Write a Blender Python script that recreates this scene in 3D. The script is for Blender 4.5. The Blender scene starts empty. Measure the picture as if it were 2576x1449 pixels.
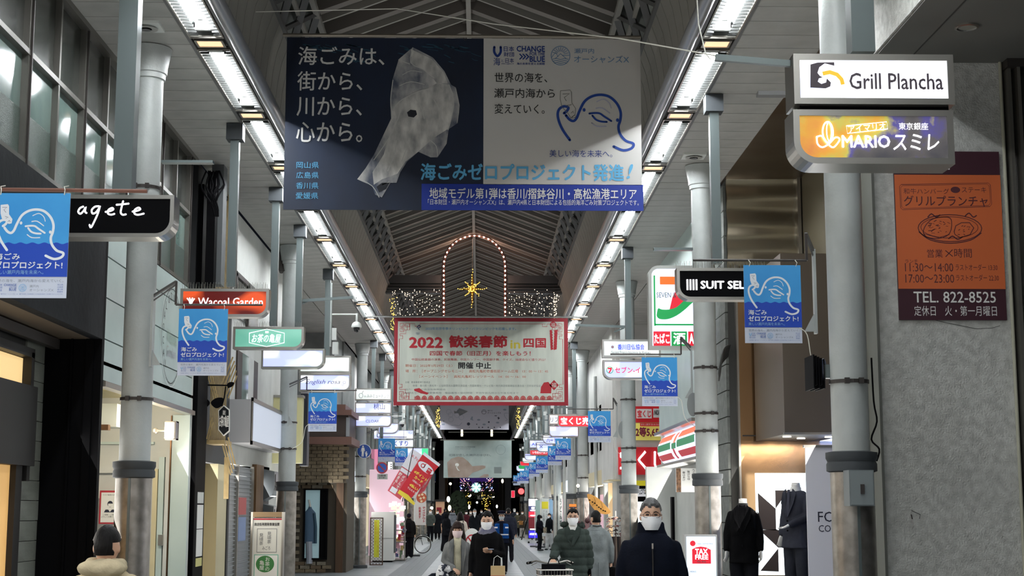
import bpy, bmesh, math, random
from mathutils import Vector, Matrix, noise
random.seed(7)
sc = bpy.context.scene
COL = sc.collection
# ---------------------------------------------------------------- camera, sky, exposure
FPX = 3750.0
YAW, PIT = math.radians(1.194), math.radians(8.38)
CAM = Vector((0, 0, 1.78))
cd = bpy.data.cameras.new('camera'); cam = bpy.data.objects.new('camera', cd); COL.objects.link(cam)
cam.location = CAM; cam.rotation_euler = (math.pi/2 + PIT, 0, -YAW)
cd.sensor_width = 36.0; cd.lens = FPX/2576*36.0; cd.clip_start = 0.1; cd.clip_end = 600
sc.camera = cam
w = bpy.data.worlds.new('night_sky'); sc.world = w; w.use_nodes = True
w.node_tree.nodes['Background'].inputs[0].default_value = (0.30, 0.36, 0.5, 1)
w.node_tree.nodes['Background'].inputs[1].default_value = 0.012
sc.view_settings.view_transform = 'Standard'; sc.view_settings.look = 'None'
sc.view_settings.gamma = 1.0; sc.view_settings.use_curve_mapping = False
sc.view_settings.exposure = 0.12
TUBE_W = 100.0          # strength of the arcade's fluorescent tubes
sc.cycles.use_denoising = True
sc.cycles.max_bounces = 7; sc.cycles.diffuse_bounces = 4; sc.cycles.glossy_bounces = 4
sc.cycles.sample_clamp_indirect = 4.0
FH = Vector((math.sin(YAW), math.cos(YAW), 0)); RT = Vector((math.cos(YAW), -math.sin(YAW), 0))
FW = FH*math.cos(PIT) + Vector((0, 0, math.sin(PIT))); UP = Vector((0, 0, math.cos(PIT))) - FH*math.sin(PIT)

def at(px, py, Y=None, X=None, Z=None):
    """the point of the street behind a place in the photograph, on a given plane"""
    d = RT*((px-1288)/FPX) + UP*((724.5-py)/FPX) + FW
    if Y is not None: t = Y/d.y
    elif X is not None: t = X/d.x
    else: t = (Z-CAM.z)/d.z
    return CAM + d*t
def SX(px, Y): return at(px, 1277, Y=Y).x
def SZ(py, Y, px=1209): return at(px, py, Y=Y).z
def YX(px, X): return at(px, 1277, X=X).y

# added fill lamps standing in for shop light, aimed across the street and upward
def fill_lamp(x, y, z, ln, e, ang, col=(1, .97, .92)):
    l = bpy.data.lights.new('fill_lamp', 'AREA'); l.shape = 'RECTANGLE'; l.size = ln; l.size_y = 1.2; l.energy = e; l.color = col
    o = bpy.data.objects.new('fill_lamp', l); COL.objects.link(o); o.location = (x, y, z); o.rotation_euler = (0, math.radians(ang), 0); o.rotation_euler[2] = 0
    o.rotation_mode = 'XYZ'; l.size, l.size_y = 1.2, ln
FILL_E = 135.0
for i_ in range(9):
    y_ = -4+12.5*i_
    e_ = FILL_E*(3.0 if i_ == 0 else .9 if i_ < 5 else .5)
    fill_lamp(-3.95, y_, 2.0, 11, e_, -118)
    fill_lamp(3.6, y_ if i_ != 1 else 5, 2.0, 11 if i_ != 1 else 6, e_ if i_ != 1 else e_*.5, 118)
# ---------------------------------------------------------------- mesh builder
def wl(o):
    l = Vector((0, 0, 0))
    while o is not None:
        l += o.location; o = o.parent
    return l
def link(name, me, m, parent=None, kind=None, label=None):
    o = bpy.data.objects.new(name, me); COL.objects.link(o)
    if m is not None and not me.materials:
        for q in (m if isinstance(m, (list, tuple)) else [m]): me.materials.append(q)
    if parent is not None: o.parent = parent
    if kind: o['kind'] = kind
    if label: o['label'] = label
    return o
class MB:
    def __init__(s): s.v = []; s.f = []; s.mi = []; s.m = 0
    def add(s, vs, fs):
        b = len(s.v); s.v += [Vector(p) for p in vs]
        for f in fs: s.f.append(tuple(b+i for i in f)); s.mi.append(s.m)
        return s
    def quad(s, a, b, c, d): return s.add([a, b, c, d], [(0, 1, 2, 3)])
    def poly(s, pts): return s.add(pts, [tuple(range(len(pts)))])
    def box(s, x0, x1, y0, y1, z0, z1):
        if x0 > x1: x0, x1 = x1, x0
        if y0 > y1: y0, y1 = y1, y0
        if z0 > z1: z0, z1 = z1, z0
        return s.add([(x0,y0,z0),(x1,y0,z0),(x1,y1,z0),(x0,y1,z0),(x0,y0,z1),(x1,y0,z1),(x1,y1,z1),(x0,y1,z1)],
                     [(0,3,2,1),(4,5,6,7),(0,1,5,4),(1,2,6,5),(2,3,7,6),(3,0,4,7)])
    def bar(s, p, q, w, h=None):
        """square bar from p to q"""
        p = Vector(p); q = Vector(q); d = (q-p).normalized(); h = h or w
        u = d.cross(Vector((0, 0, 1)))
        if u.length < 1e-3: u = d.cross(Vector((0, 1, 0)))
        u.normalize(); n = u.cross(d).normalized(); u = u*w/2; n = n*h/2
        return s.add([p-u-n, p+u-n, p+u+n, p-u+n, q-u-n, q+u-n, q+u+n, q-u+n],
                     [(0,1,2,3),(7,6,5,4),(0,4,5,1),(1,5,6,2),(2,6,7,3),(3,7,4,0)])
    def tube(s, pts, r, n=8, closed=False):
        pts = [Vector(p) for p in pts]; rs = r if isinstance(r, (list, tuple)) else [r]*len(pts)
        vs = []; fs = []; up = None; N = len(pts)
        for i, p in enumerate(pts):
            if closed: d = pts[(i+1) % N]-pts[i-1]
            else: d = (pts[min(i+1, N-1)]-pts[max(i-1, 0)])
            if d.length < 1e-9: d = Vector((0, 0, 1))
            d.normalize()
            if up is None:
                up = Vector((0, 0, 1)) if abs(d.z) < .9 else Vector((0, 1, 0))
            u = d.cross(up)
            if u.length < 1e-4: u = d.cross(Vector((1, 0, 0)))
            u.normalize(); up = u.cross(d).normalized()
            for k in range(n):
                a = 2*math.pi*k/n
                vs.append(p + (u*math.cos(a)+up*math.sin(a))*rs[i])
        M = N if closed else N-1
        for i in range(M):
            j = (i+1) % N
            for k in range(n):
                fs.append((i*n+k, i*n+(k+1) % n, j*n+(k+1) % n, j*n+k))
        if not closed: fs.append(tuple(range(n-1, -1, -1))); fs.append(tuple((N-1)*n+k for k in range(n)))
        return s.add(vs, fs)
    def lathe(s, prof, c, n=24):
        c = Vector(c); vs = []; fs = []
        for r, z in prof:
            for k in range(n):
                a = 2*math.pi*k/n; vs.append(c+Vector((r*math.cos(a), r*math.sin(a), z)))
        for i in range(len(prof)-1):
            for k in range(n): fs.append((i*n+k, i*n+(k+1) % n, (i+1)*n+(k+1) % n, (i+1)*n+k))
        fs.append(tuple(range(n-1, -1, -1))); fs.append(tuple((len(prof)-1)*n+k for k in range(n)))
        return s.add(vs, fs)
    def loft(s, rings):
        n = len(rings[0]); vs = [p for r in rings for p in r]; fs = []
        for i in range(len(rings)-1):
            for k in range(n): fs.append((i*n+k, i*n+(k+1) % n, (i+1)*n+(k+1) % n, (i+1)*n+k))
        fs.append(tuple(range(n-1, -1, -1))); fs.append(tuple((len(rings)-1)*n+k for k in range(n)))
        return s.add(vs, fs)
    def ball(s, c, r, nu=12, nv=8, fn=None):
        c = Vector(c); r = (r, r, r) if not isinstance(r, (tuple, list, Vector)) else r
        vs = []; fs = []
        for j in range(1, nv):
            t = math.pi*j/nv
            for i in range(nu):
                a = 2*math.pi*i/nu
                d = Vector((math.sin(t)*math.cos(a), math.sin(t)*math.sin(a), math.cos(t)))
                p = Vector((d.x*r[0], d.y*r[1], d.z*r[2]))
                if fn: p = fn(d, p)
                vs.append(c+p)
        top = Vector((0, 0, r[2])); bot = -top
        if fn: top = fn(Vector((0, 0, 1)), top); bot = fn(Vector((0, 0, -1)), bot)
        vs += [c+top, c+bot]; T = len(vs)-2; B = T+1
        for j in range(nv-2):
            for i in range(nu): fs.append((j*nu+i, (j+1)*nu+i, (j+1)*nu+(i+1) % nu, j*nu+(i+1) % nu))
        for i in range(nu):
            fs.append((T, i, (i+1) % nu)); fs.append((B, (nv-2)*nu+(i+1) % nu, (nv-2)*nu+i))
        return s.add(vs, fs)
    def prism(s, pts, ext):
        pts = [Vector(p) for p in pts]; ext = Vector(ext); n = len(pts)
        return s.add(pts+[p+ext for p in pts],
                     [tuple(range(n)), tuple(range(2*n-1, n-1, -1))]+[(i, i+n, (i+1) % n+n, (i+1) % n) for i in range(n)])
    def mesh(s, name, off=Vector((0, 0, 0)), smooth=False):
        me = bpy.data.meshes.new(name)
        me.from_pydata([tuple(p-off) for p in s.v], [], s.f)
        if any(s.mi): me.polygons.foreach_set('material_index', s.mi)
        bm = bmesh.new(); bm.from_mesh(me); bmesh.ops.recalc_face_normals(bm, faces=bm.faces); bm.to_mesh(me); bm.free()
        if smooth:
            me.shade_smooth()
            try: me.set_sharp_from_angle(angle=math.radians(40))
            except Exception: pass
        me.update(); return me
    def build(s, name, m, parent=None, smooth=False, kind=None, label=None):
        if parent is not None: off = wl(parent)
        else:
            n = len(s.v); off = Vector((sum(p.x for p in s.v)/n, sum(p.y for p in s.v)/n, min(p.z for p in s.v)))
        o = link(name, s.mesh(name, off, smooth), m, parent, kind, label)
        if parent is None: o.location = off
        return o
def thing(name, label, cat, loc, group=None):
    o = bpy.data.objects.new(name, None); COL.objects.link(o); o.location = loc
    o.empty_display_size = .1
    o['label'] = label; o['category'] = cat
    if group: o['group'] = group
    return o
def tag(o, label, cat, group=None):
    o['label'] = label; o['category'] = cat
    if group: o['group'] = group
    return o
def structure(name, loc=(0, 0, 0), label=None):
    o = bpy.data.objects.new(name, None); COL.objects.link(o); o.location = loc; o['kind'] = 'structure'
    if label: o['label'] = label
    return o
def inst(name, me, loc, parent=None, rot=None, scale=None):
    o = bpy.data.objects.new(name, me); COL.objects.link(o)
    o.parent = parent; o.location = Vector(loc)-(wl(parent) if parent else Vector((0, 0, 0)))
    if rot: o.rotation_euler = rot
    if scale: o.scale = scale
    return o
KIDS = {}
def copy_tree(o, parent=None):
    c = o.copy(); COL.objects.link(c); c.parent = parent
    for ch in kids(o): copy_tree(ch, c)
    return c
def kids(o): return [x for x in bpy.data.objects if x.parent == o]

# ---------------------------------------------------------------- materials
def lin(c):
    return tuple(((x/255)/12.92 if x/255 <= .04045 else ((x/255+.055)/1.055)**2.4) for x in c)
MT = {}
def mat(name, c, rough=.6, metal=0., em=None, es=0., noise_c=None, scale=6., bump=0., bscale=40., stretch=None, spec=None, ramp=(.35, .65)):
    """procedural Principled material; c and noise_c are sRGB 0-255; noise_c mixes by noise"""
    if name in MT: return MT[name]
    m = bpy.data.materials.new(name); m.use_nodes = True; nt = m.node_tree; N = nt.nodes; L = nt.links
    b = N['Principled BSDF']; C = lin(c)+(1,)
    b.inputs['Base Color'].default_value = C; b.inputs['Roughness'].default_value = rough; b.inputs['Metallic'].default_value = metal
    if spec is not None: b.inputs['Specular IOR Level'].default_value = spec
    if em is not None:
        b.inputs['Emission Color'].default_value = lin(em)+(1,); b.inputs['Emission Strength'].default_value = es
    if noise_c is not None or bump:
        tc = N.new('ShaderNodeTexCoord'); mp = N.new('ShaderNodeMapping'); L.new(tc.outputs['Object'], mp.inputs[0])
        if stretch: mp.inputs['Scale'].default_value = stretch
    if noise_c is not None:
        nz = N.new('ShaderNodeTexNoise'); nz.inputs['Scale'].default_value = scale; nz.inputs['Detail'].default_value = 6
        L.new(mp.outputs[0], nz.inputs[0]); cr = N.new('ShaderNodeValToRGB')
        cr.color_ramp.elements[0].position = ramp[0]; cr.color_ramp.elements[1].position = ramp[1]
        cr.color_ramp.elements[0].color = C; cr.color_ramp.elements[1].color = lin(noise_c)+(1,)
        L.new(nz.outputs[0], cr.inputs[0]); L.new(cr.outputs[0], b.inputs['Base Color'])
    if bump:
        n2 = N.new('ShaderNodeTexNoise'); n2.inputs['Scale'].default_value = bscale; n2.inputs['Detail'].default_value = 4
        L.new(mp.outputs[0], n2.inputs[0]); bp = N.new('ShaderNodeBump'); bp.inputs['Strength'].default_value = bump
        bp.inputs['Distance'].default_value = .02; L.new(n2.outputs[0], bp.inputs['Height']); L.new(bp.outputs[0], b.inputs['Normal'])
    MT[name] = m; return m
def glow(name, c, es): return mat(name, c, .5, em=c, es=es)
def litface(name, c, c2, es, scale=1.2, ramp=(.4, .62)):
    """backlit acrylic: the lamps inside show through as a brighter cloud"""
    if name in MT: return MT[name]
    m = mat(name, c, .25, em=c, es=es); nt = m.node_tree; N = nt.nodes; L = nt.links; b = N['Principled BSDF']
    tc = N.new('ShaderNodeTexCoord'); mp = N.new('ShaderNodeMapping'); mp.inputs['Scale'].default_value = (1, 1, 2.2)
    L.new(tc.outputs['Object'], mp.inputs[0])
    nz = N.new('ShaderNodeTexNoise'); nz.inputs['Scale'].default_value = scale; nz.inputs['Detail'].default_value = 0
    L.new(mp.outputs[0], nz.inputs[0]); cr = N.new('ShaderNodeValToRGB')
    cr.color_ramp.elements[0].position = ramp[0]; cr.color_ramp.elements[1].position = ramp[1]
    cr.color_ramp.elements[0].color = lin(c)+(1,); cr.color_ramp.elements[1].color = lin(c2)+(1,)
    L.new(nz.outputs[0], cr.inputs[0]); L.new(cr.outputs[0], b.inputs['Emission Color'])
    return m
G_paint = mat('column_paint', (176, 182, 180), .42, noise_c=(165, 170, 168), scale=3, bump=.15, bscale=30)
G_cap = mat('column_collar', (66, 70, 73), .6, spec=.2)
G_sleeve = mat('galvanised_sleeve', (150, 146, 140), .42, .75, noise_c=(120, 116, 110), scale=7, bump=.08, bscale=18)
G_post = mat('grey_green_post', (96, 106, 106), .38, .35)
G_steel = mat('stainless', (178, 174, 166), .28, .9, bump=.05, bscale=6)
G_dark = mat('dark_metal', (62, 58, 56), .5, .4)
G_black = mat('black_paint', (12, 12, 14), .6, spec=.04)
G_soffit = mat('soffit_board', (172, 172, 167), .6, noise_c=(156, 156, 151), scale=2.5)
G_fascia = mat('fascia_panel', (142, 140, 133), .62, noise_c=(130, 128, 122), scale=1.2)
G_pipe = mat('rail_pipe', (150, 152, 156), .3, .5)
G_rafter = mat('rafter', (104, 98, 92), .6)
G_raft2 = mat('rafter_flange', (140, 137, 130), .55)
G_sheet = mat('roof_sheet', (118, 122, 118), .7, noise_c=(96, 100, 97), scale=.8)
G_brace = mat('brace', (98, 98, 98), .55)
G_white = mat('white_paint', (214, 218, 214), .5)
G_mint = mat('mint_panel', (190, 206, 202), .4, noise_c=(180, 197, 194), scale=1.5)
G_conc = mat('concrete', (202, 203, 198), .85, noise_c=(176, 177, 172), scale=14, bump=.7, bscale=55)
G_wire = mat('wire_white', (225, 225, 215), .6)
TXW = mat('print_white', (232, 232, 228), .6); TXK = mat('print_black', (22, 22, 26), .6)

# ---------------------------------------------------------------- flat print
TCACHE = {}
def text_mesh(s, bold, vertical=False, lead=1.0):
    k = (s, bold, vertical, lead)
    if k in TCACHE: return TCACHE[k]
    c = bpy.data.curves.new('lettering', 'FONT'); c.body = '\n'.join(s) if vertical else s
    c.offset = bold; c.resolution_u = 2; c.space_line = lead
    if vertical: c.align_x = 'CENTER'
    o = bpy.data.objects.new('lettering', c)
    me = bpy.data.meshes.new_from_object(o)
    vs = [v.co.copy() for v in me.vertices]; fs = [tuple(p.vertices) for p in me.polygons]
    bpy.data.objects.remove(o); bpy.data.meshes.remove(me); bpy.data.curves.remove(c)
    TCACHE[k] = (vs, fs); return vs, fs
class Pad:
    """a flat printing plane: O + u*U + v*V, lifted by N*lift; u, v are the drawing's own units (v downwards)"""
    def __init__(s, O, U, V, N, u0, v0, u1, v1):
        s.O = Vector(O); s.U = Vector(U)/(u1-u0); s.V = Vector(V)/(v1-v0); s.N = Vector(N); s.u0 = u0; s.v0 = v0
        s.lay = 0; s.step = .0015
    def p(s, u, v, lift=None):
        return s.O + s.U*(u-s.u0) + s.V*(v-s.v0) + s.N*(s.lay*s.step+.004 if lift is None else lift)
    def up(s): s.lay += 1
    def text(s, mb, t, u0, v0, u1, v1, bold=0.0, shear=0.0, vertical=False, rot=0.0, lead=1.0):
        wt = bold*.8; vs, fs = text_mesh(t, 0.0, vertical, lead)
        if not vs: return
        x0 = min(a.x for a in vs); x1 = max(a.x for a in vs); y0 = min(a.y for a in vs); y1 = max(a.y for a in vs)
        cu, cv = (u0+u1)/2, (v0+v1)/2; cr, sr = math.cos(rot), math.sin(rot)
        su_ = (u1-u0)/(x1-x0+1e-9)*wt; sv_ = (v1-v0)/(y1-y0+1e-9)*wt
        for q_, (ox, oy) in enumerate(((0, 0),) if not wt else ((-1, 0), (1, 0), (0, -1), (0, 1))):
            out = []; LF = s.N*(q_*.0003)
            for a in vs:
                fx = (a.x-x0)/(x1-x0+1e-9); fy = (a.y-y0)/(y1-y0+1e-9)
                u = u0+(u1-u0)*fx+shear*(fy-.5)*(v1-v0)+ox*su_; v = v1+(v0-v1)*fy+oy*sv_
                if rot: u, v = cu+(u-cu)*cr-(v-cv)*sr, cv+(u-cu)*sr+(v-cv)*cr
                out.append(s.p(u, v)+LF)
            mb.add(out, fs)
    def poly(s, mb, pts): mb.add([s.p(*q) for q in pts], [tuple(range(len(pts)))])
    def rect(s, mb, u0, v0, u1, v1): s.poly(mb, [(u0, v0), (u1, v0), (u1, v1), (u0, v1)])
    def line(s, mb, pts, w, closed=False, smooth=0):
        """flat stroke of width w"""
        if smooth: pts = spline(pts, smooth, closed)
        n = len(pts); L = []; R = []
        for i in range(n):
            if closed: a = pts[i-1]; b = pts[(i+1) % n]
            else: a = pts[max(i-1, 0)]; b = pts[min(i+1, n-1)]
            dx, dy = b[0]-a[0], b[1]-a[1]; l = math.hypot(dx, dy) or 1
            k = 1.0
            if 0 < i < n-1 or closed:
                p0 = pts[i-1]; p1 = pts[(i+1) % n]; q = pts[i]
                ax, ay = q[0]-p0[0], q[1]-p0[1]; la = math.hypot(ax, ay) or 1
                cs = abs((ax*dx+ay*dy)/(la*l)); k = min(1/max(cs, .5), 1.6)
            nx, ny = -dy/l*w/2*k, dx/l*w/2*k
            L.append(s.p(pts[i][0]+nx, pts[i][1]+ny)); R.append(s.p(pts[i][0]-nx, pts[i][1]-ny))
        m = n if closed else n-1
        mb.add(L+R, [(i, (i+1) % n, n+(i+1) % n, n+i) for i in range(m)])
        if smooth and not closed:
            for e in (pts[0], pts[-1]): s.disc(mb, e[0], e[1], w/2, n=10)
    def frame(s, mb, u0, v0, u1, v1, w):
        s.rect(mb, u0, v0, u1, v0+w); s.rect(mb, u0, v1-w, u1, v1); s.rect(mb, u0, v0+w, u0+w, v1-w); s.rect(mb, u1-w, v0+w, u1, v1-w)
    def disc(s, mb, u, v, r, r2=None, n=24, a0=0, a1=None):
        r2 = r2 or r
        if a1 is None: pts = [(u+r*math.cos(2*math.pi*k/n), v+r2*math.sin(2*math.pi*k/n)) for k in range(n)]
        else: pts = [(u, v)]+[(u+r*math.cos(a0+(a1-a0)*k/n), v+r2*math.sin(a0+(a1-a0)*k/n)) for k in range(n+1)]
        s.poly(mb, pts)
    def ring(s, mb, u, v, r, w, r2=None, n=28, a0=0, a1=2*math.pi):
        r2 = r2 or r
        pts = [(u+r*math.cos(a0+(a1-a0)*k/n), v+r2*math.sin(a0+(a1-a0)*k/n)) for k in range(n+(0 if a1-a0 >= 6.28 else 1))]
        s.line(mb, pts, w, closed=(a1-a0 >= 6.28))
def spline(pts, n=4, closed=False):
    out = []; N = len(pts); M = N if closed else N-1
    for i in range(M):
        g = (lambda j: pts[j % N]) if closed else (lambda j: pts[max(0, min(N-1, j))])
        p0, p1, p2, p3 = g(i-1), g(i), g(i+1), g(i+2)
        for k in range(n):
            t = k/n; t2 = t*t; t3 = t2*t
            out.append(tuple(.5*((2*p1[a])+(-p0[a]+p2[a])*t+(2*p0[a]-5*p1[a]+4*p2[a]-p3[a])*t2+(-p0[a]+3*p1[a]-3*p2[a]+p3[a])*t3) for a in range(len(p1))))
    if not closed: out.append(tuple(pts[-1]))
    return out
def padY(x0, y0, x1, y1, Y):
    """printing plane facing the street's near end; units are the photograph's pixels"""
    ym = (y0+y1)/2
    a = at(x0, ym, Y=Y); b = at(x1, ym, Y=Y); zt = at((x0+x1)/2, y0, Y=Y).z; zb = at((x0+x1)/2, y1, Y=Y).z
    a.z = b.z = zt; c = Vector((a.x, a.y, zb))
    return Pad(a, b-a, c-a, (0, -1, 0), x0, y0, x1, y1)
def words(pad, parent, m, items, name='lettering', **kw):
    mb = MB()
    for it in items:
        t, u0, v0, u1, v1 = it[:5]; k = dict(kw); k.update(it[5] if len(it) > 5 else {})
        pad.text(mb, t, u0, v0, u1, v1, **k)
    return mb.build(name, m, parent)
# ================================================================ THE ARCADE: street, soffits, lights, roof
CX = -0.20; ZS = 6.70; Y0, Y1 = -9.0, 108.0
def sx(side, d): return CX + side*d
# ---- street
G_floor = mat('street_slab', (122, 129, 131), .4, noise_c=(110, 117, 120), scale=1.1, bump=.05)
G_floorb = mat('street_band', (112, 118, 121), .5, noise_c=(104, 110, 113), scale=3)
G_setts = mat('street_sett', (106, 112, 115), .6)
fl = structure('floor', (0, 0, 0), 'grey stone slabs of the arcade street')
MB().box(-14, 14, -4, 180, -.2, -.006).build('paving_bed', G_floorb, fl)
sl = MB(); sl.box(-.447, .447, -.597, .597, -.03, 0); slm = sl.mesh('paving_slab'); slm.materials.append(G_floor)
st = MB()
for j in range(36):
    y = 37.0+j*1.2
    for i in range(-4, 5):
        if abs(i) == 2: continue
        x = CX+i*.9
        if y < 72: inst('paving_slab', slm, (x, y, random.uniform(-.001, .001)), fl)
        else: st.box(x-.445, x+.445, y-.595, y+.595, -.02, 0)
for j in range(55): 
    for i in (-4, -3, -1, 0, 1, 3, 4): st.box(CX+i*.9-.445, CX+i*.9+.445, 80.2+j*1.2-.595, 80.2+j*1.2+.595, -.02, 0)
for j in range(36):
    for i in (-4, -3, -1, 0, 1, 3, 4): st.box(CX+i*.9-.445, CX+i*.9+.445, 35.8-j*1.2-.595, 35.8-j*1.2+.595, -.02, 0)
st.build('slab_field', G_floor, fl, kind='stuff')
se = MB()
for side in (-2, 2):
    for j in range(300):
        y = 34+j*.22
        for k in range(4): x = CX+side*.9-.33+k*.22; se.box(x-.1, x+.1, y-.1, y+.1, -.02, .0)
se.build('setts', G_setts, fl, kind='stuff')
# ---- soffits with their boards, louvred strip lights, ventilation grilles
M_tube = glow('fluorescent_tube', (248, 252, 255), TUBE_W)
M_tray = mat('reflector_tray', (78, 80, 78), .5)
M_amber = mat('amber_lamp', (235, 190, 150), .35, em=(255, 205, 160), es=1.1)
M_seam = mat('board_seam', (60, 60, 58), .8)
for side, nm in ((-1, 'left'), (1, 'right')):
    so = structure('ceiling', (0, 0, 0), 'boarded soffit along the %s side of the arcade' % nm)
    xa, xb = sx(side, 2.92), sx(side, 3.86)
    lo, hi = min(xa, xb), max(xa, xb)
    MB().box(lo, hi, Y0, Y1, ZS+.03, ZS+.12).build('soffit_backing', M_seam, so)
    b = MB(); b.box(lo, hi, -.218, .218, -.0, .03); bm_ = b.mesh('ceiling_board'); bm_.materials.append(G_soffit)
    far = MB(); n = int((Y1-Y0)/.45)
    for k in range(n):
        y = Y0+.45*k
        if 12.5 < y < 44: inst('ceiling_board', bm_, (0, y, ZS), so)
        else: far.box(lo, hi, y-.218, y+.218, ZS, ZS+.03)
    far.build('far_boards', G_soffit, so, kind='stuff')
    # light channel
    MB().box(sx(side, 2.50), sx(side, 2.92), Y0, Y1, ZS+.16, ZS+.22).build('light_channel', G_dark, so)
    c = MB()
    for d in (2.495, 2.905): c.box(sx(side, d)-.02, sx(side, d)+.02, Y0, Y1, ZS-.01, ZS+.18)
    c.build('channel_edge', G_brace, so)
# one light unit, copied
def light_unit():
    t = thing('strip_light', '', 'ceiling light', (0, 0, 0))
    c = MB(); x0, x1, y0, y1, z0, z1 = -.175, .175, -1.27, 1.27, .0, .13
    # dished reflector
    prof = [(-.175, 0), (-.15, .09), (-.06, .13), (.06, .13), (.15, .09), (.175, 0)]
    r0 = [Vector((x, y0, z)) for x, z in prof]; r1 = [Vector((x, y1, z)) for x, z in prof]
    for i in range(5): c.quad(r0[i], r0[i+1], r1[i+1], r1[i])
    c.poly([Vector((x, y0, z)) for x, z in prof]); c.poly([Vector((x, y1, z)) for x, z in prof][::-1])
    c.build('reflector', M_tray, t)
    for x in (-.045, .055):
        MB().tube([(x, -1.06, .055), (x, 1.06, .055)], .019, 8).build('tube', M_tube, t, smooth=True)
    h = MB()
    for y in (-1.1, 1.1): h.box(-.09, .1, y-.02, y+.02, .02, .12)
    h.build('tube_holder', G_white, t)
    l = MB()
    for k in range(26):
        y = -1.2+k*2.4/25
        for a, bb in ((-.172, -.075), (.085, .172)): l.box(a, bb, y-.007, y+.007, -.004, .02)
    l.build('louvre', mat('louvre_blade', (40, 42, 41), .5), t, kind='stuff')
    f = MB()
    for s_ in (-1, 1): f.box(s_*.175-.008, s_*.175+.008, y0, y1, -.012, .02); f.box(-.18, .18, s_*1.27-.01, s_*1.27+.01, -.012, .02)
    f.build('frame', G_steel, t)
    return t
def amber_unit():
    t = thing('amber_downlight', '', 'ceiling light', (0, 0, 0))
    f = MB(); f.box(-.17, .17, -.15, .15, .02, .12); f.build('housing', G_dark, t)
    MB().box(-.13, .13, -.1, .1, -.004, .018).build('diffuser', M_amber, t)
    g = MB()
    for s_ in (-1, 1): g.box(s_*.14-.012, s_*.14+.012, -.11, .11, -.012, .02); g.box(-.15, .15, s_*.11-.012, s_*.11+.012, -.012, .02)
    g.build('bezel', G_steel, t); return t
lu = light_unit(); au = amber_unit(); first = True
for side, nm in ((-1, 'left'), (1, 'right')):
    for k in range(-5, 34):  # the first few light the near end from behind the camera
        y = 8.1+2.95*k-(.0 if side < 0 else .1)
        if y > 107: continue
        o = lu if first else copy_tree(lu); a = au if first else copy_tree(au); first = False
        o.location = (sx(side, 2.71), y, ZS); a.location = (sx(side, 2.71), y+1.475, ZS)
        if side > 0: o.scale = (-1, 1, 1)
        vis = k-2 if k >= 2 else None; ow = ('nearest', 'second nearest', 'third nearest', 'fourth nearest', 'fifth nearest', 'sixth nearest', 'seventh nearest', 'eighth nearest', 'ninth nearest', 'tenth nearest')
        if vis is not None and vis < 10:
            tag(o, 'twin-tube louvred strip light, the %s in view along the %s soffit' % (ow[vis], nm), 'ceiling light', 'strip lights along the %s soffit' % nm)
            tag(a, 'small amber lamp just beyond the %s strip light in view on the %s' % (ow[vis], nm), 'ceiling light', 'amber lamps in the %s light row' % nm)
        else:
            tag(o, 'twin-tube louvred strip light beyond the ten nearest along the %s soffit' % nm, 'ceiling light', 'strip lights along the %s soffit' % nm)
            tag(a, 'small amber lamp beyond the ten nearest in the %s light row' % nm, 'ceiling light', 'amber lamps in the %s light row' % nm)
# soffit ventilation grilles
def soffit_vent(px, py, lab):
    p = at(px, py, Z=ZS)
    t = thing('soffit_vent', lab, 'vent', (p.x, p.y, ZS-.03))
    b = MB(); b.box(p.x-.16, p.x+.16, p.y-.16, p.y+.16, ZS-.03, ZS-.0); b.build('plate', G_white, t)
    b = MB(); b.lathe([(.12, ZS-.045), (.10, ZS-.05), (.06, ZS-.045)], (p.x, p.y, 0), 20); b.build('diffuser_cone', G_soffit, t, smooth=True)
    c = MB(); c.lathe([(.05, ZS-.055), (.02, ZS-.058)], (p.x, p.y, 0), 16); c.build('centre_cap', G_brace, t)
soffit_vent(368, 63, 'square white air vent in the left soffit above the round column')
soffit_vent(1745, 390, 'square white air vent in the right soffit beside the grey post')
for sd_ in (-1, 1):
    q_ = structure('ceiling', (0, 0, 0), 'boarded canopy over the side street on the %s' % ('left' if sd_ < 0 else 'right')); b = MB(); x0_, x1_ = sorted((sx(sd_, 3.88), sx(sd_, 9)))
    for k in range(34): b.box(x0_, x1_, 29.4+.45*k-.218, 29.4+.45*k+.218, ZS, ZS+.03)
    b.build('far_boards', G_soffit, q_, kind='stuff'); MB().box(x0_, x1_, 29, 45, ZS+.03, ZS+.1).build('soffit_backing', M_seam, q_)
    MB().box(sx(sd_, 9), sx(sd_, 9.2), 29, 45, 0, ZS).build('side_street_wall', G_soffit, q_)
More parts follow.
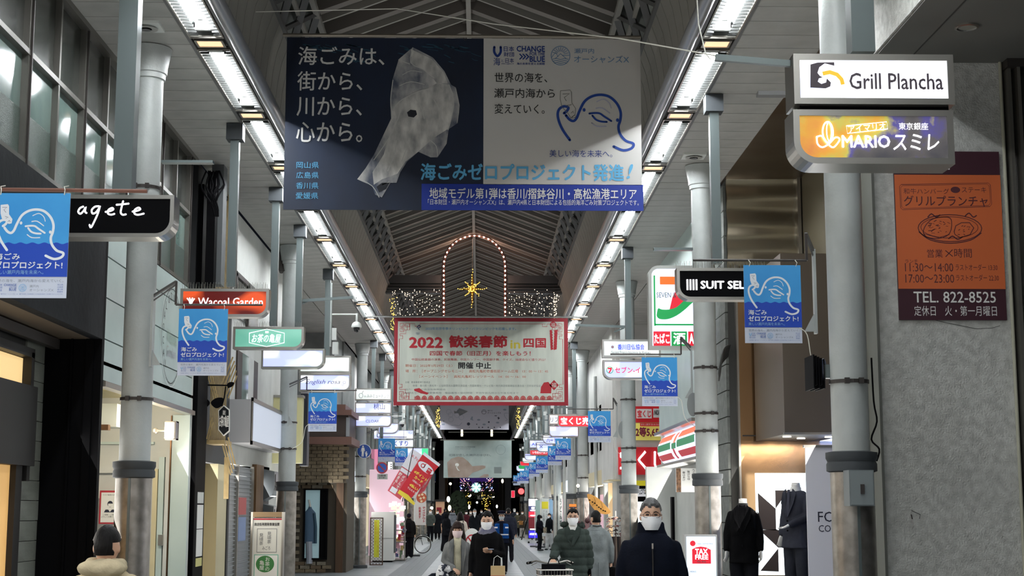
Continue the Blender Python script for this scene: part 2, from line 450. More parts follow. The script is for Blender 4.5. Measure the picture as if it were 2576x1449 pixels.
# ---- fascia panels and rail pipe
for side, nm in ((-1, 'left'), (1, 'right')):
    fa = structure('trim_1' if side < 0 else 'trim_2', (0, 0, 0), 'ribbed panel fascia above the %s light row' % nm)
    prof = [(2.47, 6.72), (2.455, 6.95), (2.43, 7.2), (2.385, 7.45), (2.30, 7.70)]
    b = MB()
    for i in range(4):
        d0, z0 = prof[i]; d1, z1 = prof[i+1]
        b.add([(sx(side, d0), -.216, z0), (sx(side, d0), .216, z0), (sx(side, d1), .216, z1), (sx(side, d1), -.216, z1),
               (sx(side, d0+.03), -.216, z0), (sx(side, d0+.03), .216, z0), (sx(side, d1+.03), .216, z1), (sx(side, d1+.03), -.216, z1)],
              [(0, 1, 2, 3), (4, 7, 6, 5), (0, 4, 5, 1), (3, 2, 6, 7), (0, 3, 7, 4), (1, 5, 6, 2)])
    me = b.mesh('fascia_panel'); me.materials.append(G_fascia); far = MB()
    bk = MB(); bk.loft([[Vector((sx(side, d+.035+e), y, z)) for d, z in prof for e in (0,)]+[Vector((sx(side, d+.08), y, z)) for d, z in prof[::-1]] for y in (Y0, Y1)])
    bk.build('fascia_backing', M_seam, fa)
    for k in range(int((Y1-Y0)/.45)):
        y = Y0+.45*k
        if 13 < y < 32: inst('fascia_panel', me, (0, y, 0), fa)
        else: far.add([v+Vector((0, y, 0)) for v in b.v], b.f)
    far.build('far_panels', G_fascia, fa, kind='stuff')
    MB().box(sx(side, 2.26), sx(side, 2.31), Y0, Y1, 7.69, 7.74).build('fascia_edge', G_brace, fa)
    t = tag(MB().tube([(sx(side, 2.38), Y0, 6.66), (sx(side, 2.38), Y1, 6.66)], .075, 14).build('rail_pipe', G_pipe, smooth=True),
            'long round grey pipe running beside the %s light row' % nm, 'pipe')
    s = MB()
    for k in range(34): y = 7+k*3; s.box(sx(side, 2.36)-.02, sx(side, 2.5), y-.02, y+.02, 6.72, 6.76)
    s.build('pipe_bracket', G_dark, t)
# ---- roof
ro = structure('ceiling_roof', (0, 0, 0), 'pitched steel roof of the arcade'); ro.name = 'roof'
ZE, ZR, HW = 8.30, 9.05, 2.0
def raf(y, thick, b, lit=False):
    for side in (-1, 1):
        e = Vector((sx(side, HW), y, ZE)); r = Vector((CX, y, ZR))
        b.add([e+Vector((0, -thick/2, 0)), r+Vector((0, -thick/2, 0)), r+Vector((0, -thick/2, .22)), e+Vector((0, -thick/2, .22)),
               e+Vector((0, thick/2, 0)), r+Vector((0, thick/2, 0)), r+Vector((0, thick/2, .22)), e+Vector((0, thick/2, .22))],
              [(0, 1, 2, 3), (7, 6, 5, 4), (0, 4, 5, 1), (3, 2, 6, 7), (0, 3, 7, 4)])
m1 = MB(); raf(0, .17, m1); m1 = m1.mesh('rafter'); m1.materials.append(G_rafter)
m2 = MB(); raf(0, .05, m2)
for v in m2.v: v.z -= .015
m2 = m2.mesh('rafter_rib'); m2.materials.append(G_raft2)
k = 0; y = 8.2
while y < Y1:
    inst('rafter', m1, (0, y, 0), ro); inst('purlin', m2, (0, y+.35, 0), ro); y += 1.0; k += 1
sh = MB()
for side in (-1, 1):
    sh.add([(CX, Y0, ZR+.24), (sx(side, HW), Y0, ZE+.24), (sx(side, HW), Y1, ZE+.24), (CX, Y1, ZR+.24),
            (CX, Y0, ZR+.3), (sx(side, HW), Y0, ZE+.3), (sx(side, HW), Y1, ZE+.3), (CX, Y1, ZR+.3)],
           [(0, 1, 2, 3), (7, 6, 5, 4), (0, 4, 5, 1), (3, 2, 6, 7), (0, 3, 7, 4), (1, 5, 6, 2)])
    sh.add([(sx(side, HW+.02), Y0, ZE+.24), (sx(side, 2.62), Y0, 7.66), (sx(side, 2.62), Y1, 7.66), (sx(side, HW+.02), Y1, ZE+.24),
            (sx(side, HW+.02), Y0, ZE+.3), (sx(side, 2.7), Y0, 7.66), (sx(side, 2.7), Y1, 7.66), (sx(side, HW+.02), Y1, ZE+.3)],
           [(0, 1, 2, 3), (7, 6, 5, 4), (0, 4, 5, 1), (3, 2, 6, 7), (0, 3, 7, 4), (1, 5, 6, 2)])
sh.build('roof_sheet', G_sheet, ro)
MB().box(CX-.035, CX+.035, Y0, Y1, ZR-.07, ZR+.0).build('ridge_beam', G_raft2, ro)
MB().box(CX-.1, CX+.1, Y0, Y1, ZR+.1, ZR+.24).build('ridge_box', G_rafter, ro)
for side in (-1, 1):
    MB().bar((sx(side, HW), Y0, ZE-.02), (sx(side, HW), Y1, ZE-.02), .07, .07).build('eaves_rail', G_raft2, ro)
    MB().bar((sx(side, 2.17), Y0, ZE-.22), (sx(side, 2.17), Y1, ZE-.22), .05, .05).build('eaves_rail', G_raft2, ro)
    b = MB(); p = Vector((sx(side, HW), -.5, ZE)); q = Vector((sx(side, 2.36), .5, 7.72))
    b.bar(p, q, .09, .05); b.bar(Vector((p.x+.02*side, .5, p.z)), Vector((q.x+.02*side, -.5, q.z)), .09, .05)
    me = b.mesh('lattice_brace'); me.materials.append(G_brace)
    y = 8.7
    while y < 60: inst('lattice_brace', me, (0, y, 0), ro); y += 1.0
    f = MB()
    while y < Y1: f.add([v+Vector((0, y, 0)) for v in b.v], b.f); y += 1.0
    f.build('far_lattice', G_brace, ro, kind='stuff')
# ties across the roof
tb = MB()
for y in (60.0, 84.0): tb.box(sx(-1, 2.3), sx(1, 2.3), y-.1, y+.1, 7.5, 7.7)
tb.build('tie_beam', G_brace, ro)
# conduits and wires strung under the roof
w1 = MB(); w1.tube([at(640, 30, Y=16.5), at(1000, 22, Y=16.5), at(1240, 60, Y=15), at(1560, 97, Y=12.5), at(1800, 140, Y=11.2)], .006, 5)
tag(w1.build('suspension_wire', G_wire), 'thin wire strung across in front of the big banner', 'wire')

# ---- round columns
def column(side, px, nm, cap=True, base_z=2.25, r=.16, det=True):
    X = sx(side, 3.4); Y = YX(px, X)
    t = thing('arcade_column', nm, 'column', (X, Y, 0))
    MB().lathe([(r, base_z), (r, ZS-.02)], (X, Y, 0), 28).build('shaft', G_paint, t, smooth=True)
    c = MB(); zt = ZS
    c.lathe([(r+.005, zt-.36), (r+.02, zt-.355), (r+.02, zt-.3), (r+.035, zt-.29), (r+.04, zt-.22), (r+.07, zt-.06), (r+.08, zt-.01)], (X, Y, 0), 28)
    c.build('capital', G_paint, t, smooth=True)
    MB().lathe([(.185, 0.02), (.185, base_z-.16)], (X, Y, 0), 28).build('lower_sleeve', G_sleeve, t, smooth=True)
    MB().lathe([(.19, base_z-.17), (.215, base_z-.16), (.215, base_z-.1), (.205, base_z-.08), (.22, base_z-.05), (.22, base_z), (.17, base_z+.01)], (X, Y, 0), 28).build('collar', G_cap, t, smooth=True)
    MB().box(X-.012, X+.012, Y-.195, Y-.18, .05, base_z-.17).build('seam_strip', G_post, t)
    MB().lathe([(.24, 0), (.24, .08), (.2, .1)], (X, Y, 0), 24).build('foot_ring', G_cap, t, smooth=True)
    if det:
        for z in det if isinstance(det, (list, tuple)) else (2.95, 4.1, 4.35):
            b = MB(); b.lathe([(r+.012, z-.016), (r+.012, z+.016)], (X, Y, 0), 28)
            for a in (-1.2, -1.9): b.box(X+math.cos(a)*.18-.02, X+math.cos(a)*.18+.02, Y+math.sin(a)*.18-.02, Y+math.sin(a)*.18+.01, z-.025, z+.025)
            b.build('strap_band', G_dark, t)
    return t, X, Y
cA1 = column(-1, 334, 'nearest round grey column on the left, in front of the pale shop', det=(2.9, 4.95, 5.15))
cA2 = column(-1, 720, 'second round column on the left, beside the notice stand', det=(2.86, 3.35, 4.8, 5.1))
cA3 = column(-1, 906, 'round column on the left carrying the blue pedestrian sign', det=(2.7, 3.3, 4.2))
cA4 = column(-1, 960, 'round column on the left behind the no-parking sign', det=(2.7,))
cR1 = column(1, 2146, 'nearest round column on the right, with a meter box', det=(2.86,))
cR2 = column(1, 1781, 'second round column on the right, behind the blue banner with the dark suit sign', det=(2.85, 3.1, 3.75, 4.9))
cR3 = column(1, 1583, 'round column on the right before the red lottery shop', det=(2.75, 3.05, 4.1))
cR4 = column(1, 1467, 'round column on the right behind the padded-coat man', det=(2.7, 3.4))
n = 0
for px in (1440, 1402, 1378, 1356, 1338, 1324, 1313):
    c_ = column(1, px, 'far round column in the right-hand row', det=False); c_[0]['group'] = 'far columns of the right row'
for px in (1008, 1034, 1052, 1066, 1078, 1088):
    c_ = column(-1, px, 'far round column in the left-hand row', det=False); c_[0]['group'] = 'far columns of the left row'
# ---- square posts hung from the soffit
def post(side, Y, zb, nm, big=False, grp=None):
    X = sx(side, 2.99); h = .085 if big else .055
    t = thing('hanging_post', nm, 'post', (X, Y, zb), grp)
    MB().box(X-h, X+h, Y-h, Y+h, zb, ZS-.05).build('bar', G_post, t)
    c = MB(); c.box(X-h-.05, X+h+.05, Y-h-.05, Y+h+.05, ZS-.22, ZS-.01); c.build('cap', G_cap, t)
    return t, X, Y
P_ = {}
def pz(px, py, Y): return at(px, py, Y=Y).z
for side, Y, px, py, nm, big in (
    (-1, 13.1, 297, 480, 'thick square grey post at the left edge above the black script sign', True),
    (-1, 18.9, 578, 722, 'square grey post holding the orange-red sign', False),
    (-1, 22.8, 683, 820, 'square grey post holding the green tea-shop sign', False),
    (-1, 25.9, 747, 874, 'square grey post holding the blank bluish-white sign', False),
    (-1, 30.8, 822, 894, 'square grey post above the script-lettered sign', False),
    (-1, 44.2, 938, 980, 'square grey post above the stack of three white signs', False),
    (1, 10.55, 2193, 138, 'square grey post above the big white restaurant sign', True),
    (1, 17.4, 1803, 664, 'square grey post holding the dark suit-shop sign', False),
    (1, 28.05, 1580, 855, 'square grey post above the white association sign', False),
    (1, 44.5, 1444, 1040, 'square grey post above the red lottery hanging sign', False)):
    P_[Y] = post(side, Y, pz(px, py, Y), nm, big)
for k in range(9):
    for side in (-1, 1):
        Y = 49+k*5.6+(side*.9); o = post(side, Y, 3.9-.02*k, 'distant square hanging post over the %s row of signs' % ('left' if side < 0 else 'right'), grp='distant hanging posts on the '+('left' if side < 0 else 'right'))
# ================================================================ hanging light-box signs
def rrect(x0, z0, x1, z1, r, corners, n=8):
    """outline in X, Z; corners picks which of 'bl br tr tl' are rounded"""
    out = []
    for key, cx, cz, a0 in (('bl', x0, z0, 180), ('br', x1, z0, 270), ('tr', x1, z1, 0), ('tl', x0, z1, 90)):
        if key in corners:
            ccx = cx+(r if 'l' in key else -r); ccz = cz+(r if 'b' in key else -r)
            for k in range(n+1):
                a = math.radians(a0+90*k/n); out.append((ccx+r*math.cos(a), ccz+r*math.sin(a)))
        else: out.append((cx, cz))
    return out
FR = mat('sign_frame', (168, 166, 160), .3, .85)
FRG = mat('sign_frame_grey', (120, 122, 122), .45, .4)
def box_sign(name, label, x0, y0, x1, y1, Y, face, frame=FR, corners=('br',), rad=.3, bw=.035, depth=.2, group=None, cat='sign', spikes=False):
    """x0..y1 in the photograph; faces the near end of the street"""
    xm = (x0+x1)/2; ym = (y0+y1)/2
    A = at(x0, ym, Y=Y); B = at(x1, ym, Y=Y); zt = at(xm, y0, Y=Y).z; zb = at(xm, y1, Y=Y).z; H = zt-zb
    t = thing(name, label, cat, ((A.x+B.x)/2, Y+depth/2, zb), group)
    outer = rrect(A.x, zb, B.x, zt, rad*H, corners); inner = rrect(A.x+bw, zb+bw, B.x-bw, zt-bw, max(rad*H-bw, .01), corners)
    n = len(outer); m = MB()
    for i in range(n):
        j = (i+1) % n; o0, o1, i0, i1 = outer[i], outer[j], inner[i], inner[j]
        P = lambda q, y: (q[0], y, q[1])
        m.quad(P(o0, Y), P(o1, Y), P(i1, Y), P(i0, Y)); m.quad(P(i0, Y), P(i1, Y), P(i1, Y+.02), P(i0, Y+.02))
        m.quad(P(o1, Y), P(o0, Y), P(o0, Y+depth), P(o1, Y+depth))
        m.quad(P(o0, Y+depth), P(o1, Y+depth), P(i1, Y+depth), P(i0, Y+depth))
    m.build('frame', frame, t)
    f = MB(); f.prism([(q[0], Y+.012, q[1]) for q in inner], (0, depth-.024, 0)); f.build('lit_panel', face, t)
    if spikes:
        s = MB(); k = int((B.x-A.x)/.035)
        for i in range(k):
            x = A.x+.02+i*.035
            for yy in (Y+.03, Y+depth-.03): s.tube([(x, yy, zt), (x+.006*((i % 3)-1), yy, zt+.085)], .0022, 3)
        s.build('bird_spikes', G_steel, t, kind='stuff')
    pad = padY(x0, y0, x1, y1, Y); pad.O.y = Y+.006; pad.step = .001
    return t, pad, (A.x, B.x, zb, zt)
def bracket(t, X0, X1, z, Y):
    MB().bar((X0, Y, z), (X1, Y, z), .04).build('bracket_arm', G_post, t)
EW = glow('lit_white_lettering', (250, 250, 255), 1.5)
# --- restaurant pair, top right
f1 = litface('lit_white_panel', (205, 212, 245), (255, 255, 255), 1.15, scale=1.5, ramp=(.30, .42))
t, pd, _ = box_sign('light_box_sign', 'big white backlit restaurant sign with dark lettering, upper of the pair at top right', 1997, 136, 2400, 262, 10.3, f1, corners=(), bw=.045, depth=.3)
k = mat('print_charcoal', (58, 50, 58), .5, em=(58, 50, 58), es=.25)
words(pd, t, k, [('Grill Plancha', 2137, 184, 2372, 224, {'bold': .015})])
b = MB(); pd.poly(b, [(2040, 163), (2058, 158), (2100, 157), (2100, 166), (2076, 160), (2062, 170), (2057, 184), (2063, 192), (2070, 195), (2060, 198), (2057, 206), (2066, 212), (2078, 208), (2080, 198), (2090, 208), (2088, 218), (2076, 223), (2038, 221)]); b.build('emblem', k, t)
b = MB(); pd.line(b, [(2070, 186), (2088, 182), (2106, 188), (2117, 200), (2120, 213)], 10); b.build('emblem_arc', mat('print_gold', (228, 176, 40), .5, em=(240, 190, 50), es=.5), t, label='golden arc of the emblem')
t2, pd, _ = box_sign('light_box_sign', 'backlit sign with orange and violet marbled panel, lower of the pair at top right', 1997, 276, 2400, 412, 10.3,
    None, corners=('bl',), rad=.42, bw=.045, depth=.3)
m = mat('marbled_panel', (214, 130, 70), .3, noise_c=(60, 62, 70), scale=1.5); N = m.node_tree.nodes; L = m.node_tree.links
cr = [x for x in N if x.type == 'VALTORGB'][0].color_ramp
cr.elements[0].position = .34; cr.elements[1].position = .64
for p_, c_ in ((.42, (222, 160, 60)), (.47, (200, 190, 90)), (.5, (90, 84, 150)), (.54, (96, 92, 92))):
    e = cr.elements.new(p_); e.color = lin(c_)+(1,)
L.new([x for x in N if x.type == 'VALTORGB'][0].outputs[0], N['Principled BSDF'].inputs['Emission Color']); N['Principled BSDF'].inputs['Emission Strength'].default_value = .4
for o in kids(t2):
    if o.name.startswith('lit_panel'):
        if o.data.materials: o.data.materials[0] = m
        else: o.data.materials.append(m)
words(pd, t2, EW, [('東京銀座', 2262, 308, 2336, 326), ('MARIO', 2118, 341, 2238, 371, {'bold': .03}), ('スミレ', 2248, 337, 2362, 377, {'bold': .01, 'shear': .1}), ('アイマリオ', 2135, 312, 2229, 331, {'rot': -.09})])
b = MB(); pd.line(b, [(2130, 317), (2232, 306), (2234, 324), (2132, 336)], 1.6, closed=True); pd.ring(b, 2083, 333, 13, 4, r2=26); pd.ring(b, 2086, 331, 6, 3, r2=24)
pd.line(b, [(2055, 345), (2068, 343), (2082, 362), (2096, 371), (2112, 352), (2102, 346), (2085, 362), (2068, 371), (2056, 362), (2055, 345)], 4, smooth=4); b.build('emblem', EW, t2)
bx = box_sign('light_box_sign', 'x', 2012, 258, 2386, 280, 10.35, G_black, frame=G_black, corners=(), bw=.01, depth=.2)[0]
for o in kids(bx): o.parent = t2; o.location += wl(bx)-wl(t2); o.name = 'joining_strip' if o.name.startswith('lit') else 'joining_edge'
bpy.data.objects.remove(bx)
# --- black script sign, left edge
t, pd, e = box_sign('light_box_sign', 'black backlit sign with white handwritten word, left edge above the first blue banner', 120, 490, 437, 596, 13.1, G_black, corners=('br',), rad=.42, bw=.035, depth=.24)
b = MB()
for s in ([(208, 520), (200, 524), (196, 533), (202, 538), (210, 530), (214, 522), (213, 532), (217, 536)],
          [(247, 519), (238, 520), (230, 528), (232, 537), (240, 535), (248, 524), (250, 518), (246, 536), (238, 556), (230, 572), (226, 566)],
          [(265, 533), (276, 531), (284, 527), (281, 523), (272, 528), (271, 537), (279, 540), (287, 538)],
          [(308, 506), (305, 520), (303, 534), (308, 540), (316, 539)], [(292, 515), (304, 514), (322, 512)],
          [(333, 532), (344, 530), (352, 526), (347, 522), (338, 528), (338, 537), (347, 540), (361, 537)]):
    pd.line(b, s, 4.6, smooth=4)
b.build('lettering', EW, t)
# --- orange-red sign
m = litface('red_lit_panel', (72, 12, 10), (232, 88, 40), 1.0, scale=1.9, ramp=(.46, .60))
t, pd, _ = box_sign('light_box_sign', 'orange-red backlit sign with white lettering and bird spikes, above the second blue banner', 453, 726, 676, 797, 18.7, m, corners=('br',), rad=.42, spikes=True)
words(pd, t, EW, [('Wacoal Garden', 498, 749, 661, 769, {'bold': .005})])
b = MB()
for s in ([(470, 750), (476, 757), (478, 764)], [(476, 749), (479, 756), (480, 765)], [(484, 749), (481, 757), (480, 765)], [(489, 751), (484, 758), (481, 766)]): pd.line(b, s, 3)
b.build('emblem', EW, t)
# --- tea sign
m = litface('green_lit_panel', (96, 160, 140), (140, 196, 178), .8, scale=1.2)
t, pd, _ = box_sign('light_box_sign', 'pale green backlit tea-shop sign with hexagon outline and bird spikes', 586, 822, 764, 878, 22.6, m, corners=('br',), rad=.45, spikes=True)
words(pd, t, EW, [('お茶の亀屋', 634, 840, 706, 862, {'shear': .15})]); b = MB()
pd.line(b, [(627, 838), (671, 828), (715, 838), (715, 862), (671, 872), (627, 862)], 1.2, closed=True); pd.rect(b, 667, 833, 675, 838); b.build('hexagon', EW, t)
# --- blank bluish white
m = litface('bluewhite_panel', (170, 178, 240), (255, 255, 255), 1.1, scale=2.2, ramp=(.46, .6))
t, pd, _ = box_sign('light_box_sign', 'blank bluish-white backlit sign below the green tea-shop sign', 657, 877, 816, 927, 25.6, m, corners=('br',), rad=.45, spikes=False)
gpr = mat('print_grey', (90, 92, 100), .6); bpr = mat('print_blue', (30, 60, 170), .6, em=(30, 60, 170), es=.3); rpr = mat('print_red', (196, 30, 40), .6, em=(196, 30, 40), es=.25)
# --- pair at 820-880
m2 = litface('greywhite_panel', (196, 202, 200), (252, 254, 255), .95, scale=2.0, ramp=(.46, .62))
box_sign('light_box_sign', 'blank silver-white backlit sign just above the script-lettered sign', 752, 895, 882, 938, 30.3, m2, corners=())
t, pd, _ = box_sign('light_box_sign', 'white backlit sign with grey script lettering, above the third blue banner', 752, 940, 882, 984, 30.2, m, corners=('br',), rad=.4)
words(pd, t, gpr, [('English rosa', 770, 955, 856, 969, {'shear': .4})]); b = MB(); pd.ring(b, 866, 962, 3.2, 1); pd.ring(b, 862, 968, 2.2, .8); b.build('emblem', gpr, t)
# --- stack of three
t, pd, _ = box_sign('light_box_sign', 'white sign with bottle emblem, top of the stack of three on the left', 893, 977, 985, 1007, 43.8, m2, corners=()); words(pd, t, gpr, [('m·みみミューヂック', 916, 992, 978, 1001)])
b = MB(); pd.ring(b, 908, 995, 5, 1, r2=6); pd.line(b, [(911, 989), (914, 983)], 1.2); b.build('emblem', gpr, t)
t, pd, _ = box_sign('light_box_sign', 'white sign with brush writing, middle of the stack of three on the left', 893, 1012, 985, 1041, 43.8, m, corners=()); words(pd, t, mat('print_navy', (40, 44, 100), .6), [('桃山', 940, 1015, 968, 1030)])
t, pd, _ = box_sign('light_box_sign', 'white sign with faint thin letters, bottom of the stack of three on the left', 893, 1044, 985, 1074, 43.8, m, corners=('br',), rad=.4); words(pd, t, gpr, [('CLOAK', 920, 1056, 955, 1063)])
# --- behind
t, pd, _ = box_sign('light_box_sign', 'rounded lavender sign half behind the stack of three', 951, 1064, 1003, 1091, 51.5, m, corners=('br',), rad=.6); words(pd, t, EW, [('Aim', 976, 1068, 990, 1075)])
t, pd, _ = box_sign('light_box_sign', 'white sign with small blue characters beside a dome camera', 940, 1082, 1040, 1104, 53.5, m, corners=(), bw=.02); words(pd, t, bpr, [('ファイン', 1017, 1086, 1036, 1092)]); b = MB(); pd.rect(b, 1015, 1083, 1016, 1103); b.build('divider', gpr, t)
t, pd, _ = box_sign('light_box_sign', 'white pharmacy sign with large blue characters', 990, 1106, 1040, 1125, 55, m2, corners=(), bw=.02); words(pd, t, bpr, [('くすり', 992, 1109, 1026, 1122, {'bold': .02})])
t, pd, _ = box_sign('light_box_sign', 'small white and green sign above the hanging payment flags', 1024, 1127, 1078, 1149, 62, m, corners=(), bw=.02); b = MB(); pd.rect(b, 1061, 1128, 1077, 1148); b.build('green_end', glow('green_panel', (60, 190, 130), .9), t)
# --- right side: suit sign
t, pd, _ = box_sign('light_box_sign', 'black suit-shop sign with white capitals and bird spikes, partly behind a blue banner', 1703, 674, 1932, 754, 17.2, G_black, corners=('bl',), rad=.42, spikes=True)
words(pd, t, EW, [('SUIT SELECT', 1763, 707, 1926, 726, {'bold': .04})]); b = MB()
for k in range(4): pd.rect(b, 1727+k*7.6, 703, 1731.6+k*7.6, 730)
b.build('emblem', EW, t)
# --- convenience shop pylon sign
t, pd, _ = box_sign('light_box_sign', 'big white convenience-store sign with orange, red and green numeral', 1632, 668, 1772, 878, 22.4, glow('pylon_white', (222, 226, 250), .95), frame=mat('pylon_frame', (190, 194, 190), .5), corners=('tl',), rad=.12, bw=.05)
og = glow('pylon_orange', (238, 96, 30), .9); rd = glow('pylon_red', (196, 28, 46), .9); gn = glow('pylon_green', (22, 140, 70), .8)
b = MB(); pd.rect(b, 1661, 696, 1754, 716); b.build('orange_bar', og, t)
pd.up(); b = MB(); pd.poly(b, [(1721, 716), (1742, 716), (1726, 740), (1715, 780), (1684, 780), (1692, 748), (1706, 722)]); b.build('red_stem', rd, t)
pd.up(); b = MB(); pd.poly(b, spline([(1653, 785), (1656, 776), (1665, 779), (1682, 779), (1702, 773), (1722, 756), (1745, 744), (1762, 742), (1762, 752), (1742, 762), (1724, 778), (1702, 794), (1680, 803), (1660, 803), (1652, 796)], 3, True)); b.build('green_stroke', gn, t)
pd.up(); b = MB(); pd.rect(b, 1645, 693, 1649, 820); pd.rect(b, 1645, 815, 1764, 819); b.build('green_border', gn, t)
words(pd, t, mat('print_teal', (40, 90, 90), .5), [('SEVEN & i HLDGS.', 1652, 736, 1756, 749)])
pd.up(); b = MB(); pd.rect(b, 1643, 834, 1685, 870); pd.rect(b, 1730, 834, 1766, 870); b.build('red_square', rd, t); b = MB(); pd.rect(b, 1688, 834, 1727, 870); b.build('green_square', gn, t)
pd.up(); words(pd, t, EW, [('たばこ', 1645, 840, 1683, 864, {'bold': .03}), ('酒', 1693, 838, 1722, 866, {'bold': .03}), ('ATM', 1733, 840, 1764, 864, {'bold': .04})])
# --- association + convenience pair
t, pd, _ = box_sign('light_box_sign', 'silver-white association sign with blue characters, upper of a pair on the right', 1515, 854, 1662, 899, 27.9, m2, corners=())
words(pd, t, glow('print_bright_blue', (30, 60, 230), .6), [('香川日仏協会', 1554, 866, 1621, 880, {'bold': .02})]); words(pd, t, gpr, [('Société Franco-Japonaise de Kagawa', 1538, 883, 1636, 892)])
b = MB(); pd.rect(b, 1532, 866, 1551, 879); b.build('flag_patch', mat('flag_patch', (200, 214, 240), .5, em=(200, 214, 240), es=.8), t)
pd.up(); b = MB(); pd.disc(b, 1541, 873, 3.6); b.build('flag_disc', mat('flag_disc', (170, 130, 140), .5), t)
t, pd, _ = box_sign('light_box_sign', 'white sign with red katakana and round numeral badge, lower of a pair on the right', 1517, 906, 1662, 954, 27.9, m, corners=('bl',), rad=.42)
words(pd, t, glow('print_crimson', (214, 44, 60), .6), [('セブン-イレブン', 1547, 923, 1658, 938, {'bold': .02})]); b = MB(); pd.ring(b, 1534, 931, 8, 1.6); b.build('badge_ring', gn, t)
b = MB(); pd.rect(b, 1529, 925, 1539, 929); pd.line(b, [(1538, 928), (1532, 938)], 3.5); b.build('badge_numeral', rd, t)
# --- lottery hanging sign and neighbours
t, pd, _ = box_sign('light_box_sign', 'red hanging lottery sign with white characters, partly behind a blue banner', 1404, 1045, 1508, 1074, 43.2, glow('lottery_red', (206, 44, 56), .9), corners=('bl',), rad=.35, bw=.02)
words(pd, t, EW, [('宝くじ売場', 1411, 1050, 1500, 1068, {'bold': .03})])
t, pd, _ = box_sign('light_box_sign', 'white sign with two dark kana just left of the red lottery sign', 1381, 1042, 1452, 1068, 44.2, m2, corners=(), bw=.03); words(pd, t, mat('print_violet', (80, 60, 130), .5), [('リフォーム', 1385, 1050, 1440, 1062)])
box_sign('light_box_sign', 'glowing blank white sign under the red lottery sign', 1381, 1071, 1456, 1099, 44.1, m, corners=('bl',), rad=.4, bw=.03)
t, pd, _ = box_sign('light_box_sign', 'white sign with heart-shop kana behind the small blue banner on the right', 1365, 1094, 1432, 1117, 55, m, corners=('bl',), rad=.6, bw=.03); words(pd, t, mat('print_violet', (90, 60, 130), .5), [('ハート', 1375, 1102, 1400, 1113, {'bold': .02})])
t, pd, _ = box_sign('light_box_sign', 'pale sign with two blue capitals, above a red one, far right row', 1332, 1107, 1384, 1127, 62, m, corners=(), bw=.03); words(pd, t, bpr, [('AKI', 1337, 1114, 1358, 1121)])
t, pd, _ = box_sign('light_box_sign', 'lavender sign with tiny crossed emblem, far right row', 1349, 1113, 1392, 1137, 60.5, m, corners=('bl',), rad=.5, bw=.03); b = MB(); pd.line(b, [(1358, 1120), (1365, 1127)], 1.2); pd.line(b, [(1365, 1120), (1358, 1127)], 1.2); b.build('emblem', gpr, t)
t, pd, _ = box_sign('light_box_sign', 'red sign with white lettering, far right row', 1332, 1131, 1381, 1146, 63, glow('far_red', (190, 50, 54), .8), corners=('bl',), rad=.5, bw=.03); words(pd, t, EW, [('いちばんハムフ', 1340, 1135, 1377, 1141)])
for i, (x0, y0, x1, y1, Y, c) in enumerate(((1320, 1141, 1349, 1158, 72, m), (1314, 1151, 1346, 1165, 78, m2), (1308, 1160, 1334, 1172, 84, rd), (1304, 1170, 1330, 1180, 90, gn), (1299, 1172, 1320, 1186, 96, m))):
    box_sign('light_box_sign', ('white', 'silver', 'red', 'green', 'lavender')[i]+' sign, %s of the five smallest at the far end of the right row' % ('nearest', 'second', 'middle', 'fourth', 'farthest')[i], x0, y0, x1, y1, Y, c, corners=('bl',), rad=.5, bw=.03)

# ================================================================ blue banners on their arms
B_sky = mat('banner_sky', (62, 158, 220), .5, noise_c=(50, 144, 212), scale=2); B_deep = mat('banner_deep_blue', (16, 66, 176), .5); B_foot = mat('banner_foot', (196, 204, 220), .5)
B_wh = mat('banner_white', (222, 228, 234), .55); B_gr = mat('banner_grey', (128, 136, 150), .6); B_lb = mat('banner_light_blue', (132, 176, 214), .6)
# whale_mark drawn in units of a 465 x 638 sheet
def wave_mark(pd, wht, eye, ox=0, oy=0, s=1.0, thick=15, bottle=None, bl=None, wr=None):
    Q = lambda L_: [(ox+(x-845)*s, oy+(y-712)*s) for x, y in L_]
    b = MB()
    pd.line(b, Q([(945, 1060), (908, 1005), (887, 955), (882, 915), (893, 888), (918, 876), (938, 884), (930, 902), (915, 914)]), thick*s, smooth=5)
    pd.line(b, Q([(925, 925), (944, 948), (965, 956), (982, 940), (998, 900), (1024, 850), (1062, 822), (1108, 812), (1156, 822), (1196, 858), (1216, 905), (1214, 950), (1204, 985), (1212, 1025), (1242, 1062), (1282, 1078), (1272, 1103), (1228, 1114), (1178, 1094)]), thick*s, smooth=5)
    for x, y in ((1022, 895), (1199, 950)): q = Q([(x, y)])[0]; pd.disc(b, q[0], q[1], 8*s, 10*s, 10)
    b2 = MB()
    pd.line(b2, Q([(1050, 915), (1078, 912), (1105, 914), (1128, 930), (1166, 955)]), thick*.75*s, smooth=4); pd.line(b2, Q([(1066, 926), (1085, 948), (1112, 958), (1142, 960)]), thick*.75*s, smooth=4)
    b3 = MB()
    pd.line(b3, Q([(1090, 850), (1125, 836), (1155, 855), (1166, 884)]), 5*s, smooth=3); pd.line(b3, Q([(1086, 886), (1118, 884), (1158, 912)]), 6*s, smooth=3); pd.line(b3, Q([(1062, 966), (1090, 984), (1138, 984)]), 6*s, smooth=3)
    bt = MB(); pd.up(); pd.poly(bt, Q([(895, 785), (938, 780), (946, 792), (948, 842), (970, 872), (966, 898), (948, 902), (930, 880), (906, 868), (897, 838)]))
    ln = MB(); pd.up(); pd.line(ln, Q([(905, 800), (935, 800), (916, 815), (930, 832)]), 3*s); pd.line(ln, Q([(925, 855), (945, 862), (930, 868)]), 3*s); pd.line(ln, Q([(943, 888), (952, 880), (958, 890)]), 3*s)
    return b, b2, b3, bt, ln
def banner_pad(w_=.5, h_=.686):
    return Pad((-w_/2, 0, 0), (w_, 0, 0), (0, 0, -h_), (0, -1, 0), 0, 0, 465, 638)
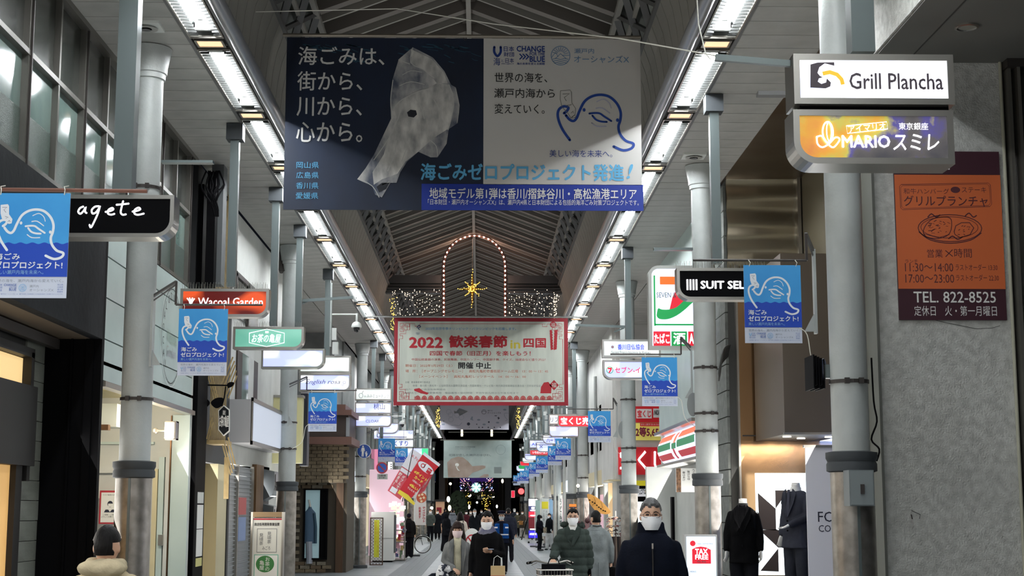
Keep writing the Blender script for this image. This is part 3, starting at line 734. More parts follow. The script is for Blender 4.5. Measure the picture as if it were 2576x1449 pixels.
def make_blue_banner():
    t = thing('street_banner', '', 'banner', (0, 0, 0)); W, H = .5, .686
    # slightly waved cloth, printed front sheet
    c = MB(); nx, nz = 12, 14; wy = lambda u, v: .006*math.sin(u*9+v*3)*v
    for s_, yy in ((0, .0), (1, .004)):
        base = [(-W/2+W*i/nx, yy, -H*j/nz) for j in range(nz+1) for i in range(nx+1)]
        c.add(base, [(j*(nx+1)+i, j*(nx+1)+i+1, (j+1)*(nx+1)+i+1, (j+1)*(nx+1)+i) for j in range(nz) for i in range(nx)])
    c.box(-W/2, W/2, 0, .004, -.012, 0)
    c.build('cloth', B_foot, t); pd = banner_pad(); pd.step = .0012; pd.lay = 0
    b = MB(); pd.rect(b, 0, 0, 465, 300); b2 = MB(); wv = [(465*k/48, 306+5*math.cos(k/48*math.pi*2*6.5)) for k in range(49)]
    pd.poly(b, [(0, 299), (465, 299)]+wv[::-1]); b.build('sky_print', B_sky, t)
    pd.poly(b2, wv+[(465, 510), (0, 510)]); b2.build('sea_print', B_deep, t); pd.up()
    r = wave_mark(pd, 0, 0)
    pr = MB()
    for q in r[:3]: pr.add(q.v, q.f)
    pr.build('outline_drawing', B_wh, t); r[3].build('bottle_drawing', B_wh, t); r[4].build('bottle_lines', B_gr, t)
    words(pd, t, B_wh, [('海ごみ', 30, 368, 180, 408, {'bold': .02}), ('ゼロプロジェクト!', 30, 418, 436, 460, {'bold': .03})])
    words(pd, t, B_lb, [('美しい瀬戸内海を未来へ。', 30, 470, 325, 496)])
    words(pd, t, B_gr, [('世界の海を、瀬戸内海から変えていく。', 30, 525, 447, 544), ('オーシャンズX', 246, 582, 390, 600), ('瀬戸内', 246, 560, 300, 576)])
    words(pd, t, mat('banner_logo_blue', (70, 100, 170), .6), [('CHANGE', 94, 554, 168, 567, {'bold': .02}), ('FOR THE', 128, 570, 168, 578), ('BLUE', 126, 580, 168, 596, {'bold': .02}), ('日本', 58, 554, 84, 566), ('財団', 58, 570, 84, 582), ('海と日本', 34, 586, 84, 600),
        ('岡山県', 412, 554, 446, 563), ('広島県', 412, 568, 446, 577), ('香川県', 412, 582, 446, 591), ('愛媛県', 412, 596, 446, 605), ('「日本財団・瀬戸内オーシャンズX」は、瀬戸内4県と日本財団による包括的海洋ごみ対策プロジェクトです。', 30, 612, 447, 619)])
    b = MB(); pd.line(b, [(35, 556), (35, 570), (42, 580), (50, 570), (50, 556)], 6); pd.ring(b, 205, 578, 22, 3)
    for a in (.3, .9, 1.5, 2.1, 2.7): pd.line(b, [(205, 578), (205+20*math.cos(a), 578-20*math.sin(a))], 2)
    for k in range(3): pd.line(b, [(190, 584+k*5), (200, 581+k*5), (210, 584+k*5), (220, 581+k*5)], 2)
    b.build('logo_marks', B_lb, t)
    ti = MB()
    for x in (-.2, .21): ti.tube([(x, -.003, -.01), (x+.008, -.02, .02), (x-.004, .0, .045), (x+.02, .02, .055)], .0035, 5)
    ti.build('tie_cord', G_wire, t)
    return t
bb = make_blue_banner(); firstb = True
def put_banner(x0, y0, x1, Y, side, lab, arm=True, grp=None, cord=False):
    global firstb
    A = at(x0, y0, Y=Y); B = at(x1, y0, Y=Y); o = bb if firstb else copy_tree(bb); firstb = False
    s = (B.x-A.x)/.5; o.location = ((A.x+B.x)/2, Y, A.z); o.scale = (s, s, s); tag(o, lab, 'banner', grp)
    if arm:
        z = A.z+.045*s; xe = sx(side, 2.55) if Y < 40 else (A.x if side > 0 else B.x)
        inner = B.x+.35*s if side < 0 else A.x-.44*s; outer = A.x-.04*s if side < 0 else B.x+.06*s
        colx = sx(side, 3.4)-side*.17
        a = thing('banner_bracket', 'dark steel arm holding the '+lab, 'bracket', (colx, Y, z), None if grp is None else grp+' arms')
        MB().tube([(inner, Y+.012, z), (outer, Y+.012, z)], .011*max(s, 1), 8).build('rod', G_dark, a)
        MB().bar((outer, Y+.012, z), (outer, Y+.012, z+.24*s), .02*s).build('upright', G_dark, a)
        b = MB(); b.bar((outer, Y+.012, z+.24*s), (colx, Y+.25, z+.12*s), .025*s); b.bar((outer, Y+.012, z+.21*s), (colx, Y+.25, z+.07*s), .012*s); b.build('strut', G_brace, a)
        b = MB(); b.box(colx-.012, colx+.012, Y+.22, Y+.28, z-.62*s, z+.14*s); b.poly([(colx, Y+.24, z-.6*s), (colx-side*.1*s, Y+.24, z-.6*s), (colx, Y+.24, z-.42*s)]); b.poly([(colx, Y+.26, z-.6*s), (colx-side*.1*s, Y+.26, z-.6*s), (colx, Y+.26, z-.42*s)]); b.build('wall_plate', G_paint, a)
    if cord:
        e = at(x1 if side > 0 else x0, y0+(x1-x0)*1.13, Y=Y)
        b = MB(); b.tube(spline([tuple(e+Vector((-side*.01, -.01, .01))), tuple(e+Vector((side*.06*s, .0, -.05*s))), tuple(e+Vector((side*.12*s, .05, -.3*s))), tuple(e+Vector((side*.3*s, .1, -.42*s)))], 5), .0045*s, 5)
        tag(b.build('loose_string', G_wire, smooth=True), 'loose white cord tying down the '+lab, 'cord', None if grp is None else grp+' cords')
put_banner(-17, 486, 178, 9.6, -1, 'blue banner at the left edge in front of the black sign', arm=False)
p = at(-40, 476, Y=9.62); q = at(370, 481, Y=9.62)
tag(MB().tube([p, q], .013, 8).build('banner_rod', mat('rusty_rod', (110, 72, 58), .6, .3)), 'rusty brown rod holding the leftmost blue banner', 'bracket')
put_banner(451, 777, 574, 15.25, -1, 'blue banner below the orange-red sign')
put_banner(777, 988, 848, 26.4, -1, 'blue banner below the script-lettered sign', cord=True)
put_banner(1870, 667, 2013, 13.1, 1, 'blue banner beside the suit-shop sign', cord=True)
put_banner(1614, 899, 1703, 21.1, 1, 'blue banner left of the second column on the right', cord=True)
put_banner(1479, 1034, 1536, 32.9, 1, 'blue banner beside the red lottery hanging sign', cord=True)
g = 'far blue banners of the right row'
for i, (x0, y0, x1) in enumerate(((1397, 1103, 1436), (1378, 1122, 1413), (1348, 1148, 1378), (1331, 1163, 1357), (1320, 1173, 1342), (1307, 1184, 1330), (1301, 1190, 1320), (1291, 1196, 1309))):
    put_banner(x0, y0, x1, .5*FPX/(x1-x0), 1, 'blue banner beside the hotel of white signs' if False else ('largest of the far blue banners on the right' if i == 0 else 'small blue banner far down the right row'), arm=i < 4, grp=None if i == 0 else g)
for i, (x0, y0, x1, lab) in enumerate(((952, 1103, 994, 'blue banner just right of the round pedestrian sign'), (994, 1128, 1026, 'small blue banner above the hanging payment flags'), (1080, 1192, 1096, 'tiny blue banner behind the payment flags'))):
    put_banner(x0, y0, x1, .5*FPX/(x1-x0), -1, lab, arm=i < 2)
# ================================================================ big hanging banners
def big_banner(name, label, x0, y0, x1, y1, Y, base, pole_x0, pole_x1, pole_m, py=None, rings=()):
    pd = padY(x0, y0, x1, y1, Y); pd.step = .002
    t = thing(name, label, 'banner', tuple(pd.p((x0+x1)/2, y1, 0)))
    c = MB(); nx, ny = 30, 16; H = []
    for s_ in (0, .006): H.append([pd.p(x0+(x1-x0)*i/nx, y0+(y1-y0)*j/ny, 0)+Vector((0, s_, 0)) for j in range(ny+1) for i in range(nx+1)])
    for h in H: c.add(h, [(j*(nx+1)+i, j*(nx+1)+i+1, (j+1)*(nx+1)+i+1, (j+1)*(nx+1)+i) for j in range(ny) for i in range(nx)])
    c.build('cloth', base, t)
    z = pd.p(x0, y0, 0).z+.03
    if py: z = at((x0+x1)/2, py, Y=Y).z
    a = at(pole_x0, (py or y0), Y=Y); b = at(pole_x1, (py or y0), Y=Y)
    MB().tube([(a.x, Y, z), (b.x, Y, z)], .022, 10).build('pole', pole_m, t, smooth=True)
    r = MB()
    for px in rings: q = at(px, y0, Y=Y); r.tube([(q.x+.02*math.cos(k*.785), Y, z-.02+.035*math.sin(k*.785)) for k in range(8)], .003, 4, closed=True)
    if rings: r.build('rings', G_dark, t)
    return t, pd
navy = mat('sea_photo', (9, 22, 44), .5, noise_c=(14, 34, 62), scale=1.4, stretch=(1, 1, .6))
t, pd = big_banner('hanging_banner', 'large dark-blue and white banner with a floating plastic bag, nearest of the hanging banners', 717, 97, 1613, 529, 18.0, navy, 712, 1612, mat('banner_pole', (150, 142, 130), .35, .6), py=91, rings=(762, 1170, 1310, 1560))
pd.up(); b = MB(); pd.rect(b, 1215, 97, 1613, 465); b.build('white_panel', mat('panel_white', (206, 203, 198), .6, noise_c=(198, 197, 194), scale=.6), t)
blue2 = mat('panel_blue', (14, 48, 150), .5)
b = MB(); pd.rect(b, 1061, 464, 1616, 529); b.build('blue_panel', blue2, t)
# light ripples at the water surface
b = MB(); rr = random.Random(3)
for k in range(46):
    x = rr.uniform(730, 1190); y = 108+abs(rr.gauss(0, 22)); l = rr.uniform(12, 40)
    if y > 175 : continue
    pd.line(b, [(x, y), (x+l*.5, y+rr.uniform(1, 5)), (x+l, y+rr.uniform(2, 9))], rr.uniform(1.0, 3.4), smooth=2)
b.build('water_glints', mat('water_glints', (34, 72, 92), .5), t)
pd.up()
bag = mat('plastic_bag_photo', (74, 82, 100), .55, noise_c=(206, 204, 200), scale=3.2, stretch=(1.3, 1, .8), ramp=(.36, .66))
bag2 = mat('plastic_bag_light', (140, 140, 140), .55, noise_c=(226, 224, 218), scale=4.5, stretch=(1.6, 1, .8), ramp=(.3, .7))
C = lambda L_: [(700+x/2.898, 60+y/2.898) for x, y in L_]
b = MB(); pd.poly(b, C([(972, 175), (1120, 250), (1205, 350), (1255, 450), (1290, 470), (1318, 600), (1305, 730), (1240, 775), (1225, 880), (1160, 980), (1110, 980), (1020, 940), (940, 1010), (890, 1090), (865, 1165), (820, 1165), (760, 1270), (710, 1250), (690, 1190), (580, 1140), (640, 1060), (700, 960), (760, 830), (820, 700), (812, 560), (825, 420), (870, 265)]))
b.build('bag_picture', bag, t); pd.up()
b = MB(); pd.poly(b, C([(1150, 440), (1240, 450), (1275, 520), (1268, 640), (1240, 770), (1130, 840), (1020, 940), (930, 1010), (870, 1100), (760, 1140), (700, 1180), (690, 1090), (770, 960), (800, 850), (860, 700), (840, 620), (900, 560), (1000, 500), (1080, 480)])); pd.poly(b, C([(960, 190), (1110, 260), (1200, 360), (1230, 440), (1150, 440), (1120, 400), (1060, 350), (960, 290)]))
b.build('bag_picture', bag2, t)
pd.up(); b = MB(); wl_ = random.Random(5)
for s in ([(972, 180), (958, 290), (1060, 345), (1130, 400)], [(870, 270), (950, 300)], [(830, 420), (815, 560), (825, 690)], [(850, 610), (900, 560), (1020, 500), (1100, 480)], [(900, 575), (870, 700), (800, 850), (700, 1000)],
          [(1240, 450), (1275, 560), (1262, 680), (1235, 780)], [(1290, 480), (1315, 610), (1300, 725)], [(600, 1140), (690, 1190), (740, 1270)], [(760, 1180), (810, 1160)], [(1110, 860), (1150, 900), (1160, 970)], [(860, 860), (850, 950), (800, 1080)], [(940, 900), (900, 1010)],
          [(1000, 560), (1040, 620), (1060, 700)], [(900, 380), (960, 350), (1040, 360)], [(880, 460), (960, 430), (1060, 450)], [(1130, 560), (1180, 660), (1170, 760)]):
    pd.line(b, C(s), wl_.uniform(1.2, 2.4), smooth=3)
b.build('bag_creases', mat('bag_crease', (190, 190, 186), .55), t)
b = MB(); pd.poly(b, C([(935, 655), (960, 635), (1000, 640), (1008, 670), (985, 692), (945, 685)])); pd.poly(b, C([(720, 1195), (760, 1165), (815, 1165), (790, 1210), (740, 1235)])); b.build('bag_hole', mat('bag_dark', (26, 30, 40), .55), t)
MIN = mat('print_silver', (218, 218, 216), .55)
words(pd, t, MIN, [('海ごみは、', 747, 121, 964, 167, {'bold': .012}), ('街から、', 746, 184, 909, 232, {'bold': .012}), ('川から、', 746, 249, 909, 296, {'bold': .012}), ('心から。', 746, 312, 911, 361, {'bold': .012})])
words(pd, t, mat('print_skyblue', (92, 172, 216), .55), [('岡山県', 748, 411, 804, 427), ('広島県', 748, 436, 804, 452), ('香川県', 748, 462, 804, 478), ('愛媛県', 748, 487, 804, 503), ('海ごみゼロプロジェクト発進', 1059, 414, 1567, 455, {'bold': .035}), ('!', 1579, 413, 1587, 449, {'bold': .01, 'shear': .3})])
words(pd, t, TXW, [('地域モデル第1弾は香川/摺鉢谷川・高松漁港エリア', 1081, 474, 1599, 501, {'bold': .015}), ('「日本財団・瀬戸内オーシャンズX」は、瀬戸内4県と日本財団による包括的海洋ごみ対策プロジェクトです。', 1077, 502, 1604, 516)])
words(pd, t, TXK, [('世界の海を、', 1243, 184, 1376, 209, {'bold': .006}), ('瀬戸内海から', 1242, 224, 1395, 248, {'bold': .006}), ('変えていく。', 1243, 263, 1369, 288, {'bold': .006})])
lb = mat('logo_navy', (20, 54, 130), .55)
words(pd, t, lb, [('日本', 1266, 117, 1292, 130, {'bold': .01}), ('財団', 1266, 132, 1292, 143, {'bold': .01}), ('海', 1240, 146, 1257, 166), ('日本', 1270, 147, 1292, 159), ('と', 1260, 150, 1266, 157), ('PROJECT', 1261, 160, 1292, 164), ('CHANGE', 1299, 116, 1370, 130, {'bold': .03}), ('FOR THE', 1332, 131, 1370, 140, {'bold': .02}), ('BLUE', 1332, 142, 1370, 156, {'bold': .03}), ('海の未来を変える挑戦', 1299, 158, 1370, 164, {'bold': .02}), ('美しい海を未来へ。', 1381, 378, 1539, 396)])
b = MB(); pd.line(b, [(1242, 119), (1242, 132), (1250, 142), (1258, 132), (1258, 119)], 6, smooth=4)
for i in range(3):
    x = 1306+i*8; pd.line(b, [(x, 136), (x+7, 143), (x, 150)], 3)
b.build('logo_marks', lb, t)
gb = mat('logo_steelblue', (92, 132, 172), .55)
words(pd, t, gb, [('瀬戸内', 1445, 121, 1495, 134), ('オーシャンズX', 1444, 139, 1584, 158)])
b = MB(); pd.ring(b, 1410, 140, 24, 1.6)
for k in range(9): a = .35+k*.3; pd.line(b, [(1410+9*math.cos(a), 138-9*math.sin(a)), (1410+22*math.cos(a), 140-22*math.sin(a))], 1.3)
pd.line(b, [(1387, 145), (1397, 132), (1404, 143)], 1.3); pd.line(b, [(1397, 147), (1410, 135), (1424, 147)], 1.3); pd.line(b, [(1414, 139), (1433, 139)], 1.3)
for k in range(3): pd.line(b, [(1390+k*2, 149+k*5), (1400, 147+k*5), (1410, 150+k*5), (1420, 147+k*5), (1430-k*2, 149+k*5)], 1.4)
b.build('round_emblem', gb, t)
# outline drawing on the white panel: the sheet drawing rescaled
pd.up(); S_ = (1183-1008)/(0+1) 
def fit(x, y): return (1399+(x-875)*.452, 228+(y-780)*.475)
class Q2(Pad): pass
pd2 = Pad(pd.O, (1, 0, 0), (0, 0, -1), (0, -1, 0), 0, 0, 1, 1)
a0 = pd.p(1399, 240, .0); kx = (pd.p(1500, 0, 0).x-pd.p(1400, 0, 0).x)/100
pd2.O = Vector((pd.p(1399-30*.475, 240-100*.475, 0))); pd2.O.y = 18.0; pd2.U = Vector((kx*.475, 0, 0)); pd2.V = Vector((0, 0, -kx*.475)); pd2.lay = 4
r = wave_mark(pd2, 0, 0, thick=14)
dk = mat('drawing_blue', (24, 66, 150), .55)
m = MB(); m.add(r[0].v, r[0].f); m.add(r[1].v, r[1].f); m.build('outline_drawing', dk, t); r[2].build('faint_strokes', mat('drawing_faint', (176, 178, 200), .6), t)
b = MB(); CC = lambda L_: [(1180+x/2.898, 60+y/2.898) for x, y in L_]
pd.line(b, CC([(665, 490), (735, 485), (745, 500), (748, 580), (775, 620), (770, 665), (740, 690), (715, 650), (675, 610), (662, 550), (665, 490)]), 1.3); pd.line(b, CC([(680, 515), (730, 512), (692, 540), (708, 565)]), 1.6); pd.line(b, CC([(700, 600), (748, 590), (712, 612)]), 1.3); pd.line(b, CC([(740, 655), (755, 640), (760, 655)]), 1.3); pd.line(b, CC([(748, 680), (772, 668), (776, 682), (752, 692), (748, 680)]), 1.3)
b.build('bottle_drawing', mat('drawing_grey', (110, 112, 106), .55), t)

# --- festival banner
cream = mat('festival_cloth', (206, 212, 200), .6, noise_c=(186, 192, 182), scale=1.5, stretch=(2.5, 1, .4)); fred = mat('festival_red', (148, 24, 40), .6)
t, pd = big_banner('hanging_banner', 'cream festival banner with a red border and red characters, second of the hanging banners', 991, 800, 1429, 1020, 36.3, fred, 935, 1478, mat('festival_pole', (176, 178, 176), .4, .5), py=797, rings=range(1000, 1430, 20))
pd.up(); b = MB(); pd.rect(b, 1000, 809, 1419, 1011); b.build('cream_panel', cream, t); pd.up()
F_ = lambda x, y: (960+x/3.15, 580+y/3.15)
tr = mat('festival_text_red', (176, 34, 46), .6); to = mat('festival_text_brown', (188, 96, 70), .6); tb = mat('festival_text_blue', (96, 150, 200), .6)
def R4(x0, y0, x1, y1): a = F_(x0, y0); b_ = F_(x1, y1); return a[0], a[1], b_[0], b_[1]
words(pd, t, tr, [('2022',)+R4(220, 850, 480, 930)+({'bold': .05},), ('歓楽春節',)+R4(535, 835, 992, 928)+({'bold': .05},), ('四国',)+R4(1125, 855, 1300, 928)+({'bold': .04},), ('四国で春節（旧正月）を楽しもう！',)+R4(382, 955, 1180, 994)+({'bold': .02},), ('中国伝統楽器の演奏、民族舞踊、中国カンフー、中国獅子舞、クイズ、抽選会など盛り沢山！',)+R4(238, 1014, 1298, 1034)])
words(pd, t, to, [('開催日：2022年1月29日（土）',)+R4(190, 1062, 560, 1084), ('場　所：［オープニングセレモニー］　高松丸亀町壱番街前ドーム広場　13：00 ～ 13：45',)+R4(190, 1104, 1318, 1128), ('［メーンイベント］　高松丸亀町レッツホール　14：00 ～ 16：00',)+R4(300, 1148, 1142, 1170)])
words(pd, t, tb, [('2022年北京冬季オリンピック・パラリンピックを応援します。',)+R4(345, 768, 1065, 790)+({'bold': .01},)])
words(pd, t, mat('festival_yellow', (208, 190, 70), .6), [('in',)+R4(1022, 872, 1096, 934)+({'bold': .03},)])
words(pd, t, TXK, [('開催 中止',)+R4(608, 1046, 866, 1096)+({'bold': .035},)])
words(pd, t, mat('festival_grey', (128, 136, 134), .6), [('主催：歓楽春節実行委員会',)+R4(188, 1196, 385, 1212), ('後援：香川県・高松市・公益財団法人国際交流協会・四国新聞社・テレビ局・地元商店街振興組合連合会・日中友好協会',)+R4(248, 1222, 1260, 1240), ('協力：丸亀町商店街振興組合',)+R4(188, 1254, 508, 1268), ('お問合せ：歓楽春節事務局　電話番号・受付時間　平日午前九時から午後五時まで',)+R4(188, 1280, 1084, 1296)])
b = MB()
Lr = lambda pts, w_=.9: pd.line(b, [F_(*p) for p in pts], w_)
for mx in (0, 1):
    for my in (0, 1):
        X_ = lambda x: x if not mx else 1574-x
        Y_ = lambda y: y if not my else 2080-y
        for r in ((143, 738, 175, 765), (185, 738, 217, 765), (143, 775, 175, 803), (160, 752, 200, 790)):
            Lr([(X_(r[0]), Y_(r[1])), (X_(r[2]), Y_(r[1])), (X_(r[2]), Y_(r[3])), (X_(r[0]), Y_(r[3])), (X_(r[0]), Y_(r[1]))])
        Lr([(X_(143), Y_(820)), (X_(190), Y_(820)), (X_(190), Y_(790)), (X_(220), Y_(790)), (X_(220), Y_(740)), (X_(262), Y_(740)), (X_(262), Y_(760)), (X_(300), Y_(760)), (X_(300), Y_(740))])
        Lr([(X_(143), Y_(820)), (X_(143), Y_(835)), (X_(165), Y_(835)), (X_(165), Y_(860)), (X_(138), Y_(860)), (X_(138), Y_(1040))])
Lr([(300, 740), (1300, 740)]); Lr([(262, 1342), (1340, 1342)])
b.build('fretwork_border', tr, t)
b = MB()
for k in range(21): u, v = F_(288+52*k, 1342); pd.disc(b, u, v, 7.5, 10.5, 12, a0=math.pi, a1=2*math.pi)
b.build('scalloped_edge', mat('festival_scallop', (176, 70, 70), .6), t); pd.up()
b = MB()
for k in range(21): u, v = F_(288+52*k, 1342); pd.ring(b, u, v, 5, .6, r2=7.5, n=8, a0=math.pi, a1=2*math.pi)
b.build('scallop_lines', mat('festival_pink', (206, 150, 140), .6), t)
b = MB(); u, v = F_(1360, 745); pd.disc(b, u, v, 8); 
for k in range(7):
    for s in (-1, 1): u, v = F_(1362+s*(18-k), 800+k*22); pd.poly(b, [(u-4, v-3), (u+2*s+3, v-5), (u+4, v+3), (u-3, v+5)])
u, v = F_(1365, 1225); pd.poly(b, [(u-12, v), (u, v-13), (u+12, v), (u, v+13)])
pd.poly(b, [F_(*p) for p in ((1256, 1290), (1262, 1240), (1285, 1205), (1320, 1200), (1345, 1230), (1342, 1290))])
pd.poly(b, [F_(*p) for p in ((258, 1258), (300, 1250), (330, 1272), (375, 1290), (362, 1302), (310, 1290), (262, 1272))])
b.build('red_ornaments', tr, t); pd.up(); words(pd, t, cream, [('福',)+R4(1342, 730, 1376, 764), ('福',)+R4(1346, 1206, 1384, 1244)])
b = MB()
for i, (dx, dy) in enumerate(((0, 0), (10, 0), (20, 0), (5, 8), (15, 8))): u, v = F_(275+dx, 815+dy); pd.ring(b, u, v, 1.8, .5, n=12)
u, v = F_(290, 765); pd.line(b, [(u-4, v+2), (u+1, v-4), (u+5, v), (u-1, v+3), (u+2, v+7)], 2.2, smooth=3); b.build('games_emblem', mat('festival_navy', (50, 70, 110), .6), t)
# --- far white banner
t, pd = big_banner('hanging_banner', 'white banner with scattered sea-litter drawings, third of the hanging banners', 1107, 985, 1280, 1081, 80.0, mat('litter_cloth', (206, 206, 218), .6), 1100, 1286, G_dark)
pd.step = .004; pd.up(); K = lambda x, y: (1100+x/7.245, 1010+y/7.245); b = MB()
gd = mat('litter_dark', (60, 66, 84), .6); gl = mat('litter_light', (150, 160, 178), .6)
pd.poly(b, [K(*p) for p in ((305, 170), (345, 185), (400, 125), (470, 150), (560, 180), (520, 205), (410, 265), (380, 215), (310, 220))]); b.build('fish_picture', mat('litter_fish', (112, 118, 128), .6, noise_c=(150, 150, 150), scale=4), t)
b = MB()
for x, y, r in ((570, 410, 28), (720, 415, 10), (940, 375, 16), (120, 358, 8), (585, 470, 6)): u, v = K(x, y); pd.disc(b, u, v, r/7.2)
for s in ([(1115, 300), (1125, 320)], [(1095, 295), (1140, 305)], [(1120, 280), (1110, 325)], [(1045, 260), (1085, 260)]): pd.line(b, [K(*p) for p in s], 1.6)
b.build('litter_drawings', gd, t); b = MB()
pd.poly(b, [K(*p) for p in ((625, 275), (650, 275), (645, 320), (660, 350), (600, 330))]); pd.line(b, [K(*p) for p in ((255, 440), (330, 432), (400, 440), (450, 385))], .9, smooth=3); pd.line(b, [K(*p) for p in ((1300, 215), (1220, 220), (1240, 290), (1280, 330), (1240, 350))], .9, smooth=3)
for x, y in ((755, 335), (1230, 150), (1100, 385), (855, 418), (110, 418)): u, v = K(x, y); pd.disc(b, u, v, 4.2, 2.2)
for x, y in ((245, 240), (360, 250), (440, 290), (250, 330), (210, 190)): u, v = K(x, y); pd.ring(b, u, v, 6, .5)
b.build('litter_drawings', gl, t)
words(pd, t, gd, [('オーシャンズX', *K(915, 190), *K(1160, 225)), ('瀬戸内', *K(915, 155), *K(1005, 178))]); b = MB(); u, v = K(850, 190); pd.ring(b, u, v, 5.6, .8); pd.line(b, [(u-5, v), (u, v-3), (u+5, v)], .8)
for x in (760, 825, 930, 1040, 1150): q, s = K(x, 472); pd.disc(b, q, s, 1.6)
b.build('logo_marks', gd, t)
# --- ring banner
t, pd = big_banner('hanging_banner', 'pale green banner with a hand wearing a ring, farthest of the hanging banners', 1116, 1108, 1287, 1202, 92.0, mat('ring_cloth', (150, 166, 164), .6, noise_c=(176, 190, 186), scale=.9), 1108, 1294, G_steel)
pd.step = .004; pd.up(); b = MB()
pd.poly(b, [K(*p) for p in ((180, 1110), (260, 1040), (380, 1005), (470, 1020), (560, 1090), (640, 1180), (820, 1165), (880, 1175), (875, 1215), (760, 1260), (640, 1300), (560, 1385), (200, 1385))]); pd.poly(b, [K(*p) for p in ((760, 1385), (850, 1325), (930, 1325), (940, 1360), (900, 1385))])
b.build('hand_picture', mat('hand_print', (168, 152, 142), .6, noise_c=(148, 128, 116), scale=1.6), t); pd.up()
b = MB(); u, v = K(360, 1155); pd.disc(b, u, v, 5, 4.4); pd.line(b, [K(350, 1180), K(370, 1235), K(405, 1265)], 2.6, smooth=3); b.build('ring_picture', TXW, t)
words(pd, t, mat('ring_text', (94, 106, 108), .6), [('花嫁が恋した神戸のゆびわ。', *K(210, 955), *K(980, 1000)), ('花嫁が恋した結婚指輪', *K(325, 820), *K(690, 840)), ('ブライダルリングの店', *K(325, 855), *K(605, 872))]); b = MB(); pd.rect(b, *K(1035, 1195), *K(1170, 1310)); b.build('small_picture', mat('ring_grey', (120, 130, 130), .6), t)
b = MB(); u, v = K(1155, 880); pd.ring(b, u, v, 12, .5); b.build('round_emblem', mat('ring_text', (0, 0, 0)), t)

# ================================================================ illuminated arch, star and light curtains
Ya = 39.0
GO = mat('arch_tube', (120, 70, 60), .5); BU = glow('warm_bulb', (255, 206, 180), 9.0); BG = glow('gold_bulb', (255, 206, 90), 3.0); BS = glow('curtain_bulb', (255, 226, 190), 4.5)
t = thing('light_arch', 'tall round-topped arch outlined with pinkish bulbs, hung under the roof', 'decoration', tuple(at(1193, 830, Y=Ya)))
def arch(ins, dy):
    x0, x1 = 1113+ins, 1274-ins; r = (x1-x0)/2; cx = (x0+x1)/2; cy = 590+ins*.8+r
    P = [at(x0, 830-k*(830-cy)/14, Y=Ya+dy) for k in range(15)]+[at(cx-r*math.cos(a), cy-r*math.sin(a), Y=Ya+dy) for a in [math.pi*k/20 for k in range(1, 20)]]+[at(x1, cy+k*(830-cy)/14, Y=Ya+dy) for k in range(15)]
    return P
fr = MB()
for ins, dy in ((0, 0), (0, .55), (5, .1), (5, .45)): fr.tube(arch(ins, dy), .014, 6)
P0 = arch(0, 0); P1 = arch(0, .55)
for i in range(0, len(P0), 3): fr.tube([P0[i], P1[i]], .008, 4)
fr.build('arch_frame', GO, t)
for dy in (.05, .2, .35, .5):
    bm = MB()
    pts = arch(3, dy)
    for q in pts: bm.ball(q, .026, 6, 4)
    bm.build('bulb_row', BU, t)
t = thing('light_star', 'gold eight-pointed star of small bulbs inside the lit arch', 'decoration', tuple(at(1188, 727, Y=Ya+.3)))
Ys = Ya+.3; c0 = at(1188, 727, Y=Ys); b = MB(); g_ = MB(); rr = random.Random(4)
for k in range(8):
    a = math.pi/4*k; L_ = {0: .38, 2: .52, 4: .38, 6: .5}.get(k, .26); d = Vector((math.cos(a), 0, math.sin(a))); n_ = Vector((-d.z, 0, d.x))
    b.add([c0+n_*.045, c0+d*L_, c0-n_*.045, c0+Vector((0, -.06, 0)), c0+Vector((0, .06, 0))], [(0, 1, 3), (3, 1, 2), (2, 1, 4), (4, 1, 0)])
    for j in range(7): g_.ball(c0+d*(L_*(j+1)/7)+n_*rr.uniform(-.02, .02)+Vector((0, -.05, 0)), .013, 5, 4)
for j in range(14): g_.ball(c0+Vector((rr.uniform(-.1, .1), -.07, rr.uniform(-.12, .12))), .015, 5, 4)
b.build('star_body', mat('gold_wire', (150, 120, 30), .4, .6), t); g_.build('bulb_cluster', BG, t, kind='stuff')
MB().tube([c0+Vector((0, 0, .5)), (c0.x, c0.y, 8.9)], .004, 4).build('hanging_wire', G_wire, t)
t = thing('truss_beam', 'dark riveted beam with stepped mouldings across the arcade at the lit arch', 'beam', tuple(at(1205, 740, Y=Ya+.7)))
for z0, z1, d in ((694, 714, .0), (716, 722, .05), (725, 729, .0), (733, 738, .03)):
    A = at(1205, z0, Y=Ya+.7).z; B = at(1205, z1, Y=Ya+.7).z
    for a_, b_ in ((sx(-1, 2.42), at(1110, 700, Y=Ya).x-.02), (at(1277, 700, Y=Ya).x+.02, sx(1, 2.42))): MB().box(a_, b_, Ya+.6+d, Ya+.9, B, A).build('beam_flange', mat('beam_slate', (66, 72, 76) if d == 0 else (66, 72, 76), .6), t)
rr = random.Random(11)
for (xa, xb, ya, yb, n_, nm) in ((985, 1108, 730, 795, 120, 'curtain of tiny white lights left of the lit arch'), (1278, 1404, 730, 795, 120, 'curtain of tiny white lights right of the lit arch')):
    b = MB(); wr = MB()
    for c_ in range(20):
        x = xa+(xb-xa)*(c_+.5)/20; A = at(x, ya, Y=Ya+.2); B = at(x+rr.uniform(-1, 1), yb+rr.uniform(-5, 3), Y=Ya+.2); wr.tube([A, B], .0025, 3)
        for j in range(6): b.ball(A+(B-A)*rr.random()+Vector((0, rr.uniform(-.3, .3), 0)), .010, 5, 3)
    t = thing('light_curtain', nm, 'decoration', tuple(at((xa+xb)/2, yb, Y=Ya+.2))); b.build('bulbs', BS, t, kind='stuff'); wr.build('wires', G_black, t, kind='stuff')
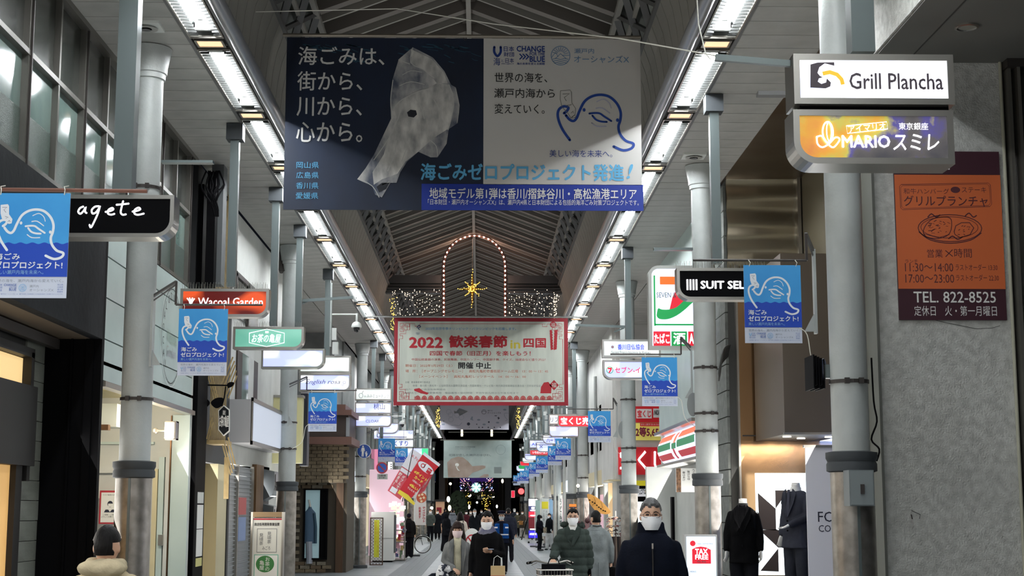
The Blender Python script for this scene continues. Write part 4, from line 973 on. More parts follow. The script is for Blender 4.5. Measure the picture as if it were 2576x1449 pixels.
for (x, y0_, y1_, Y, nm) in ((988, 745, 830, 38, 'string of gold lights hanging left of the festival banner'), (1396, 745, 830, 38, 'string of gold lights hanging right of the festival banner'), (1102, 1025, 1075, 70, 'gold light string left of the white litter banner'), (1303, 1025, 1078, 70, 'gold light string right of the white litter banner')):
    b = MB()
    for j in range(60): b.ball(at(x+rr.gauss(0, 3.0 if Y > 50 else 3.4), rr.uniform(y0_, y1_), Y=Y+rr.uniform(-.2, .2)), .010 if Y < 50 else .016, 5, 3)
    t = thing('light_string', nm, 'decoration', tuple(at(x, y1_, Y=Y))); b.build('bulbs', BS if x > 1100 and Y < 50 else BG, t, kind='stuff'); MB().tube([at(x, y0_-6, Y=Y), at(x, y1_, Y=Y)], .004, 4).build('cord', G_black, t)
# spot pairs under the white banner
for x in (1162, 1237):
    t = thing('spot_pair', 'small warm twin spotlight under the white litter banner, %s one' % ('left' if x < 1200 else 'right'), 'lamp', tuple(at(x, 1098, Y=80.5)))
    MB().box(at(x-3, 1090, Y=80.5).x, at(x+3, 1090, Y=80.5).x, 80.5, 80.6, at(x, 1098, Y=80.5).z, at(x, 1080, Y=80.5).z).build('plate', G_white, t)
    b = MB(); b.ball(at(x, 1083, Y=80.45), .05, 8, 6); b.ball(at(x, 1093, Y=80.45), .06, 8, 6); b.build('lamp', glow('spot_warm', (255, 236, 200), 8), t)
t = thing('sign_bar', 'thin dark bar carrying the twin spotlights', 'bracket', tuple(at(1200, 1087, Y=80.7))); MB().tube([at(1128, 1087, Y=80.7), at(1275, 1087, Y=80.7)], .02, 6).build('rod', G_steel, t)
# ================================================================ LEFT side of the street
FL = sx(-1, 3.86); FRX = sx(1, 3.86)
def ZX(py, Y, X): # height of a picture row on the side plane at depth Y
    px = 1209+X/Y*FPX
    return at(px, py, Y=Y).z
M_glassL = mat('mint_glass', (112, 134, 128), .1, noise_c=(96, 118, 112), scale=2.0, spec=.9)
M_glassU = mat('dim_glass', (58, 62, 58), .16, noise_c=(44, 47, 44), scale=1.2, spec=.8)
M_wired = mat('wired_glass', (84, 98, 92), .3, noise_c=(70, 82, 77), scale=40, bump=.3, bscale=120)
M_mull = mat('anodised_mullion', (112, 110, 104), .35, .5)
M_slate = mat('slate_panel', (26, 29, 33), .7, noise_c=(18, 21, 24), scale=2.5, bump=.2, bscale=12, spec=.15)
M_tile = mat('stone_tile', (138, 142, 134), .6, noise_c=(116, 120, 113), scale=5, bump=.2, bscale=30, stretch=(1, .3, 1))
M_warm = glow('warm_window', (250, 214, 150), .75)
M_wood = mat('brown_wood', (116, 84, 48), .55, noise_c=(92, 66, 38), scale=6, stretch=(1, 1, .2))
M_cream = mat('cream_wall', (206, 196, 160), .6)
M_offw = mat('off_white_wall', (206, 208, 204), .65, noise_c=(192, 195, 191), scale=1.5)
M_grey = mat('grey_wall', (126, 130, 130), .7, noise_c=(108, 112, 112), scale=2)
M_darkw = mat('dark_wall', (40, 42, 44), .6)
M_back = mat('far_dark_wall', (30, 30, 32), .8)
wl1 = structure('wall_left', (FL, 16, 0), 'row of shop fronts on the left')
# upper window band over the dark shop
b = MB(); b.box(FL-.3, FL-.12, 5, 21.2, 4.8, ZS+.2); b.build('window_backing', M_darkw, wl1)
wn = structure('window_1', (FL, 14, 4.85), 'band of tall mint-tinted windows above the dark shop')
mull_y = [8.4+.93*k for k in range(14)]
lw = MB(); lw.box(-.02, 0, 0, .93, 0, .95); lwm = lw.mesh('pane'); lwm.materials.append(M_glassL)
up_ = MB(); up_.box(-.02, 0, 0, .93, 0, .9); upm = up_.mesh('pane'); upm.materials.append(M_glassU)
ww = MB(); ww.box(-.0, .006, .04, .89, 0, .42); wwm = ww.mesh('pane'); wwm.materials.append(M_wired)
for i, y in enumerate(mull_y[:-1]):
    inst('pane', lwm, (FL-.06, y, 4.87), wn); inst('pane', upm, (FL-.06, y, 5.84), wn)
    inst('wired_pane', wwm, (FL-.058, y, 4.88+.0*i), wn)
for i, y in enumerate(mull_y):
    w_ = .05 if i % 2 else .025
    MB().box(FL-.06, FL+.0, y-w_, y+w_, 4.8, ZS).build('mullion', M_mull, wn)
    if i % 2: MB().box(FL-.0, FL+.02, y-.012, y+.012, 4.8, ZS).build('mullion_rib', G_dark, wn)
for z in (4.82, 5.82): MB().box(FL-.06, FL+.005, 8.4, 20.5, z-.02, z+.03).build('transom', M_mull, wn)
MB().box(FL-.1, FL+.03, 5, 21.0, ZS-.06, ZS).build('head_trim', M_mull, wn)
# the dark shop
zf = ZX(853, 15.9, FL)
ds = thing('dark_shop_front', 'black slate shop front with warm windows at the left edge', 'shop front', (FL, 13, 0))
MB().box(FL-.1, FL+.02, 5, 15.9, zf, 4.8).build('slate_fascia', M_slate, ds)
MB().box(FL-.85, FL-.1, 5, 15.9, zf, zf+.06).build('recess_ceiling', mat('recess_ceiling', (92, 80, 66), .6), ds)
MB().box(FL-.9, FL+.02, 15.9, 16.0, 0, 4.8).build('side_reveal', G_black, ds)
b = MB(); b.box(FL-.14, FL-.06, 15.86, 15.9, 0, zf); b.box(FL-.3, FL-.28, 15.86, 15.9, 0, zf); b.build('reveal_rib', G_black, ds)
XR_ = FL-.58
MB().box(XR_-.1, XR_-.02, 5, 15.9, 0, zf).build('joint_backing', M_seam, ds)
tm = MB(); tm.box(-.02, .0, -.31, .31, 0, .198); tm = tm.mesh('stone_tile'); tm.materials.append(M_tile)
for k in range(17): inst('stone_tile', tm, (XR_+random.uniform(0, .006), 15.58, .01+k*.205), ds)
zt1, zb1 = ZX(872, 14.6, XR_), ZX(985, 15.2, XR_)
wz = MB(); wz.box(XR_-.02, XR_+.0, 11, 15.15, zb1+.06, zt1-.06); wz.build('lit_window', M_warm, ds)
b = MB(); b.box(XR_-.02, XR_+.09, 11, 15.25, zt1-.05, zt1+.04); b.box(XR_-.02, XR_+.09, 15.15, 15.25, zb1-.9, zt1); b.box(XR_-.02, XR_+.12, 11, 15.3, zb1-.75, zb1+.05); b.box(XR_-.02, XR_+.06, 14.9, 15.1, 0, zb1-.7); b.build('window_frame', mat('window_black', (26, 24, 23), .5), ds)
MB().box(XR_-.02, XR_+.0, 11, 14.9, .1, zb1-.75).build('lit_window', mat('warm_window_low', (225, 176, 110), .5, em=(236, 186, 116), es=.5), ds)
b = MB(); b.box(XR_+.1, XR_+.18, 5, 15.8, zf-.12, zf-.02); b.build('awning_rail', G_dark, ds)
# the pale shop: two rows of mint panels over a lit recess
ps = thing('pale_shop_front', 'pale mint panelled shop front with round relief emblem', 'shop front', (FL, 18.5, 0))
zs = [ZX(1045, 21.0, FL)]
zb = zs[0]; rows = [3.13, 3.58, 4.03, 4.48, 4.80]
ys = [16.0, 18.0, 21.0]
MB().box(FL-.12, FL-.03, 16.0, 21.05, 3.13, 4.82).build('joint_backing', M_seam, ps)
for i in range(4):
    for j in range(2): MB().box(FL-.03, FL+.0, ys[j]+.008, ys[j+1]-.008, rows[i]+.008, rows[i+1]-.008).build('wall_panel', G_mint, ps)
MB().box(FL-.06, FL+.05, 16.0, 21.05, 3.06, 3.12).build('canopy_edge', G_steel, ps)
RD = FL-1.25
MB().box(RD, FL, 16.0, 21.1, 3.3, 3.34).build('recess_ceiling', M_cream, ps)
MB().box(RD-.05, RD, 16.0, 21.1, 0, 3.34).build('recess_wall', M_offw, ps)
MB().box(RD, FL, 21.0, 21.1, 0, 4.8).build('recess_side_wall', M_offw, ps)
b = MB(); YW = 20.98
MB().box(FL-.24, FL-.0, YW-.03, YW+.02, 0, 3.06).build('side_panel', G_mint, ps)
MB().box(FL-.262, FL-.245, YW-.05, YW, 0, 3.05).build('bronze_strip', mat('bronze', (96, 70, 48), .3, .8), ps)
for xa, xb, z1 in ((1209+(-640), 0, 0),):
    pass
def wx(px, Y=YW): return SX(px, Y)
for i, (p0, p1, top, mt) in enumerate(((384, 396, 1180, M_cream), (398, 412, 1150, G_mint), (415, 425, 1130, M_offw))): MB().box(wx(p0), wx(p1), YW-.05, YW+.01, 0, SZ(top, YW, 400)).build('door_frame', mt, ps)
MB().box(wx(245), wx(300), YW-.06, YW+.01, SZ(1190, YW, 270), SZ(1172, YW, 270)).build('door_closer', M_offw, ps)
MB().box(wx(404), wx(416), YW-.1, YW-.03, SZ(1372, YW, 410), SZ(1345, YW, 410)).build('door_handle', G_steel, ps)
MB().box(wx(245), wx(384), YW-.08, YW, SZ(1118, YW, 300), SZ(1112, YW, 300)).build('head_trim', G_mint, ps)
# emblem ring and lettering on the wall
pe = Pad((FL+.003, 20.95, 4.5), (0, -2.6, 0), (0, 0, -1.9), (1, 0, 0), 0, 0, 260, 190)
b = MB(); b2 = MB()
pe.O = Vector((FL+.004, 18.25, 4.62)); pe.U = Vector((0, .01, 0)); pe.V = Vector((0, 0, -.01)); pe.N = Vector((1, 0, 0))
pe.ring(b, 125, 62, 66, 1.5); pe.ring(b2, 125, 62, 62, 1.2); b.build('emblem_ring', mat('emblem_pale', (232, 238, 236), .5), ps); b2.build('emblem_ring', TXK, ps)
tb_ = MB(); pe.text(tb_, 'Wacoal', 95, 55, 160, 72); pe.text(tb_, 'Garden', 95, 76, 155, 90); tb_.build('lettering', G_steel, ps)
b = MB()
for k in range(9): a = 2.3+k*.32; pe.text(b, 'WACOALGDN'[k], 125+52*math.cos(a)-4, 62+52*math.sin(a)-5, 125+52*math.cos(a)+4, 62+52*math.sin(a)+5)
b.build('lettering', TXK, ps)
# things in the recess
t = thing('wall_projector', 'grey box projector under the ceiling of the pale shop', 'projector', tuple(at(276, 1075, Y=19.5)))
A = at(252, 1018, Y=19.5); B = at(302, 1075, Y=19.5); MB().box(A.x, B.x, 19.3, 19.8, B.z, A.z).build('case', mat('projector_grey', (150, 156, 152), .5), t); MB().box(A.x+.06, B.x-.08, 19.2, 19.32, B.z-.05, B.z+.02).build('lens_hood', mat('bronze', (0, 0, 0)), t); MB().bar((A.x, 19.5, A.z-.1), (A.x-.2, 19.5, A.z-.1), .03).build('arm', G_steel, t)
t = thing('flood_light', 'square warm floodlight beside the nearest left column', 'lamp', tuple(at(430, 1105, Y=19.6)))
A = at(417, 1060, Y=19.6); B = at(445, 1107, Y=19.6); MB().box(A.x+.01, B.x-.02, 19.5, 19.62, B.z+.02, A.z-.02).build('lens', glow('flood_glow', (255, 236, 200), 14), t)
b = MB(); b.box(A.x, B.x, 19.56, 19.68, A.z-.02, A.z); b.box(A.x, B.x, 19.56, 19.68, B.z, B.z+.02); b.box(B.x-.03, B.x, 19.5, 19.68, B.z, A.z); b.box(A.x, B.x, 19.66, 19.7, B.z, A.z); b.build('housing', G_steel, t)
b = MB(); b.tube([((A.x), 19.62, (A.z+B.z)/2), (A.x-.12, 19.62, (A.z+B.z)/2)], .012); b.ball((A.x-.13, 19.62, (A.z+B.z)/2), .04, 8, 6); b.build('arm', G_steel, t)
ld = bpy.data.lights.new('flood', 'POINT'); ld.energy = 55; ld.color = (1, .86, .66); ld.shadow_soft_size = .1; lo = bpy.data.objects.new('flood_bulb', ld); COL.objects.link(lo); lo.location = ((A.x+B.x)/2-.35, 19.3, (A.z+B.z)/2)
ld = bpy.data.lights.new('shop', 'AREA'); ld.energy = 14; ld.size = .8; ld.color = (1, .9, .75); lo = bpy.data.objects.new('recess_downlight', ld); COL.objects.link(lo); lo.location = (FL-.8, 18.5, 3.2)
t = thing('poster', 'white notice with a red border and a masked figure, in the pale shop entrance', 'poster', tuple(at(275, 1320, Y=20.8)))
pd = padY(250, 1234, 300, 1318, 20.8); b = MB(); pd.rect(b, 250, 1234, 300, 1318); b.build('sheet', mat('poster_red', (168, 36, 50), .6), t); pd.up(); b = MB(); pd.rect(b, 254, 1239, 300, 1314); b.build('paper', TXW, t); pd.up()
b = MB(); pd.disc(b, 277, 1268, 7, 8); pd.poly(b, [(262, 1289), (266, 1282), (288, 1282), (293, 1289)]); pd.text(b, 'ご理解・ご協力を', 260, 1293, 296, 1297); pd.text(b, 'よろしくお願いします', 256, 1298, 298, 1302); pd.text(b, 'マスク着用のお願い', 258, 1243, 296, 1247); b.build('figure_print', mat('print_navy2', (24, 30, 54), .6), t); pd.up(); b = MB(); pd.rect(b, 272, 1267, 284, 1275); pd.poly(b, [(273, 1282), (282, 1282), (277, 1288)]); b.build('mask_print', TXW, t)
t = thing('poster', 'small white leaflet below the red-bordered notice', 'poster', tuple(at(275, 1345, Y=20.8))); pd = padY(256, 1322, 300, 1345, 20.8); b = MB(); pd.rect(b, 256, 1322, 300, 1345); b.build('paper', TXW, t); pd.up(); words(pd, t, gpr, [('お知らせ　営業時間変更', 262, 1326, 292, 1330), ('ご了承ください', 262, 1334, 290, 1338)])
# --- tea shop with bamboo slats
ts = thing('tea_shop_front', 'dark tea-shop front covered with vertical bamboo slats', 'shop front', (FL, 22.7, 0))
MB().box(FL-.5, FL-.02, 21.1, 24.3, 2.45, ZS).build('dark_wall', M_darkw, ts)
MB().box(FL-.05, FL+.06, 21.15, 21.9, 0, ZS-.3).build('dark_pillar', G_black, ts)
MB().box(FL-.4, FL+.02, 24.15, 24.3, 0, 2.5).build('pillar', M_darkw, ts)
MB().box(FL-.5, FL-.45, 21.9, 24.2, 0, 2.5).build('entrance_wall', M_cream, ts)
MB().box(FL-.45, FL+.0, 23.3, 24.15, 0, 2.45).build('cream_door', M_cream, ts)
MB().box(FL-.3, FL-.1, 21.95, 22.3, .1, 2.0).build('warm_door', M_warm, ts)
M_bam = mat('bamboo_slat', (176, 154, 108), .5, noise_c=(150, 128, 84), scale=5)
YB = 22.4
for k in range(13):
    px = 527+k*3.2; p = at(px, 1112, Y=YB); q = at(px+4, 505, Y=YB); MB().bar((p.x, YB, p.z), (p.x, YB, q.z), .012, .02).build('bamboo_slat', M_bam, ts)
for k in range(6):
    px = 572+k*3; MB().bar(at(px, 690, Y=YB+.2), at(px+3, 490, Y=YB+.2), .012, .02).build('bamboo_slat', M_bam, ts)
for (x0, y0, x1, y1) in ((522, 940, 540, 1010), (526, 935, 544, 1005), (530, 930, 548, 1000), (560, 1120, 580, 1195), (564, 1112, 584, 1190), (570, 1108, 588, 1180), (574, 1100, 592, 1168), (566, 985, 592, 918), (570, 992, 594, 932), (574, 1002, 596, 945), (562, 975, 590, 908), (558, 965, 586, 898), (520, 1105, 534, 1050), (524, 1108, 536, 1062)):
    MB().bar(at(x0, y0, Y=YB-.06), at(x1, y1, Y=YB-.06), .014, .02).build('bamboo_slat', M_bam, ts)
for k in range(4): MB().bar(at(564+k*3, 1255, Y=YB+.3), at(566+k*3, 1150, Y=YB+.3), .012, .02).build('bamboo_slat', M_bam, ts)
p = at(520, 1112, Y=YB); q = at(566, 1118, Y=YB); MB().box(p.x, q.x, YB-.03, YB+.6, p.z-.03, p.z+.03).build('bamboo_tray', M_bam, ts)
t = thing('leaf_bracket_sign', 'black wrought sign bracket with leaves above the hexagonal tea sign', 'sign bracket', tuple(at(540, 980, Y=21.9)))
b = MB()
Pl = lambda L_, w_=.02: b.prism([at(x, y, Y=21.9) for x, y in L_], (0, w_, 0))
Pl([(494, 966), (575, 968), (575, 971), (494, 970)]); Pl(spline([(573, 976), (571, 966), (580, 961), (589, 963), (584, 972), (574, 976)], 3, True)[:-1]); b.build('leaf_arm', G_black, t)
b = MB(); Pl(spline([(500, 1010), (508, 999), (520, 1003), (528, 1014), (518, 1025), (506, 1024)], 3, True)); Pl(spline([(530, 1014), (540, 1003), (553, 1000), (562, 1003), (558, 1020), (543, 1027)], 3, True)); b.build('leaves', G_black, t)
b = MB(); b.tube([at(568, 972, Y=21.9), at(564, 1000, Y=21.9), at(558, 1022, Y=21.9)], .01, 5); b.bar(at(488, 962, Y=21.9), at(488, 1022, Y=21.9), .012); b.build('hanger', G_black, t)
t = thing('hexagon_sign', 'dark hexagonal tea-shop sign with white characters on the bamboo slats', 'sign', tuple(at(563, 1097, Y=22.0)))
hx = [(563, 1019), (577, 1030), (577, 1085), (562, 1097), (549, 1082), (549, 1032)]
b = MB(); b.prism([at(x, y, Y=22.0) for x, y in hx], (0, .05, 0)); b.build('edge', TXW, t)
b = MB(); b.prism([at(563+(x-563)*.86, 1058+(y-1058)*.92, Y=21.985) for x, y in hx], (0, .02, 0)); b.build('board', M_slate, t)
pd = padY(549, 1019, 577, 1097, 21.975); words(pd, t, TXW, [('お茶の亀屋', 552, 1045, 575, 1074, {'bold': .02}), ('高松', 560, 1032, 567, 1044)])
# stickers by the door
t = thing('poster_column', 'narrow column of small posters on the dark pillar by the tea shop', 'poster', (FL+.06, 21.5, 1)); 
for k, (y0, y1, c) in enumerate(((1238, 1266, M_offw), (1270, 1330, TXW), (1332, 1400, TXW), (1404, 1425, mat('leaflet_yellow', (206, 200, 130), .6)))): MB().box(FL+.06, FL+.066, 21.35, 21.8, ZX(y1, 21.5, FL), ZX(y0, 21.5, FL)).build('sheet', c, t)
# --- shutter shop
ss = thing('shutter_shop_front', 'closed shop front with a grey roller shutter and blank box sign', 'shop front', (FL, 27, 0))
MB().box(FL-.3, FL-.05, 24.3, 29.3, 2.5, ZS).build('upper_wall', M_offw, ss)
sm_ = MB(); sm_.box(-.03, 0, 0, 2.6, 0, .052); sm_.box(-.01, .025, 0, 2.6, .052, .068); sm_ = sm_.mesh('shutter_slat'); sm_.materials.append(mat('shutter_metal', (148, 154, 158), .4, .4))
for k in range(36): inst('shutter_slat', sm_, (FL-.06, 24.35, .02+k*.068), ss)
b = MB(); b.box(FL-.06, FL+.0, 25.3, 25.36, 0, 2.5); b.box(FL-.06, FL+.0, 26.95, 27.05, 0, 2.5); b.build('shutter_rail', G_steel, ss)
MB().box(FL-.06, FL+.03, 27.1, 28.0, 0, 2.55).build('wood_trim', M_wood, ss)
MB().box(FL-.2, FL-.05, 28.0, 29.3, 0, 2.55).build('side_wall', M_darkw, ss)
z0, z1 = ZX(1120, 24.6, FL+.3), ZX(1003, 24.6, FL+.3)
MB().box(FL-.02, FL+.34, 24.3, 29.0, z0+.03, z1-.03).build('box_sign_body', mat('box_sign_body', (168, 168, 170), .5), ss)
MB().box(FL+.335, FL+.35, 24.38, 28.92, z0+.07, z1-.07).build('box_sign_face', mat('box_sign_face', (206, 214, 226), .4, em=(206, 214, 232), es=.35), ss)
b = MB(); b.box(FL+.33, FL+.36, 24.3, 29.0, z1-.06, z1); b.box(FL+.33, FL+.36, 24.3, 29.0, z0, z0+.06); b.box(FL+.33, FL+.36, 24.3, 24.38, z0, z1); b.box(FL+.33, FL+.36, 28.92, 29.0, z0, z1); b.build('box_sign_frame', G_steel, ss)
for (ya, yb, mt_) in ((25.0, 25.5, mat('window_brown', (52, 40, 34), .5)), (25.5, 26.2, M_glassL), (26.2, 26.8, M_offw), (26.8, 27.3, mat('window_brown', (0, 0, 0)))): MB().box(FL-.05, FL-.02, ya, yb, 3.35, 4.4).build('upper_window', mt_, ss)
b = MB(); b.box(FL-.05, FL-.03, 24.7, 27.2, 4.95, 5.6); b.build('upper_window', M_glassU, ss); b = MB(); b.box(FL-.05, FL-.0, 24.6, 24.7, 4.9, 5.65); b.box(FL-.05, FL-.0, 25.9, 26.0, 4.9, 5.65); b.box(FL-.05, FL-.0, 24.6, 27.3, 5.6, 5.68); b.build('window_frame', G_dark, ss)
for k, z in enumerate((1.9, 1.25)):
    t = thing('meter_box', 'rounded grey electric meter cover beside the shutter, %s one' % ('upper' if k == 0 else 'lower'), 'meter box', (FL+.1, 28.5, z))
    b = MB(); b.prism([(FL-.04, 28.2, z), (FL+.16, 28.2, z+.1), (FL+.2, 28.2, z+.25), (FL+.2, 28.2, z+.55), (FL-.04, 28.2, z+.6)], (0, .75, 0)); b.build('cover', mat('meter_cover', (120, 128, 134), .3), t); MB().box(FL+.2, FL+.21, 28.3, 28.33, z+.2, z+.5).build('seam', G_dark, t)
t = thing('shutter_poster', 'small red and blue notice stuck on the roller shutter', 'poster', (FL, 26.1, 1.4)); MB().box(FL-.03, FL+.0, 25.4, 26.2, 1.66, 1.95).build('red_sheet', mat('leaflet_red', (190, 90, 90), .6), t); MB().box(FL-.03, FL+.0, 25.4, 26.2, 1.22, 1.62).build('blue_sheet', mat('leaflet_blue', (130, 150, 190), .6), t)
# yellow box and dark slit behind second column
t = thing('yellow_box_sign', 'blank cream-yellow box sign behind the second left column', 'sign', tuple(at(715, 1170, Y=30))); A = at(687, 1000, Y=30); B = at(757, 1165, Y=30); MB().box(A.x, B.x, 30, 30.3, B.z, A.z).build('box', mat('yellow_sign', (206, 200, 150), .5), t); MB().box(A.x-.02, B.x+.02, 29.98, 30.32, A.z, A.z+.05).build('hood', G_steel, t)
t = thing('navy_column_sign', 'tall narrow navy panel beside the yellow box sign', 'sign', tuple(at(764, 1175, Y=31))); A = at(757, 990, Y=31); B = at(771, 1172, Y=31); MB().box(A.x, B.x, 31, 31.4, B.z, A.z).build('panel', mat('navy_panel', (24, 28, 42), .5), t); MB().box(A.x, B.x, 30.98, 31.42, A.z, A.z+.04).build('cap', G_steel, t)
MB().box(FL-.6, FL-.1, 29.3, 31.5, 0, ZS).build('side_street_corner', M_offw, wl1)
# --- brick building facing the side street
YK = 42.0
bk = thing('brick_building', 'stone-brick corner shop with a narrow display window and brown bay', 'building', (FL-.6, YK+1, 0))
xa, xb = SX(738, YK), SX(872, YK)
MB().box(xa-1.2, xb+.0, YK+.06, YK+2.5, 0, SZ(1115, YK, 800)).build('wall_core', mat('mortar', (70, 64, 54), .9), bk)
M_bk = [mat('brick_%s' % n_, c_, .85, noise_c=c2_, scale=8, bump=.4, bscale=30) for n_, c_, c2_ in (('tan', (126, 114, 92), (104, 94, 76)), ('brown', (108, 92, 72), (92, 80, 62)), ('grey', (136, 130, 114), (112, 106, 92)))]
bkm = []
for m_ in M_bk:
    q = MB(); q.box(-.145, .145, -.02, .06, -.045, .045); q = q.mesh('brick'); q.materials.append(m_); bkm.append(q)
wx0, wx1, wz0, wz1 = SX(768, YK), SX(821, YK), SZ(1404, YK, 800), SZ(1233, YK, 800)
cnt = 0; rest = MB(); zt_b = SZ(1215, YK, 800)
z = .05; r_ = 0
x_end = SX(846, YK)
while z < zt_b:
    x = xa-1.0+(.15 if r_ % 2 else 0)
    while x < x_end-.1:
        if not (wx0-.16 < x < wx1+.16 and wz0-.05 < z < wz1+.05):
            if x > xa-.1 and cnt < 280: inst('brick', random.choice(bkm), (x, YK+.02+random.uniform(-.012, .012), z), bk, scale=(random.uniform(.8, 1), 1, 1)); cnt += 1
            else: rest.box(x-.14, x+.14, YK+.0, YK+.06, z-.045, z+.045)
        x += .3
    z += .1; r_ += 1
z = zt_b+.05
while z < SZ(1117, YK, 800):
    x = xa-1.0+(.15 if r_ % 2 else 0)
    while x < xb: rest.box(x-.14, x+.14, YK-.26, YK-.2, z-.045, z+.045); x += .3
    z += .1; r_ += 1
rest.build('bricks', M_bk[0], bk, kind='stuff')
MB().box(xa-1.2, xb, YK-.22, YK+.1, zt_b, SZ(1117, YK, 800)).build('brick_band_core', mat('mortar', (0, 0, 0)), bk)
MB().box(x_end, SX(864, YK), YK-.03, YK+.1, 0, zt_b).build('wood_trim', mat('corner_wood', (84, 60, 38), .6, noise_c=(70, 50, 32), scale=5, stretch=(1, 1, .2)), bk)
b = MB(); b.box(wx0-.04, wx0, YK-.05, YK+.08, wz0, wz1); b.box(wx1, wx1+.04, YK-.05, YK+.08, wz0, wz1); b.box(wx0-.04, wx1+.04, YK-.05, YK+.08, wz1, wz1+.04); b.box(wx0-.04, wx1+.04, YK-.05, YK+.08, wz0-.04, wz0); b.box(wx0+.4, wx1, YK+.02, YK+.05, wz0, wz1); b.build('window_frame', G_black, bk)
MB().box(wx0, wx0+.42, YK+.05, YK+.06, wz0, wz1).build('lit_display', mat('display_blue', (150, 176, 182), .5, em=(140, 170, 176), es=.3), bk)
# brown cornice with bay
b = MB(); zc0, zc1 = SZ(1118, 41.5, 820), SZ(1100, 41.5, 820); x0c = SX(740, 41.5); x1c = SX(884, 41.5)
b.box(x0c, x1c, 41.2, 44, zc0, zc1); b.build('lower_cornice', mat('cornice_brown', (104, 74, 64), .6), bk)
MB().box(x0c, x1c-.12, 41.45, 44, zc1, SZ(1045, 41.5, 820)).build('bay_wall', mat('bay_brown', (62, 52, 46), .6), bk)
b = MB(); b.box(x0c, x1c-.02, 41.3, 44, SZ(1045, 41.5, 820), SZ(1032, 41.5, 820)); b.box(x0c, x1c-.2, 41.4, 44, SZ(1032, 41.5, 820), SZ(1018, 41.5, 820)); b.build('upper_cornice', mat('cornice_brown', (0, 0, 0)), bk)
b = MB(); b.box(SX(867, 41.4), SX(876, 41.4), 41.42, 41.44, SZ(1098, 41.4, 870), SZ(1050, 41.4, 870)); b.build('bay_window', mat('bay_glass', (150, 156, 160), .2), bk)
MB().box(xa-1.2, FL-.1, 42.2, 45, SZ(1018, 42, 820), ZS).build('upper_wall', M_grey, bk)
t = thing('display_mannequin', 'blue coat and pale trousers on a stand in the brick shop window', 'mannequin', (wx0+.1, YK+.0, wz0))
b = MB(); zz = SZ(1280, YK, 790); b.loft([[Vector((wx0+.13+rx*math.cos(a), YK+.02+.03*math.sin(a), z_)) for a in [k*math.pi/5 for k in range(10)]] for z_, rx in ((zz-.95, .14), (zz-.5, .13), (zz-.1, .15), (zz, .06), (zz+.08, .03))]); b.build('top', mat('mannequin_blue', (70, 96, 120), .7), t, smooth=True)
b = MB(); b.tube([(wx0+.25, YK, zz-.12), (wx0+.3, YK, zz-.5), (wx0+.3, YK, zz-.95)], .04, 8); b.build('sleeve', mat('mannequin_teal', (44, 74, 92), .7), t); b = MB(); b.tube([(wx0+.12, YK, zz-.9), (wx0+.14, YK, zz-1.5)], .09, 8); b.build('trousers', mat('mannequin_pale', (150, 158, 168), .7), t); b = MB(); b.tube([(wx0+.14, YK, zz+.05), (wx0+.1, YK, zz+.25)], .03, 6); b.build('neck', M_offw, t)
# --- left row beyond
far_l = [(44.5, 48.5, M_grey), (48.5, 53, M_offw), (53, 60, M_grey), (60, 68, M_offw), (68, 77, M_grey), (77, 88, M_offw), (88, 104, M_darkw)]
for i, (ya, yb, m_) in enumerate(far_l):
    t = thing('far_shop_front', ('grey shop front just beyond the brick corner shop', 'pale shop front behind the no-parking sign', 'grey shop front behind the payment flags', 'white shop front beyond the pizza flag', 'far grey shop front on the left', 'far pale shop front on the left', 'farthest dark shop front on the left')[i], 'shop front', (FL, ya, 0))
    MB().box(FL-.6, FL-.05-.03*(i % 2), ya, yb, 2.6, ZS).build('upper_wall', m_, t); MB().box(FL-.6, FL-.4, ya, yb, 0, 2.6).build('recess_wall', M_darkw if i % 2 else M_offw, t)
    MB().box(FL-.5, FL+.0, ya, ya+.35, 0, 2.6).build('pier', M_grey, t)
    MB().box(FL-.4, FL+.02, ya+.4, yb-.2, 2.5, 2.95).build('fascia_board', (M_offw, glow('far_lit_board', (214, 222, 232), .8), M_cream)[i % 3], t)
    for k in range(3):
        w0 = ya+(yb-ya)*(.12+.3*k); MB().box(FL-.05, FL-.02, w0, w0+(yb-ya)*.2, 3.6, 4.7).build('window', M_glassU, t); 
    MB().box(FL-.39, FL-.36, ya+.5, yb-.3, .3, 2.3).build('lit_display', glow('far_display_%d' % (i % 3), ((210, 220, 224), (236, 190, 205), (230, 214, 180))[i % 3], .35), t)
t = thing('poster_board', 'small posters stacked on the grey wall beside the brick shop', 'poster', tuple(at(874, 1360, Y=44.4)))
for k, (y0, y1, c_) in enumerate(((1275, 1300, (60, 54, 60)), (1302, 1318, (170, 150, 150)), (1328, 1345, (150, 176, 120)))): A = at(867, y0, Y=44.45); B = at(883, y1, Y=44.45); MB().box(A.x, B.x, 44.44, 44.47, B.z, A.z).build('sheet', mat('sheet_%d' % k, c_, .6, noise_c=tuple(min(255, v+60) for v in c_), scale=20), t)

# ================================================================ RIGHT side of the street
for zz_ in (1.5, 4.5): MB().bar((SX(2567, 13.5)-.03, 13.47, zz_), (SX(2567, 13.5)+.03, 13.47, zz_), .03) 
wr_ = structure('wall_right', (FRX, 16, 0)); MB().box(FRX+.1, FRX+.5, 30.7, 31.2, 0, ZS).build('side_street_corner', M_offw, wr_)
YP = 13.5; XP = FRX
zc = SZ(152, YP, 2260)
